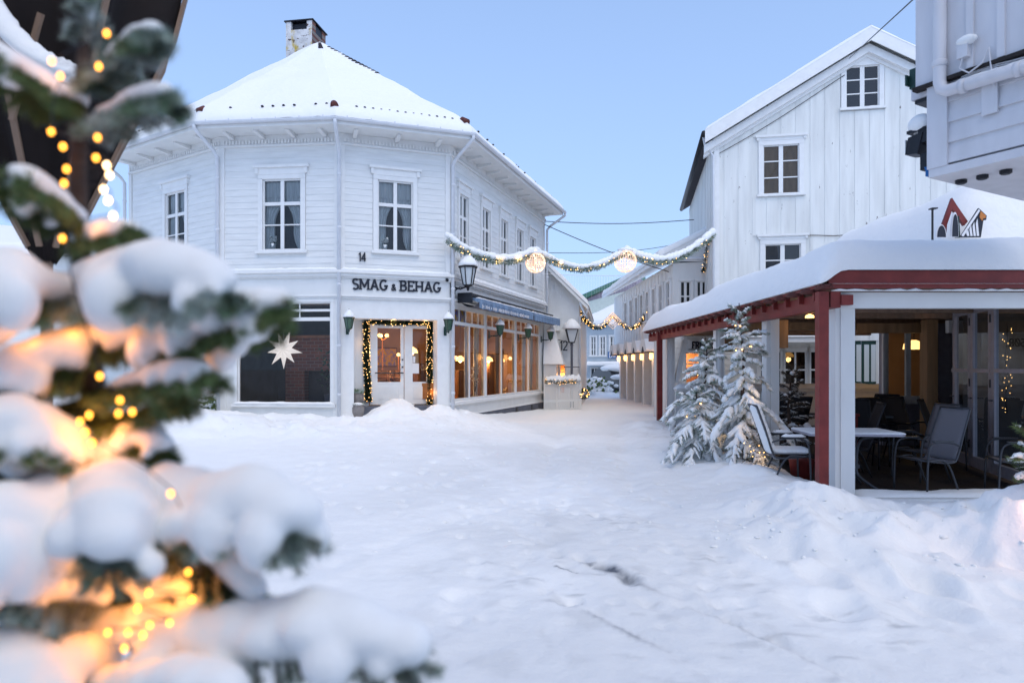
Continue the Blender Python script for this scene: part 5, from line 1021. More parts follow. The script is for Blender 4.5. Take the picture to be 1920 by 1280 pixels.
    while x < q1.x-.06: mb.box(x, 46.94, q0.z+.08, x+rr.uniform(.02, .05), 46.949, q0.z+.08+rr.uniform(.07, .11)); x += .07
    tag(mb.build('print', 'whitesign', s, Matrix()), kind='stuff')
    # houses out to the left, half hidden behind the parasol
    wf = WF((-17.5, 21), (-13.6, 22)); t = thing('distant_white_house', 'white house with a snowy roof far left behind the brown parasol', 'house', (-15.5, 23, 0)); WCO.add(t.name); W_ = wall_holes('wall', wf, 0, wf.L, 0, 5.1, [], 'white', t); clapboards(W_, wf, 0, wf.L, .5, 5.0, [], .2)
    mb = MB(); snow_grid(mb, (-.4, -.5, 5.1), (wf.L+.4, -.5, 5.1), (-.4, 3, 6.3), (wf.L+.4, 3, 6.3), .3, 10, 8); mb.quad((-.4, -.5, 5.05), (wf.L+.4, -.5, 5.05), (wf.L+.4, 3, 6.25), (-.4, 3, 6.25)); mb.build('roof_snow', 'snow', t, wf.M, smooth=True, fix=False)
    wf = WF((-24, 34), (-17, 36)); t = thing('far_shed', 'low snowy roofed shed seen past the left end of the corner house', 'shed', (-20, 37, 0)); WCO.add(t.name); wall_holes('wall', wf, 0, wf.L, 0, 8.2, [], 'bluehouse', t)
    mb = MB(); snow_grid(mb, (-.4, -.5, 8.2), (wf.L+.4, -.5, 8.6), (-.4, 4, 9.2), (wf.L+.4, 4, 9.5), .3, 10, 8); mb.build('roof_snow', 'snow', t, wf.M, smooth=True, fix=False)
street()
# ------------------------------------------------------------------ things at the corner house
def point(name, p, e, col=(1, .58, .25), r=.06, parent=None):
    l = bpy.data.lights.new(name, 'POINT'); l.energy = e; l.color = col; l.shadow_soft_size = r; o = bpy.data.objects.new(name, l); C.objects.link(o)
    if parent is not None: o.parent = parent; o.matrix_basis = WM[parent.name].inverted() @ Matrix.Translation(Vector(p))
    else: o.location = p
    return o
def shop_inside():
    labs = ['pendant lamp glowing behind the first side window', 'pendant lamp glowing behind the second side window pane', 'pendant lamp glowing behind the middle side window', 'pendant lamp glowing behind the far side window', 'pendant lamp at the far end of the shop', 'pendant lamp seen through the entrance door glass']
    for i, (u, d, z, e) in enumerate(((1.0, 1.6, 2.0, 26), (2.3, 1.2, 1.75, 26), (4.2, 1.5, 1.8, 26), (6.0, 1.2, 1.8, 22), (7.8, 1.4, 1.8, 18), (-.5, 2.2, 2.1, 22))):
        p = wfR.at(u, d, z); t = thing('pendant_lamp', labs[i], 'lamp', p, 0, 'pendant lamps in the shop')
        MB().tube([(0, 0, .1), (0, 0, 3.3-z)], .006, 5).build('cord', 'black', t); MB().lathe([(.16, 0), (.13, .10), (.03, .17)], 14).build('lamp_shade', 'lamp_glow', t, smooth=True); MB().ell((0, 0, 0), .05, 8, 6).build('bulb', 'bulb_white', t, smooth=True)
        point('lamp_light', (p.x, p.y, p.z-.12), e, (1, .55, .24), .12, t)
    for i, (px, py, d, lb) in enumerate(((717, 634, 2.3, 'three armed brass lamp glowing behind the entrance door'), (747, 668, 2.9, 'small table lamp glowing low behind the entrance door'))):
        u = wfD.px(px, d); p = wfD.at(u, d, wfD.pz(px, py, d)); t = thing('brass_lamp', lb, 'lamp', p); mb = MB().tube([(0, 0, -.9 if i == 0 else -.4), (0, 0, 0)], .018, 6); bb = MB()
        for k in range(3 if i == 0 else 1): a = k*2.1; q = Vector((.13*math.cos(a), .13*math.sin(a), .03))*(1 if i == 0 else 0); mb.tube([(0, 0, -.08), q], .01, 5); bb.ell(q+Vector((0, 0, .05)), .055, 8, 6)
        mb.build('stem', 'cushion', t); bb.build('bulb', 'lamp_glow', t, smooth=True); point('lamp_light', (p.x, p.y, p.z+.05), 7, (1, .5, .18), .08, t)
    for i, (u, d) in enumerate(((1.25, 2.0), (2.1, 2.5), (1.7, 1.6))):
        t = thing('cafe_chair', ('wooden chair by the round table inside the entrance', 'wooden chair beyond the round table inside the entrance', 'wooden chair nearest the entrance door')[i], 'chair', wfD.at(u, d, .55), .8*i, 'wooden chairs inside the shop')
        for a in (-.2, .2):
            for b in (-.2, .2): MB().box(a-.02, b-.02, 0, a+.02, b+.02, .45 if b < 0 else .95).build('leg', 'tablewood', t)
        MB().box(-.23, -.23, .45, .23, .23, .49).build('seat', 'cushion', t)
        for z in (.6, .75, .88): MB().box(-.2, .19, z, .2, .22, z+.07).build('back_slat', 'tablewood', t)
    t = thing('round_table', 'small round wooden table inside the entrance', 'table', wfD.at(1.7, 2.2, .55)); MB().lathe([(.45, .72), (.46, .75), (.45, .76)], 20).build('tabletop', 'tablewood', t); MB().lathe([(.22, 0), (.04, .06), (.035, .72)], 10).build('pedestal', 'tablewood', t)
    for i in range(5):
        b0 = Vector((-2.6, 26.9)); b1 = Vector((-6.4, 21.3)); q = b0.lerp(b1, .12+.19*i); wfq = WF(b1, b0); uu = (q-b1).length; t = thing('wall_picture', 'framed picture on the warm back wall of the shop, '+('farthest left', 'second from the left', 'middle one', 'second from the right', 'farthest right')[i], 'picture', wfq.at(uu, -.05, 1.6), 0, 'pictures on the shop back wall'); w = .35+.1*(i % 3); M = wfq.X(uu, -.06, 1.6); MB().box(-w, -.02, 0, w, .02, .7).build('picture_frame', 'tablewood', t, M); MB().box(-w+.05, -.03, .05, w-.05, -.021, .65).build('print', ('curtain', 'bluehouse', 'yellow')[i % 3], t, M)
    # things standing behind the side windows
    for i, (u, d, w, h, lb) in enumerate(((.75, 1.0, .9, 1.15, 'dark wooden cabinet behind the first side window'), (3.6, 1.1, .9, .95, 'dark wooden cabinet behind the middle side window'), (6.6, 1.2, 1.1, 1.5, 'tall wooden shelf behind the far side window'))):
        t = thing('cabinet', lb, 'cabinet', wfR.at(u, d, .55)); M = wfR.X(u, d, .55)
        MB().box(-w/2, 0, 0, w/2, .04, h).box(-w/2, 0, 0, -w/2+.04, .4, h).box(w/2-.04, 0, 0, w/2, .4, h).build('carcass', 'tablewood', t, M)
        for k in range(4): MB().box(-w/2+.04, .0, .02+k*(h-.06)/3, w/2-.04, .38, .05+k*(h-.06)/3).build('shelf', 'tablewood', t, M)
    t = thing('armchair', 'orange upholstered armchair just inside the first side window', 'armchair', wfR.at(.55, .55, .55)); M = wfR.X(.55, .5, .55)
    for n, b in (('seat', (-.35, 0, .2, .35, .6, .42)), ('backrest', (-.35, .5, .42, .35, .65, .95)), ('armrest', (-.42, 0, .2, -.352, .6, .62)), ('armrest', (.352, 0, .2, .42, .6, .62))): MB().box(*b).build(n, 'cushion', t, M)
    for i, (u, c) in enumerate(((2.05, 'curtain'), (5.0, 'cushion'), (4.6, 'brown_blind'), (7.4, 'curtain'), (2.75, 'curtain'), (8.3, 'curtain'))):
        t = thing('window_drape', ('pale drape hanging in the second pane', 'orange drape beside the middle window bar', 'brown drape in the middle window', 'pale drape in the far window', 'grey drape by the first wide post', 'grey drape at the end of the side front')[i], 'curtain', wfR.at(u, .35, .6)); mb = MB(); sheet(mb, lambda s, q: (-.22+.44*s*(.6+.4*q), .03*math.sin(s*22), q*(2.2 if i != 1 else 1.6)), 24, 4); mb.build('fabric', c, t, wfR.X(u, .35, .62), smooth=True, fix=False)
    t = thing('flower_vase', 'glass vase of pink twigs in the side window', 'vase', wfR.at(2.5, .32, .62)); M = wfR.X(2.5, .3, .62); MB().lathe([(.05, 0), (.07, .1), (.05, .22), (.06, .25)], 10).build('vase', 'lantern_glass', t, M, smooth=True)
    mb = MB(); mf = MB()
    for i in range(16):
        a, r = random.uniform(0, 6.28), random.uniform(.05, .3); q = Vector((r*math.cos(a), r*.4*math.sin(a), random.uniform(.5, 1.1))); mb.tube([(0, 0, .1), q*.5+Vector((0, 0, .1)), q], .004, 4)
        for k in range(4): mf.ell(q+Vector((random.uniform(-.05, .05), random.uniform(-.05, .05), random.uniform(-.15, .05))), .02, 5, 3)
    mb.build('stem', 'twig', t, M); mf.build('blossom', 'flower', t, M)
    # behind the big front window: brick fireplace, star, plant
    p = wfM.at(1.65, 2.0, .5); t = thing('brick_fireplace', 'red brick fireplace with a dark opening behind the front window', 'fireplace', p); M = wfM.X(1.75, 2.0, .5)
    MB().box(-.95, 0, 0, -.4, .5, 1.9).box(.4, 0, 0, .95, .5, 1.9).box(-.4, 0, 1.0, .4, .5, 1.9).build('brickwork', 'brick', t, M); MB().box(-.4, .3, 0, .4, .5, 1.0).build('firebox', 'black', t, M); MB().box(-1.05, -.1, 1.9, 1.05, .55, 1.98).build('mantel', 'tablewood', t, M)
    point('brick_fill', wfM.at(1.3, 1.1, 2.7), 3, (1, .6, .3), .1); point('brick_fill', wfM.at(2.6, 1.0, 1.6), 1.6, (1, .6, .3), .1)  # fill lights without fittings, added to bring up the brick
    c = Vector((wfM.px(532, .25), .25, wfM.pz(532, 655, .25))); t = thing('paper_star', 'white paper star with long points hanging in the front window', 'star', wfM.at(*c)); mb = MB(); n = 9
    for i in range(n):
        a = 2*math.pi*i/n+R(-90); L = .50 if i % 2 == 0 else .44; d1 = Vector((math.cos(a), 0, math.sin(a))); s1 = Vector((-math.sin(a), 0, math.cos(a)))*.085; q = d1*.17; nb = Vector((0, -.07, 0))
        mb.add([q+s1-d1*.02, q+nb, q-s1-d1*.02, d1*L, q-nb, Vector((0, -.10, 0)), Vector((0, .1, 0))], [(0, 1, 3), (1, 2, 3), (2, 4, 3), (4, 0, 3), (0, 5, 1), (1, 5, 2), (2, 6, 4), (4, 6, 0)])
    mb.build('star_point', 'star_paper', t, wfM.X(*c)); MB().tube([(0, 0, .1), (0, 0, 1.0)], .004, 4).build('cord', 'paper', t, wfM.X(*c))
    t = thing('potted_tree', 'leafy pot plant in a grey tub inside the front window', 'pot plant', wfM.at(2.65, .6, .62)); M = wfM.X(2.65, .6, .55); MB().lathe([(.13, 0), (.19, .36), (.17, .36)], 12).build('tub', 'plinth', t, M, smooth=True); mb = MB().tube([(0, 0, .3), (.03, 0, .8), (-.02, 0, 1.2)], .015, 6); mb.build('stem', 'twig', t, M); mb = MB()
    for i in range(150):
        a = random.uniform(0, 6.28); r = random.uniform(.05, .33); q = Vector((r*math.cos(a), r*math.sin(a), random.uniform(.55, 1.5))); v = Vector((random.uniform(-1, 1), random.uniform(-1, 1), random.uniform(-.6, .6))).normalized()*.09; s1 = v.orthogonal().normalized()*.03; mb.quad(q, q+v*.5+s1, q+v, q+v*.5-s1)
    tag(mb.build('foliage', 'leaf', t, M, fix=False), kind='stuff')
shop_inside()
def on_corner_house():
    g = 'green lanterns on the corner house'
    for i, (wf, px, py, lb) in enumerate(((wfD, 651, 626, 'green wall lantern with a snow cap left of the entrance'), (wfD, 834, 628, 'green wall lantern with a snow cap right of the entrance'), (wfR, 914.5, 634, 'green wall lantern between the first two side windows'), (wfR, 969.5, 638, 'green wall lantern between the middle and far side windows'), (wfR, 1013.5, 641, 'green wall lantern at the far end of the side front'))):
        hexlantern('wall_lantern', lb, wf.X(wf.px(px), -.032, wf.pz(px, py)+.10), .72, 'green_metal', 'green_glass', .36, g)
    u = wfR.px(849, -.05); M = wfR.X(u, -.06, wfR.pz(849, 538)); hexlantern('street_lantern', 'big black lantern with clear panes on a bracket at the house corner', M, 1.28, 'black', 'lantern_glass', .42)
    # small spot lamp above the sign
    t = thing('spot_lamp', 'small dark spot lamp beside the shop sign', 'lamp', wfD.at(wfD.px(836), -.1, wfD.pz(836, 525))); MB().box(-.03, -.03, -.03, .03, .06, .03).lathe([(.03, -.06), (.045, .0)], 8, (0, -.06, 0)).build('lamp_head', 'black', t, wfD.X(wfD.px(836), -.09, wfD.pz(836, 525)))
    # awning rolled in over the side windows
    t = thing('rolled_awning', 'rolled blue awning with pale print above the side windows', 'awning', wfR.at(4.4, -.3, 3.3)); zt = ZB+.02; M = wfR.M
    MB().box(.35, -.42, zt+.06, 8.6, -.11, zt+.15).build('cassette', 'black', t, M)
    for a, b in ((.45, 5.3), (5.36, 8.75)):
        MB().hexa([(a, -.66, zt-.10), (b, -.66, zt-.10), (b, -.60, zt-.10), (a, -.60, zt-.10), (a, -.64, zt+.0), (b, -.64, zt+.0), (b, -.2, zt+.05), (a, -.2, zt+.05)]).build('front_bar', 'blue_awning', t, M)
        mb = MB(); n = 40; sheet(mb, lambda s, q: (a+(b-a)*s, -.655-.012*math.sin(s*60), zt-.10-.15*q-(.025*abs(math.sin(s*30)) if q > .5 else 0)), 120, 3); mb.build('valance', 'blue_awning', t, M, smooth=True, fix=False)
        mb = MB(); sheet(mb, lambda s, q: (a+(b-a)*s, -.64+.50*q, zt-.11-.20*math.sin(math.pi*q)**.8*.6), 30, 6); mb.build('folded_cloth', 'plinth', t, M, smooth=True, fix=False)
        snow_path(MB(), [(a+(b-a)*k/30, -.56, zt-.0) for k in range(31)], .09, .055, 7, .3, 3).build('snow', 'snow', t, M, smooth=True)
    mb = MB(); rr = random.Random(8); x = .62
    while x < 4.7:
        if rr.random() < .85: h = rr.uniform(.05, .11); mb.box(x, -.678, zt-.20-h/2, x+rr.uniform(.025, .05), -.672, zt-.20+h/2)
        x += .085
    tag(mb.build('print', 'whitesign', t, M), kind='stuff')
    MB().box(.28, -.5, zt-.12, .36, -.1, zt+.14).build('end_bracket', 'black', t, M)
    # planters beside the door
    for i, (px, py, d, s, lb) in enumerate(((671, 752, .34, 1.0, 'upper grey clay planter with dark heather beside the entrance'), (671, 772, .06, 1.05, 'lower grey clay planter capped with snow beside the entrance'))):
        u = wfD.px(px, d); z = .33 if i else .6; t = thing('planter', lb, 'planter', wfD.at(u, d, z), 0, 'planters beside the entrance')
        MB().lathe([(.10*s, 0), (.15*s, .14), (.155*s, .26), (.13*s, .30), (.15*s, .33), (.13*s, .31)], 14).build('pot', 'clay', t, smooth=True); mb = MB()
        for k in range(120):
            a = random.uniform(0, 6.28); q = Vector((.12*math.cos(a), .12*math.sin(a), .30))*random.uniform(.3, 1); q.z = .30; e = Vector((q.x*1.5, q.y*1.5, random.uniform(.38, .5 if i == 0 else .36))); mb.quad(q, (q+e)/2+Vector((.01, 0, 0)), e, (q+e)/2-Vector((.01, 0, 0)))
        tag(mb.build('heather', 'needle_frost', t, fix=False), kind='stuff')
        if i: MB().ell((0, 0, .33), (.15, .15, .06), 12, 6).build('snow', 'snow', t, smooth=True)
    # low shrub by the left facade
    b = wfM.at(-.22, -.35, .5); t = thing('snowy_shrub', 'low dark shrub loaded with snow at the left end of the front', 'shrub', b); mb = MB(); ms = MB()
    for i in range(42):
        a = random.uniform(0, 6.28); r = random.uniform(.05, .3); h = random.uniform(.1, .85); q = Vector((r*math.cos(a), r*math.sin(a)*.6, h)); 
        for k in range(9): v = Vector((random.uniform(-1, 1), random.uniform(-1, 0), random.uniform(-1, .3))).normalized()*.12; s1 = v.orthogonal().normalized()*.02; mb.quad(q, q+v*.5+s1, q+v, q+v*.5-s1)
        if i % 2: ms.ell(q+Vector((0, 0, .05)), (.11, .09, .045), 7, 5)
    tag(mb.build('foliage', 'needle', t, fix=False), kind='stuff'); ms.build('snow', 'snow', t, smooth=True)
on_corner_house()

# ------------------------------------------------------------------ garlands, light balls, wires
def garland(name, label, pts, r, dens, group=None, snow=0, lights=6, leaf=.05, seed=1, mat_='garland', glow=0, bulb='bulb_small', br=.008):
    rr = random.Random(seed); pts = [Vector(p) for p in pts]; t = thing(name, label, 'garland', pts[len(pts)//2], 0, group); nd, bb, cable = MB(), MB(), MB()
    cable.tube(pts, .012, 5); L = 0
    for a, b in zip(pts, pts[1:]):
        l = (b-a).length; d = (b-a)/l; L += l
        for _ in range(int(l*dens)):
            s = rr.random(); o = Vector((rr.gauss(0, 1), rr.gauss(0, 1), rr.gauss(0, 1))); o = (o-d*o.dot(d)).normalized(); q = a+d*l*s+o*r*rr.random()*.4; v = (o+d*rr.uniform(-.6, .6)+Vector((0, 0, -.15))).normalized()*leaf*rr.uniform(.7, 1.3); w = v.orthogonal().normalized()*leaf*.16
            nd.quad(q-w*.6, q+v*.5-w, q+v, q+v*.5+w)
        for _ in range(int(l*lights+rr.random())):
            o = Vector((rr.gauss(0, 1), rr.gauss(0, 1), rr.gauss(0, 1))); o = (o-d*o.dot(d)).normalized(); bb.ell(a+d*l*rr.random()+o*r*rr.uniform(.7, 1.1), br, 5, 4)
        if glow and rr.random() < glow*l: point('garland_light', (a+b)/2+Vector((0, -r*1.3, 0)), .7, (1, .55, .22), .05, t)
    cable.build('cable', 'black', t, Matrix()); tag(nd.build('needles', mat_, t, Matrix(), fix=False), kind='stuff')
    if bb.v: tag(bb.build('bulbs', bulb, t, Matrix()), kind='stuff')
    if snow:
        mb = MB(); k = 0
        for a, b in zip(pts, pts[1:]):
            n = max(2, int((b-a).length/(r*.7)))
            for i in range(n):
                if rr.random() < .06: continue
                e = rr.uniform(.65, 1.25); mb.ell(a.lerp(b, i/n)+Vector((0, 0, r*.75*snow)), (r*1.0*e, r*.9*e, r*.72*e*snow), 8, 5)
        tag(blob(mb, 'snow', 'snow', t, r*.22, 4, Matrix()), kind='stuff')
    return t
def curve(keys, n):                                    # smooth path through key points
    out = []; k = [Vector(p) for p in keys]; k = [k[0]*2-k[1]]+k+[k[-1]*2-k[-2]]
    for i in range(1, len(k)-2):
        for j in range(n):
            t = j/n; p0, p1, p2, p3 = k[i-1], k[i], k[i+1], k[i+2]; out.append(.5*((2*p1)+(p2-p0)*t+(2*p0-5*p1+4*p2-p3)*t*t+(3*p1-p0-3*p2+p3)*t**3))
    return out+[k[-2]]
def garlands():
    r0, r1, rt, RD, zf, d0, d1 = ENT; y = RD-.06
    a, b, top = wfD.px(686, y), wfD.px(806, y), wfD.pz(740, 603, y)
    pts = [wfD.at(a+.07, y, zf+.12)]+[wfD.at(a+.05*(1-k/9)+.01*math.sin(k), y, zf+.12+(top-zf-.12)*k/9) for k in range(1, 10)]+[wfD.at(a+(b-a)*k/8, y, top+.012*math.sin(k*1.3)) for k in range(1, 8)]+[wfD.at(b+.015*math.sin(k), y-.02, top-(top-zf)*k/10) for k in range(0, 11)]
    garland('door_garland', 'lit evergreen garland framing the shop entrance', pts, .10, 1500, None, 0, 60, .075, 3, 'garland', 1.0, 'bulb_small', .0075)
    # big garland across the street, two glowing balls in it
    Yg = lambda px: 17.35+(21.6-17.35)*(px-838)/(1340-838)
    def seg(l, n): return curve([P(px, py, Yg(px)) for px, py in l], n)
    s1 = seg([(838, 448), (862, 466), (900, 482), (950, 490), (985, 482), (1004, 473)], 6); s2 = seg([(1004, 473), (1030, 487), (1065, 501), (1095, 505), (1130, 496), (1155, 483), (1173, 474)], 6); s3 = seg([(1173, 474), (1205, 486), (1245, 491), (1285, 478), (1315, 458), (1340, 438)], 6)
    for i, (s, lb, sn) in enumerate(((s1, 'snow laden garland from the corner house to the left light ball', 1.4), (s2, 'middle garland hanging between the two light balls', 1.15), (s3, 'thickly snowed garland from the right light ball to the tall house', 1.6))):
        garland('street_garland', lb, s, .095, 560, 'garlands across the street', sn, 14, .10, 5+i, 'needle_frost', .2, 'bulb_small', .010)
    for i, (px, py, rpx, lb) in enumerate(((1004, 493, 18.5, 'left glowing wire light ball hanging from the street garland'), (1172.5, 490, 20.5, 'right glowing wire light ball hanging from the street garland'))):
        Y = Yg(px); c = P(px, py, Y); r = rpx*Y/F; t = thing('light_ball', lb, 'light ball', c, 0, 'light balls in the street garland')
        mb = MB()
        for k in range(13): mb.tube([(r*math.cos(math.pi*k/13)*math.sin(a), r*math.sin(math.pi*k/13)*math.sin(a), r*math.cos(a)) for a in np.linspace(0, 2*math.pi, 25)], .007, 4, False)
        for k in range(1, 6): z = r*math.cos(math.pi*k/6); q = r*math.sin(math.pi*k/6); mb.tube([(q*math.cos(a), q*math.sin(a), z) for a in np.linspace(0, 2*math.pi, 25)], .006, 4, False)
        mb.build('wire_frame', 'ball_wire', t); bb = MB(); rr = random.Random(i)
        for k in range(50): v = Vector((rr.gauss(0, 1), rr.gauss(0, 1), rr.gauss(0, 1))).normalized()*r; bb.ell(v, .008, 5, 4)
        tag(bb.build('bulbs', 'bulb_white', t), kind='stuff'); point('ball_light', c, 3, (1, .6, .35), .2, t)
        MB().ell((0, 0, r*1.02), (r*.75, r*.6, r*.22), 12, 6).build('snow_cap', 'snow', t, smooth=True)
    # icicle lights on a wire beyond
    p0, p1 = P(1012, 513, 23.5), P(1235, 515, 24.5); t = thing('icicle_lights', 'fine curtain of hanging light strings below the street garland', 'light curtain', (p0+p1)/2); mb = MB().tube([p0.lerp(p1, k/10)-Vector((0, 0, .05*math.sin(math.pi*k/10))) for k in range(11)], .008, 4); bb = MB(); rr = random.Random(2)
    for k in range(74):
        q = p0.lerp(p1, (k+.5)/74)-Vector((0, 0, .05)); L = rr.choice((.35, .55, .8, .65)); mb.tube([q, q-Vector((0, 0, L))], .0028, 3); z = .05
        while z < L: bb.ell(q-Vector((0, 0, z)), .006, 4, 3); z += .13
    mb.build('wire', 'whitesign', t, Matrix()); tag(bb.build('bulbs', 'flower', t, Matrix()), kind='stuff')
    s = curve([P(1076, 578, 27), P(1090, 592, 28), P(1110, 611, 29), P(1128, 612, 29.5), P(1140, 600, 30), P(1149, 592, 30), P(1162, 603, 30), P(1183, 615, 30), P(1203, 602, 29.5), P(1216, 580, 29)], 5); garland('far_garland', 'smaller garland with a lit star further down the street', s, .11, 300, None, .6, 18, .11, 9, 'garland', .1, 'bulb_small', .014)
    c = P(1149, 601, 29.8); t = thing('light_star', 'yellow lit wire lozenge in the far garland', 'light ornament', c); mb = MB()
    for a in (.36, .24, .12): mb.tube([(0, 0, a), (a, 0, 0), (0, 0, -a), (-a, 0, 0), (0, 0, a)], .02, 4)
    mb.build('lit_frame', 'ball_wire', t)
    for i, (a, b, sag, lb, r) in enumerate(((P(1021, 415, 26), P(1301, 412, 27), .12, 'upper overhead cable across the street', .016), (P(1021, 421, 26), P(1268, 514, 25), .1, 'slanting overhead cable down to the row', .016), (P(1030, 474, 27), P(1345, 440, 32), .3, 'thin far overhead cable', .012), (P(1718, -6, 9), wfG.at(3.9, -.5, 11.0), -.0, 'cable running up over the gable roof', .011))):
        t = thing('overhead_cable', lb, 'cable', (a+b)/2); MB().tube([a.lerp(b, k/14)-Vector((0, 0, sag*math.sin(math.pi*k/14))) for k in range(15)], r, 5).build('wire', 'black', t, Matrix())
    t = thing('wall_cable', 'dark cable running down along the gable boards', 'cable', wfG.at(2, -.05, 10)); sl = 2.64/4.55
    MB().tube([wfG.at(u, -.06, 9.16+u*sl-.78-.06*math.sin(u)) for u in np.linspace(.1, 3.9, 14)], .011, 5).build('wire', 'black', t, Matrix()); MB().tube([wfG.at(u, -.06, 5.72+.03*math.sin(u*3)) for u in np.linspace(2.6, 9, 14)], .012, 5).build('wire', 'black', t, Matrix())
    s = [wfS.at(u, -.12, 3.9+.25*math.sin(u*2.2)+u*.18) for u in np.linspace(4.0, wfS.L-.2, 22)]
    garland('wall_garland', 'snow tipped garland pinned along the side wall of the tall house', s, .07, 160, None, .9, 10, .08, 12, 'garland', 0, 'bulb_small', .01)
garlands()

# ------------------------------------------------------------------ street furniture further off
def street_things():
    b = P(1072, 690, 26.1); x, y = b.x, b.y; t = thing('street_lamp', 'grey lamp post with a snow capped four sided lantern in the street', 'street lamp', (x, y, .05))
    M = loc(x, y, .05); MB().lathe([(.09, 0), (.08, .3), (.05, .34), (.045, 2.35), (.06, 2.4), (.03, 2.5)], 10).build('pole', 'plinth', t, M, smooth=True); MB().tube([(-.3, 0, 1.55), (.3, 0, 1.55)], .02, 6).build('cross_bar', 'plinth', t, M)
    mb = MB(); g = [(.10, 2.5), (.22, 2.98)]
    for k in range(4): a = R(45+90*k); mb.tube([(g[0][0]*1.4*math.cos(a), g[0][0]*1.4*math.sin(a), 2.5), (.31*math.cos(a), .31*math.sin(a), 2.98)], .018, 5)
    mb.lathe([(.14, 2.47), (.15, 2.51)], 4, rot=R(45)); mb.lathe([(.33, 2.97), (.34, 3.01), (.05, 3.12)], 4, rot=R(45)); mb.build('lantern_frame', 'black', t, M); MB().lathe([(.13, 2.51), (.295, 2.975)], 4, rot=R(45)).build('lantern_glass', 'lantern_glass', t, M, fix=False)
    MB().lathe([(.35, 3.0), (.36, 3.06), (.28, 3.2), (.12, 3.36), (.02, 3.4)], 16).build('snow_cap', 'snow', t, M, smooth=True)
    p = P(1155, 738, 42); t = thing('parked_car', 'parked car buried in snow at the street end', 'car', (p.x, p.y, .05), R(8)); M = WM[t.name]
    prof = [(-2.0, .3), (2.0, .3), (2.05, .75), (1.2, .92), (.6, 1.42), (-1.1, 1.45), (-1.9, 1.0), (-2.05, .8)]; MB().prism(prof, -.8, .8).build('body', 'car_paint', t, M @ Matrix.Rotation(R(-80), 4, 'Z'))
    for sx in (-1.25, 1.25):
        for sy in (-.82, .66): MB().tube([(sx, sy, .32), (sx, sy+.16, .32)], .32, 14).build('wheel', 'black', t, M @ Matrix.Rotation(R(-80), 4, 'Z'))
    mb = MB(); mb.ell((0, 0, 1.45), (.95, 1.3, .28), 14, 8); mb.ell((0, 1.6, .95), (.85, .8, .2), 12, 6); mb.ell((0, -1.6, .95), (.85, .8, .2), 12, 6); mb.build('snow_cover', 'snow', t, M, smooth=True)
    for i, (px, py, Y, s) in enumerate(((1098, 735, 38, .8), (1116, 736, 40, .9), (1131, 740, 39, .75))):
        p = P(px, py, Y); t = thing('snowy_bush', ('left snow covered bush before the pale blue house', 'middle snow covered bush before the pale blue house', 'right snow covered bush beside the buried car')[i], 'bush', (p.x, p.y, 0), 0, 'snow covered bushes'); mb, ms = MB(), MB(); rr = random.Random(i)
        for k in range(60):
            v = Vector((rr.gauss(0, .4), rr.gauss(0, .4), rr.uniform(.1, 1.0)))*s; mb.quad(v, v+Vector((.1, 0, .08)), v+Vector((.02, -.05, .2)), v+Vector((-.1, 0, .05)))
            if k % 2: ms.ell(v+Vector((0, 0, .1)), (.2*s, .2*s, .12*s), 7, 5)
        tag(mb.build('foliage', 'needle', t, fix=False), kind='stuff'); ms.build('snow', 'snow', t, smooth=True)
    # lit wreath ball on the fence end
    p = P(1095, 738, 25.9); t = thing('fence_wreath', 'lit round wreath at the end of the picket fence', 'wreath', p); mb, bb = MB(), MB(); rr = random.Random(3)
    for k in range(260): v = Vector((rr.gauss(0, 1), rr.gauss(0, 1), rr.gauss(0, 1))).normalized(); q = v*.12; w = v.orthogonal().normalized()*.02; mb.quad(q-w, q+v*.08-w*.5, q+v*.12, q+v*.06+w)
    for k in range(16): v = Vector((rr.gauss(0, 1), -abs(rr.gauss(0, 1)), rr.gauss(0, 1))).normalized()*.2; bb.ell(v, .014, 5, 4)
    tag(mb.build('needles', 'garland', t, fix=False), kind='stuff'); tag(bb.build('bulbs', 'bulb_small', t), kind='stuff')
    s = [Vector((P(1022, 0, 24.9).x+i*.12, 24.85+i*.07, 1.06+.03*math.sin(i))) for i in range(11)]; garland('fence_garland', 'lit garland under the snow along the picket fence', s, .09, 240, None, 0, 26, .08, 31, 'garland', .3)
street_things()

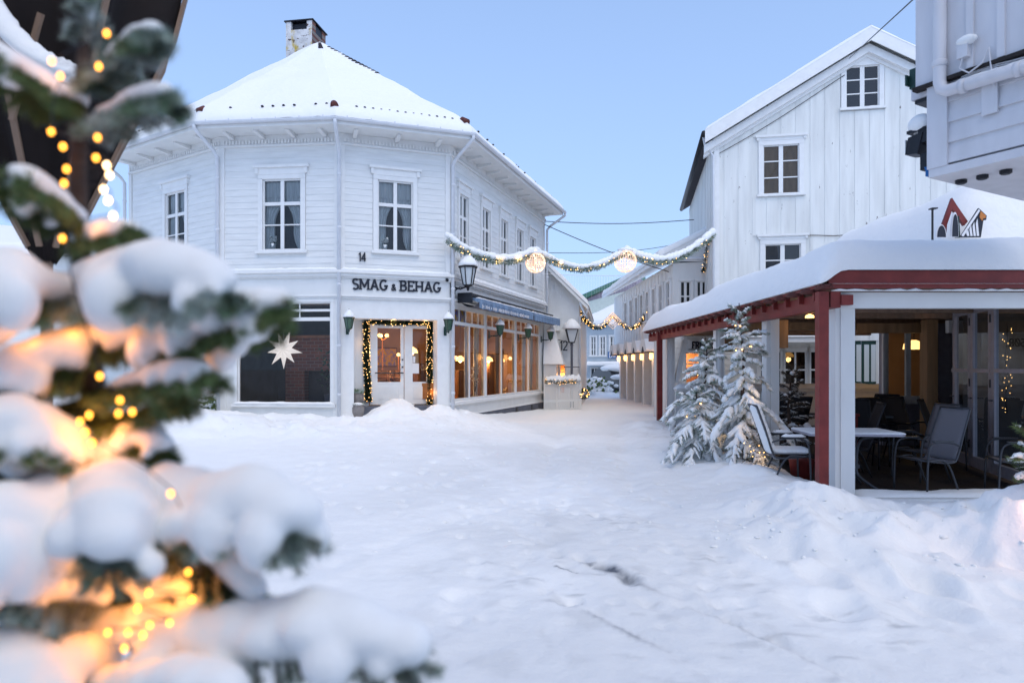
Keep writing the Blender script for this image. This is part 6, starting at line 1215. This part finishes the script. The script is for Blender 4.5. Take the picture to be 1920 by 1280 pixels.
# ------------------------------------------------------------------ terrace furniture
def make_chair(label, fabric, tube='steel', group=None):
    t = thing('patio_chair', label, 'chair', (0, 0, 0), 0, group); r = .0125
    for s in (-1, 1):
        MB().tube(curve([(s*.285, .25, 0), (s*.285, .235, .40), (s*.285, .20, .60), (s*.285, .08, .655), (s*.285, -.10, .645), (s*.27, -.235, .60)], 5), r, 8).build('front_leg', tube, t, smooth=True)
        MB().box(s*.285-.022, -.12, .66, s*.285+.022, .16, .675).build('armrest', tube, t)
        MB().tube(curve([(s*.265, .22, .415), (s*.265, -.05, .395), (s*.26, -.24, .0)], 6), r, 8).build('rear_leg', tube, t, smooth=True)
        MB().tube(curve([(s*.25, .24, .42), (s*.25, -.12, .39), (s*.25, -.22, .46), (s*.25, -.31, .75), (s*.24, -.42, 1.07)], 6), r, 8).build('back_frame', tube, t, smooth=True)
    MB().tube([(-.25, .24, .42), (.25, .24, .42)], r, 8).tube([(-.24, -.42, 1.07), (.24, -.42, 1.07)], r, 8).tube([(-.265, -.05, .385), (.265, -.05, .385)], r*.8, 8).build('cross_tube', tube, t, smooth=True)
    path = curve([(0, .24, .425), (0, -.12, .385), (0, -.20, .42)], 6); mb = MB()
    def sl(path):
        def f(s, q):
            k = q*(len(path)-1); i = min(int(k), len(path)-2); p = path[i].lerp(path[i+1], k-i); return (-.24+.48*s, p.y, p.z-.02*math.sin(math.pi*s))
        return f
    sheet(mb, sl(path), 8, 12); o = mb.build('seat', fabric, t, smooth=True, fix=False); m = o.modifiers.new('s', 'SOLIDIFY'); m.thickness = .006; o['_bake'] = 1
    path = curve([(0, -.20, .43), (0, -.31, .75), (0, -.425, 1.075)], 8); mb = MB(); sheet(mb, sl(path), 8, 14); o = mb.build('backrest', fabric, t, smooth=True, fix=False); m = o.modifiers.new('s', 'SOLIDIFY'); m.thickness = .006; o['_bake'] = 1
    return t
def bake_now():
    bpy.context.view_layer.update()
    for o in list(bpy.data.objects):
        if o.get('_bake'): baked(o); del o['_bake']
def make_table(label, x, y, w=1.15, d=.75, top='grey_metal', group=None, rz=0, snow=True):
    t = thing('terrace_table', label, 'table', (x, y, 0), rz, group); z = .745
    q = [(w/2-.06, d/2), (w/2, d/2-.06)]; poly = [(sx*a, sy*b) for sx, sy, order in ((1, 1, 0), (1, -1, 1), (-1, -1, 0), (-1, 1, 1)) for a, b in (q if not order else q[::-1])]
    mb = MB(); k = len(poly); mb.add([(a, b, z-.03) for a, b in poly]+[(a, b, z) for a, b in poly], [tuple(range(k)), tuple(range(k, 2*k))[::-1]]+[(i, (i+1) % k, k+(i+1) % k, k+i) for i in range(k)]); mb.build('tabletop', top, t)
    for sx in (-1, 1):
        for sy in (-1, 1): MB().tube(curve([(sx*(w*.30), sy*d*.35, z-.03), (sx*.16, sy*.07, z-.12), (sx*.12, sy*.04, .3), (sx*.14, sy*.08, .16), (sx*(.3), sy*.26, .01)], 6), .02, 8).build('leg', 'steel', t, smooth=True)
    MB().box(-.16, -.05, .26, .16, .05, .31).build('brace', 'steel', t)
    if snow: mb = MB(); snow_grid(mb, (-w/2+.01, -d/2+.01, z), (w/2-.01, -d/2+.01, z), (-w/2+.01, d/2-.01, z), (w/2-.01, d/2-.01, z), .018, 14, 10, .03, (1, 1, 1, 1), .006); mb.build('snow_dusting', 'snow', t, smooth=True, fix=False)
    return t
def furniture():
    c = make_chair('grey sling chair with a dusting of snow beside the folding doors', 'sling', 'steel', 'grey sling chairs on the terrace'); bake_now()
    def place(o, x, y, rz): o.matrix_basis = loc(x, y, 0, R(rz))
    B = make_chair('black', 'sling_black', 'black', 'black chairs at the back of the terrace'); bake_now()
    C3 = copy_tree(c, loc(5.85, 9.75, 0, R(98)), 'grey sling chair pushed in just behind the nearest grey chair'); C4 = copy_tree(c, loc(6.42, 8.72, 0, R(70)), 'grey chair cut off by the right edge of the terrace')
    sn = copy_tree(c, loc(3.66, 9.15, .02, R(-97)), 'snow filled chair leaning back against the little spruce by the white post')
    for s_, m_ in ((0, 0),):
        mb = MB()
        for k in range(7): mb.ell((0, .20-.06*k, .47), (.22, .1, .055), 10, 6)
        for k in range(8): mb.ell((0, -.20-.026*k, .50+.075*k), (.21, .07, .07), 10, 6)
        blob(mb, 'seat_snow', 'snow', sn, .02, 5, loc(3.66, 9.15, .02, R(-97)))
        for s in (-1, 1): snow_path(MB(), [(s*.285, .18-.05*k, .675) for k in range(7)], .04, .05, 7, .3, s+3).build('armrest_snow', 'snow', sn, loc(3.66, 9.15, .02, R(-97)), smooth=True)
    WM[sn.name] = loc(3.66, 9.15, .02, R(-97))
    for o in (c, C3):
        mb = MB(); w = WM[o.name] if o is not c else None
    place(c, 5.38, 8.85, 100); WM[c.name] = loc(5.38, 8.85, 0, R(100))
    spots = [(5.55, 11.0, 160, 'black chair turned away beside the far table'), (6.25, 11.3, 200, 'black chair leaning beside the porch window'), (6.75, 11.7, 185, 'black chair tucked in the corner by the wood post'), (4.95, 12.4, 20, 'black chair behind the brown little conifer'), (5.35, 13.2, 170, 'black chair at the railing under the french windows'), (6.9, 13.0, 120, 'black chair in the darkest corner of the terrace'), (5.05, 10.2, 75, 'black chair just behind the snow dusted table'), (6.0, 12.95, 10, 'black chair facing the street beyond the middle table'), (7.0, 10.9, 230, 'black chair turned towards the folding doors')]
    for i, (x, y, a, lb) in enumerate(spots):
        if i == 0: B.matrix_basis = loc(x, y, 0, R(a)); B['label'] = lb
        else: copy_tree(B, loc(x, y, 0, R(a)), lb)
    make_table('grey terrace table dusted with snow behind the white corner post', 4.45, 9.1, 1.2, .8, 'grey_metal', 'terrace tables', R(-4)); make_table('dark table among the black chairs', 6.1, 12.2, 1.1, .75, 'steel', 'terrace tables', R(8), False); make_table('dark table near the snowy railing', 5.1, 13.0, 1.1, .75, 'steel', 'terrace tables', R(2), False)
    t = thing('red_bucket', 'small red tub on the floor behind the snowy chair', 'tub', (4.08, 9.62, 0)); MB().lathe([(.13, 0), (.17, .3), (.18, .31)], 14).build('tub', 'red', t, smooth=True); MB().tube([(.17*math.cos(a), 0, .3+.12*math.sin(a)) for a in np.linspace(0, math.pi, 9)], .008, 5).build('handle', 'black', t)
    t = thing('red_post_box', 'dull red cushion box in the shadow of the terrace', 'box', (5.15, 10.6, 0)); MB().box(-.12, -.2, 0, .12, .2, .85).build('box_body', 'red', t); MB().box(-.14, -.22, .85, .14, .22, .89).build('lid', 'red', t)
    # lamps and lights of the cafe
    for i, (x, y, z, lb, e) in enumerate(((8.6, 10.6, 2.0, 'yellow cafe lamp glowing behind the folding doors', 7), (8.95, 15.2, 2.0, 'yellow cafe lamp seen through the porch window', 9), (4.6, 10.55, 2.36, 'small orange lamp under the terrace roof beside the red corner post', 1.2))):
        t = thing('cafe_lamp', lb, 'lamp', (x, y, z), 0, 'cafe lamps'); s = 1 if i < 2 else .3
        MB().lathe([(.22*s, 0), (.20*s, .12*s), (.05*s, .2*s)], 14).build('lamp_shade', 'lamp_glow', t, smooth=True); MB().tube([(0, 0, .15*s), (0, 0, 2.58-z)], .008, 5).build('cord', 'black', t); point('lamp_light', (x, y, z-.1), e, (1, .6, .22), .1, t)
    # bulb string put in for the sparkle reflected in the folding doors
    s = [Vector((7.9+.02*math.sin(k), 10.9, 2.3-.11*k)) for k in range(14)]; garland('sparkle_string', 'bulb string standing in for the sparkle reflected in the folding doors', s, .06, 20, None, 0, 24, .02, 41, 'garland', 0, 'bulb_small', .0055)
furniture()

# ------------------------------------------------------------------ trees
def needles_on(mb, a, b, rr, n, L, spread=1.0, down=-.1, w=.10):
    d = (b-a); l = d.length
    if l < 1e-6: return
    d /= l
    for _ in range(n):
        o = Vector((rr.gauss(0, 1), rr.gauss(0, 1), rr.gauss(0, 1)+down)); o = (o-d*o.dot(d)).normalized(); v = (o*spread+d*.8).normalized()*L*rr.uniform(.7, 1.15); s = v.cross(o+d*.3).normalized()*L*w if v.cross(o+d*.3).length > 1e-6 else v.orthogonal().normalized()*L*w
        p = a+d*l*rr.random(); mb.add([p-s, p+s, p+v], [(0, 1, 2)])
def spruce(name, label, base, h, rad, seed, nb=34, snow=1.0, ndl='needle_frost', lights=0, group=None, lean=(0, 0), top_bare=.2, bulb_low=True):
    rr = random.Random(seed); t = thing(name, label, 'spruce', base, 0, group); ln = Vector((lean[0], lean[1], 0)); tp = lambda z: Vector((ln.x*(z/h)**1.4+.02*math.sin(z*5), ln.y*(z/h), z))
    MB().tube([tp(h*k/12) for k in range(13)], [.045*(1-k/12.6)+.004 for k in range(13)], 7).build('trunk', 'bark', t, smooth=True); bulbs = MB()
    for i in range(nb):
        f = (i+.5)/nb; z = h*(.05+.90*f**.85); L = rad*(1-f)**.75*rr.uniform(.75, 1.1)+.10; az = i*2.399+rr.uniform(-.4, .4); d = Vector((math.cos(az), math.sin(az), 0)); L *= rr.choice((.55, .8, 1, 1.15, 1.25)); up = (.10+.75*f**1.5); dr = (.85*(1-f)**.8)*snow
        pts = [tp(z)+d*L*s+Vector((0, 0, L*(up*s-dr*s*s*1.25))) for s in (0, .2, .4, .6, .8, 1.0)]; br = MB().tube(pts, [.012, .010, .008, .006, .005, .003], 5); nd, sn = MB(), MB(); tw = []
        for k in range(5):
            a, b = pts[k], pts[k+1]; tw.append((a, b, .9))
            if k == 0 and L < .3: continue
            for sd in (-1, 1):
                for _ in range(1 if L < .45 else 2):
                    s0 = rr.random(); q = a.lerp(b, s0); sl = L*(.42-.06*k)*rr.uniform(.7, 1.2); dd = (d*.75+Vector((-d.y, d.x, 0))*sd*.85+Vector((0, 0, .0-.75*snow*(1-f)+rr.uniform(-.2, .2)))).normalized(); tw.append((q, q+dd*sl, .8)); br.tube([q, q+dd*sl], .003, 4)
        for a, b, k in tw:
            l = (b-a).length; needles_on(nd, a, b, rr, int(16+l*420), .050, 1.0, -.5, .045)
            if (f < 1-top_bare and rr.random() < .8) or rr.random() < .3:
                n = max(3, int(l/.035)); q = [a.lerp(b, j/n)+Vector((rr.uniform(-.006, .006), rr.uniform(-.006, .006), .010-.012*j/n)) for j in range(n+1)]; w = (.014+.020*rr.random()**2)*snow*(.7+.6*(1-f)); sn.tube(q, [w*(1.1-.75*j/n)*rr.uniform(.75, 1.25) for j in range(n+1)], 6)
                if k > .85 and rr.random() < .8*snow*(1-f*.7):
                    e = rr.uniform(.028, .06)*(1.15-f*.7); q2 = [a.lerp(b, j/5)+Vector((rr.uniform(-.01, .01), rr.uniform(-.01, .01), .015)) for j in range(-1, 7)]; sn.tube(q2, [e*u_*rr.uniform(.85, 1.15) for u_ in (.15, .7, .95, 1.05, 1.0, .9, .6, .12)], 8)
        if rr.random() < lights: q = pts[2]+Vector((0, -.04, -.05)); bulbs.ell(q, .009, 6, 4); q = pts[1]+Vector((.03, -.05, -.03)); bulbs.ell(q, .009, 6, 4)
        o = br.build('branch', 'twig', t); tag(nd.build('needles', ndl, o, fix=False), kind='stuff')
        if sn.v and snow > .2: sn.build('snow', 'snow', o, smooth=True, fix=False)
    for k in range(3): a = R(120*k+seed*30); p = tp(h*.93); MB().tube([p, p+Vector((.10*math.cos(a), .10*math.sin(a), .12))], .004, 4).build('tip_twig', 'twig', t)
    if bulbs.v: tag(bulbs.build('bulbs', 'bulb_small', t), kind='stuff')
    return t
def small_trees():
    spruce('spruce_tree', 'taller snow loaded spruce beside the red terrace post', (3.5, 10.25, G(3.5, 10.25)-.05), 2.4, .70, 3, 44, 1.4, 'needle_frost', .14, 'snowy spruces along the terrace', (-.08, 0))
    spruce('spruce_tree', 'lower leaning snow loaded spruce at the far side of the pair', (3.3, 11.7, G(3.3, 11.7)-.05), 2.0, .74, 8, 40, 1.4, 'needle_frost', .1, 'snowy spruces along the terrace', (.06, .1))
    spruce('spruce_tree', 'low bushy snow loaded spruce nearest the far red post', (3.02, 10.95, G(3.02, 10.95)-.1), 1.15, .72, 17, 30, 1.4, 'needle_frost', .1, 'snowy spruces along the terrace', (-.05, 0))
    for p, e in (((3.62, 9.75, .35), .35), ((3.4, 9.85, .8), .3), ((3.3, 11.3, .6), .5), ((3.55, 9.9, 1.25), .4)): point('fairy_light', p, e, (1, .6, .22), .05)
    spruce('little_conifer', 'thin brown little conifer standing inside the terrace', (4.55, 11.2, 0), 1.65, .42, 5, 34, .35, 'needle_brown', 0, None, (.02, 0))
    # dark stack of boughs low down behind the snowy chair
    t = thing('bough_heap', 'heap of brown lit spruce boughs at the foot of the taller spruce', 'boughs', (3.45, 9.55, .1)); mb, bb = MB(), MB(); rr = random.Random(6)
    for k in range(70):
        a = Vector((rr.gauss(0, .16), rr.gauss(0, .12), rr.uniform(0, .6))); needles_on(mb, a, a+Vector((rr.uniform(-.2, .2), rr.uniform(-.2, .05), rr.uniform(-.12, .08))), rr, 26, .035, 1, 0, .08)
    for k in range(14): bb.ell((rr.gauss(0, .16), rr.uniform(-.25, 0), rr.uniform(0, .6)), .006, 5, 4)
    tag(mb.build('needles', 'needle_brown', t, fix=False), kind='stuff'); tag(bb.build('bulbs', 'bulb_small', t), kind='stuff')
    # second tree at the right edge of the picture
    o = spruce('edge_spruce', 'small lit spruce half buried in the snow bank at the right edge', (4.52, 5.85, .1), .95, .38, 14, 18, .8, 'needle', 0, None, (0, 0), .1); point('fairy_light', (4.27, 5.50, .56), 1.0, (1, .45, .22), .04); point('fairy_light', (4.2, 5.35, .42), .6, (1, .45, .22), .04)
small_trees()

# ------------------------------------------------------------------ folded parasol on the left
def parasol():
    c = Vector((-2.76, 4.05, 0)); t = thing('folded_parasol', 'dark brown folded market parasol with wooden ribs and snow in its folds', 'parasol', c)
    MB().lathe([(.26, 0), (.28, .06), (.05, .10)], 16).build('base', 'plinth', t, smooth=True); MB().tube([(0, 0, .05), (0, 0, 4.2)], .032, 12).build('pole', 'rib', t, smooth=True)
    prof = [(2.22, .05), (2.30, .10), (2.5, .20), (2.75, .31), (3.0, .42), (3.3, .56), (3.6, .69), (3.9, .76), (4.15, .62), (4.3, .1)]; n = 8; m = 10; vs = []; K = n*m
    for z, r in prof:
        for j in range(K):
            a = 2*math.pi*j/K; s = (j % m)/m; q = r*(1-.28*math.sin(math.pi*s)**1.2*(1 if z > 2.4 else .5))*(1+.02*math.sin(j*1.7+z*9)); vs.append((q*math.cos(a+.2), q*math.sin(a+.2), z+.012*math.sin(j*2.1)))
    mb = MB(); mb.add(vs, [(i*K+j, i*K+(j+1) % K, (i+1)*K+(j+1) % K, (i+1)*K+j) for i in range(len(prof)-1) for j in range(K)]); mb.build('canopy', 'canvas', t, smooth=True)
    for k in range(n):
        a = 2*math.pi*k/n+.2; mb = MB(); pts = [(1.012*r*math.cos(a)+.005, 1.012*r*math.sin(a), z) for z, r in prof[1:9]]
        for p, q in zip(pts, pts[1:]): mb.bar(p, q, .03, .02, (math.cos(a), math.sin(a), 0))
        mb.build('rib', 'rib', t)
    a0 = 2*math.pi*5/n+.2
    for k in (4, 5, 6): a, b = 2*math.pi*k/n+.2, 2*math.pi*(k+.45)/n+.2; MB().bar((.40*math.cos(a), .40*math.sin(a), 2.92), (.62*math.cos(b)*.9, .62*math.sin(b)*.9, 3.45), .028, .02, (0, -1, 0)).build('strut', 'rib', t)
    pts = [P(-40, -10, 3.42)-c, P(10, 70, 3.42)-c, P(60, 115, 3.42)-c, P(105, 140, 3.45)-c, P(150, 158, 3.48)-c]; mb = MB(); cp = curve(pts, 6); snow_path(mb, cp, .075, .10, 10, .15, 3); mb.build('snow', 'snow', t, smooth=True)
parasol()

# ------------------------------------------------------------------ the lit spruce close to the camera
def near_spruce():
    rr = random.Random(21); Y0 = 1.16; t = thing('lit_spruce', 'close up spruce with thick snow cushions and warm fairy lights', 'spruce', (P(185, 0, Y0).x, Y0, G(-.7, 1.16))); M = Matrix()
    tr = [(166, -60), (160, 60), (150, 220), (146, 330), (152, 480), (172, 700), (184, 900), (190, 1100), (192, 1330)]
    pts = [P(x, y, Y0) for x, y in tr]+[Vector((P(195, 0, Y0).x, Y0, .02))]; MB().tube(pts, [.008, .011, .013, .014, .016, .019, .022, .024, .026, .04], 10).build('trunk', 'bark', t, M, smooth=True)
    S_ = lambda px, Y: px*Y/F
    # each branch: path in the tree's own plane with its distance, snow thickness, needle kind, lobes hanging off it
    BR = [
     ([(160, 165, 1.15), (205, 125, 1.12), (250, 90, 1.08), (292, 66, 1.05)], [14, 20, 25, 24], 'needle_frost', .85, 36),
     ([(155, 245, 1.15), (215, 220, 1.12), (275, 196, 1.08), (325, 186, 1.05)], [12, 22, 28, 24], 'needle_frost', .85, 36),
     ([(152, 200, 1.14), (95, 180, 1.1), (40, 142, 1.06), (-30, 100, 1.02)], [20, 26, 28, 28], 'needle', 1, 44),
     ([(160, 90, 1.16), (165, 30, 1.15), (168, -30, 1.15)], [10, 14, 14], 'needle_frost', .7, 26),
     ([(148, 425, 1.14), (105, 395, 1.1), (62, 362, 1.05), (38, 345, 1.03)], [20, 30, 34, 28], 'needle', .9, 44),
     ([(152, 455, 1.15), (200, 446, 1.1), (255, 440, 1.06)], [22, 26, 22], 'needle', 1, 30),
     ([(158, 545, 1.14), (225, 545, 1.1), (300, 540, 1.05), (370, 555, 1.02), (415, 545, 1.0)], [34, 58, 72, 60, 30], 'needle_frost', 1, 60),
     ([(190, 640, 1.15), (290, 645, 1.12), (390, 632, 1.1), (460, 605, 1.08), (525, 578, 1.06)], [30, 40, 46, 46, 30], 'needle', 1, 44),
     ([(152, 560, 1.14), (80, 560, 1.08), (10, 560, 1.02), (-50, 560, 1.0)], [30, 42, 66, 70], 'needle_frost', 1, 50),
     ([(158, 650, 1.13), (110, 680, 1.1), (60, 700, 1.08), (0, 730, 1.04)], [34, 44, 48, 40], 'needle', 1, 56),
     ([(176, 745, 1.15), (110, 765, 1.12), (40, 775, 1.08), (-30, 790, 1.05)], [4, 6, 8, 8], 'needle', .2, 60),
     ([(176, 735, 1.14), (250, 725, 1.1), (320, 712, 1.06), (385, 705, 1.03)], [6, 22, 30, 26], 'needle', 1, 56),
     ([(180, 865, 1.14), (110, 840, 1.08), (40, 820, 1.02), (-40, 820, 1.0)], [26, 46, 56, 60], 'needle', 1, 50),
     ([(184, 880, 1.15), (225, 850, 1.13), (265, 830, 1.12), (300, 845, 1.1)], [22, 34, 36, 24], 'needle', 1, 34),
     ([(186, 960, 1.12), (120, 985, 1.06), (50, 1010, 1.0), (-40, 1040, .97)], [50, 70, 80, 80], 'needle_frost', 1, 60),
     ([(188, 950, 1.1), (210, 960, 1.03), (215, 1000, .98), (210, 1050, .95)], [56, 70, 66, 52], 'needle_frost', 1, 40),
     ([(190, 965, 1.14), (290, 950, 1.1), (390, 965, 1.05), (480, 975, 1.02), (560, 990, 1.0)], [40, 62, 58, 74, 50], 'needle_frost', 1, 64),
     ([(300, 985, 1.08), (390, 1040, 1.06), (450, 1090, 1.05), (480, 1130, 1.04)], [24, 34, 36, 26], 'needle', .8, 60),
     ([(192, 1190, 1.12), (330, 1215, 1.06), (480, 1215, 1.02), (630, 1210, .99), (770, 1240, .97)], [44, 62, 66, 72, 50], 'needle_frost', 1, 60),
     ([(188, 1110, 1.10), (110, 1120, 1.05), (40, 1110, 1.0), (-40, 1100, .97)], [34, 46, 44, 50], 'needle_frost', 1, 60),
     ([(182, 900, 1.15), (120, 905, 1.12), (60, 890, 1.1), (-20, 880, 1.08)], [20, 34, 40, 40], 'needle', .6, 60),
     ([(176, 720, 1.16), (120, 700, 1.15), (50, 715, 1.14), (-30, 720, 1.12)], [5, 10, 16, 20], 'needle', .4, 70),
     ([(178, 770, 1.16), (230, 780, 1.14), (290, 765, 1.12), (340, 745, 1.1)], [4, 6, 8, 8], 'needle', .15, 64),
     ([(195, 1085, 1.14), (300, 1100, 1.13), (400, 1125, 1.12), (470, 1155, 1.11)], [36, 48, 46, 30], 'needle', 1, 50),
     ([(190, 1140, 1.13), (260, 1125, 1.12), (330, 1105, 1.11), (400, 1130, 1.1)], [6, 10, 16, 16], 'needle', .3, 66),
     ([(190, 1265, 1.08), (110, 1265, 1.02), (20, 1280, .97), (-60, 1290, .95)], [46, 66, 74, 74], 'needle_frost', 1, 46),
     ([(195, 1300, 1.05), (280, 1310, .98), (370, 1300, .94), (440, 1330, .92)], [40, 52, 56, 50], 'needle', 1, 40),
    ]
    for bi, (path, rad, ndl, cov, nl) in enumerate(BR):
        k = [P(x, y, Y) for x, y, Y in path]; cp = curve(k, 8); n = len(cp); br = MB().tube(cp, [.006*(1-.6*i/n)+.001 for i in range(n)], 6); nd, sn = MB(), MB()
        for i in range(n-1):
            a, b = cp[i], cp[i+1]; f = i/(n-1); j = min(int(f*(len(rad)-1)), len(rad)-2); r = rad[j]+(rad[j+1]-rad[j])*(f*(len(rad)-1)-j); Y = a.y; r = S_(r, Y)
            d = (b-a).normalized(); side = d.cross(Vector((0, 0, 1))).normalized()
            needles_on(nd, a, b, rr, 48, .023, 1.2, -.6, .055)
            if rr.random() < .9:                       # side twigs, drooping under the snow
                for sg in (-1, 1):
                    l = (S_(nl, Y)*.75+r*1.0)*rr.uniform(.7, 1.35)*(1-.25*f); e = a+(d*.6+side*sg*.8+Vector((0, 0, -.35-.3*rr.random()))).normalized()*l; br.tube([a, e], .0018, 4); needles_on(nd, a, e, rr, int(l*2600), .021, 1.1, -.3, .055)
            if rr.random() < cov*1.15:
                up = r*.55 if cov > .5 else r*.9
                sn.ell(a+Vector((rr.uniform(-.15, .15)*r, rr.uniform(-.25, .25)*r, up+rr.uniform(-.08, .12)*r)), (r*rr.uniform(.82, 1.1), r*rr.uniform(.82, 1.1), r*rr.uniform(.62, .92)), 12, 8)
                if cov >= .9 and rr.random() < .45 and r > .02:   # lobes sagging over the side twigs
                    sg = rr.choice((-1, 1)); q = a+side*sg*r*rr.uniform(.5, 1.1)+d*r*rr.uniform(-.4, .6)+Vector((0, 0, -r*rr.uniform(.0, .45))); e = r*rr.uniform(.5, .8); sn.ell(q, (e, e, e*rr.uniform(.9, 1.5)), 10, 7)
        tip, d = cp[-1], (cp[-1]-cp[-3]).normalized(); side = d.cross(Vector((0, 0, 1))).normalized()
        for q in range(7):
            e = tip-d*.02+(d*rr.uniform(.5, 1.1)+side*rr.uniform(-.8, .8)+Vector((0, 0, rr.uniform(-.9, .15)))).normalized()*S_(rad[-1]*1.15+nl*.35, tip.y)*rr.uniform(.8, 1.25); br.tube([tip-d*.02, e], .0018, 4); needles_on(nd, tip-d*.02, e, rr, 150, .021, 1.1, -.2, .055)
        o = br.build('branch', 'bark', t, M, smooth=True); tag(nd.build('needles', ndl, o, M, fix=False), kind='stuff')
        if sn.v: blob(sn, 'snow', 'snow_soft', o, .0065, 14, M)['kind'] = 'stuff'
    # fairy lights
    L = [(200, 63), (97, 115), (113, 143), (185, 125), (96, 247), (118, 275), (183, 258), (125, 317), (120, 344), (180, 296), (200, 310), (205, 328), (194, 355), (203, 376), (212, 405), (117, 447), (187, 705), (225, 750), (248, 772), (222, 775), (167, 778), (160, 810), (173, 830), (150, 790), (320, 925), (353, 1072), (278, 1110), (360, 1122), (318, 1167), (281, 1171), (240, 1185), (202, 1185), (233, 1215), (285, 1255), (258, 1140), (268, 1190)]
    s = thing('fairy_lights', 'string of warm fairy lights wound through the close up spruce', 'fairy lights', P(190, 700, 1.05)); pp = []
    for x, y in L:
        Y = (1.02 if y < 480 else 1.0) if x < 200 or y < 480 else (1.0 if y < 900 else .99); p = P(x, y, Y); pp.append(p); MB().ell(p, (.0034, .0034, .0045), 8, 6).build('bulb', 'bulb' if not (295 < y < 420 and x > 190) else 'bulb_white', s, M, smooth=True)
    MB().tube(curve([p+Vector((0, .006, .004)) for p in sorted(pp, key=lambda q: -q.z)], 3), .0011, 4).build('cable', 'black', s, M)
    for (x, y, Y, e) in ((170, 420, 1.06, .10), (120, 130, 1.06, .07), (100, 270, 1.1, .05), (140, 620, 1.08, .16), (205, 790, 1.07, .20), (165, 820, 1.05, .14), (320, 905, 1.07, .22), (260, 860, 1.08, .12), (340, 1090, 1.06, .16), (250, 1170, 1.04, .22), (290, 1240, 1.0, .16), (420, 1150, 1.04, .10), (60, 770, 1.08, .10), (330, 690, 1.1, .10), (520, 1130, 1.25, .30), (230, 640, 1.05, .10), (120, 860, 1.04, .12), (400, 1000, 1.1, .10), (60, 640, 1.05, .12), (200, 1080, 1.06, .14), (420, 1240, 1.0, .12)):
        point('fairy_light', P(x, y, Y), e*(.48 if y < 850 else .80), (1, .33, .04), .03, s)
near_spruce()
# ------------------------------------------------------------------ unseen house added behind the camera (shades the near snow, shows in window reflections)
def square_house():
    wf = WF((9, -6.0), (-13, -4.5)); t = thing('unseen_house', 'unseen long white house added on the near side of the square', 'house', (-2, -7, 0)); WCO.add(t.name); ws = [(1.5+3*i, 2.7+3*i, z, z+1.5) for i in range(7) for z in (1.0, 4.2)]
    wall_holes('wall', wf, 0, wf.L, 0, 8.2, ws, 'white', t)
    for w in ws: window(t, wf, *w, hb=((.6, .06),), casing=.1, room='room_dark', snow=False)
    MB().prism([(-6.5, 8.2), (.5, 8.2), (-3, 11)], 0, wf.L).build('roof_snow', 'snow', t, wf.M @ Matrix(((0, 1, 0, 0), (-1, 0, 0, 0), (0, 0, 1, 0), (0, 0, 0, 1))))
square_house()
bpy.context.view_layer.update()
for o in list(bpy.data.objects):
    if o.get('_bake'): baked(o); del o['_bake']
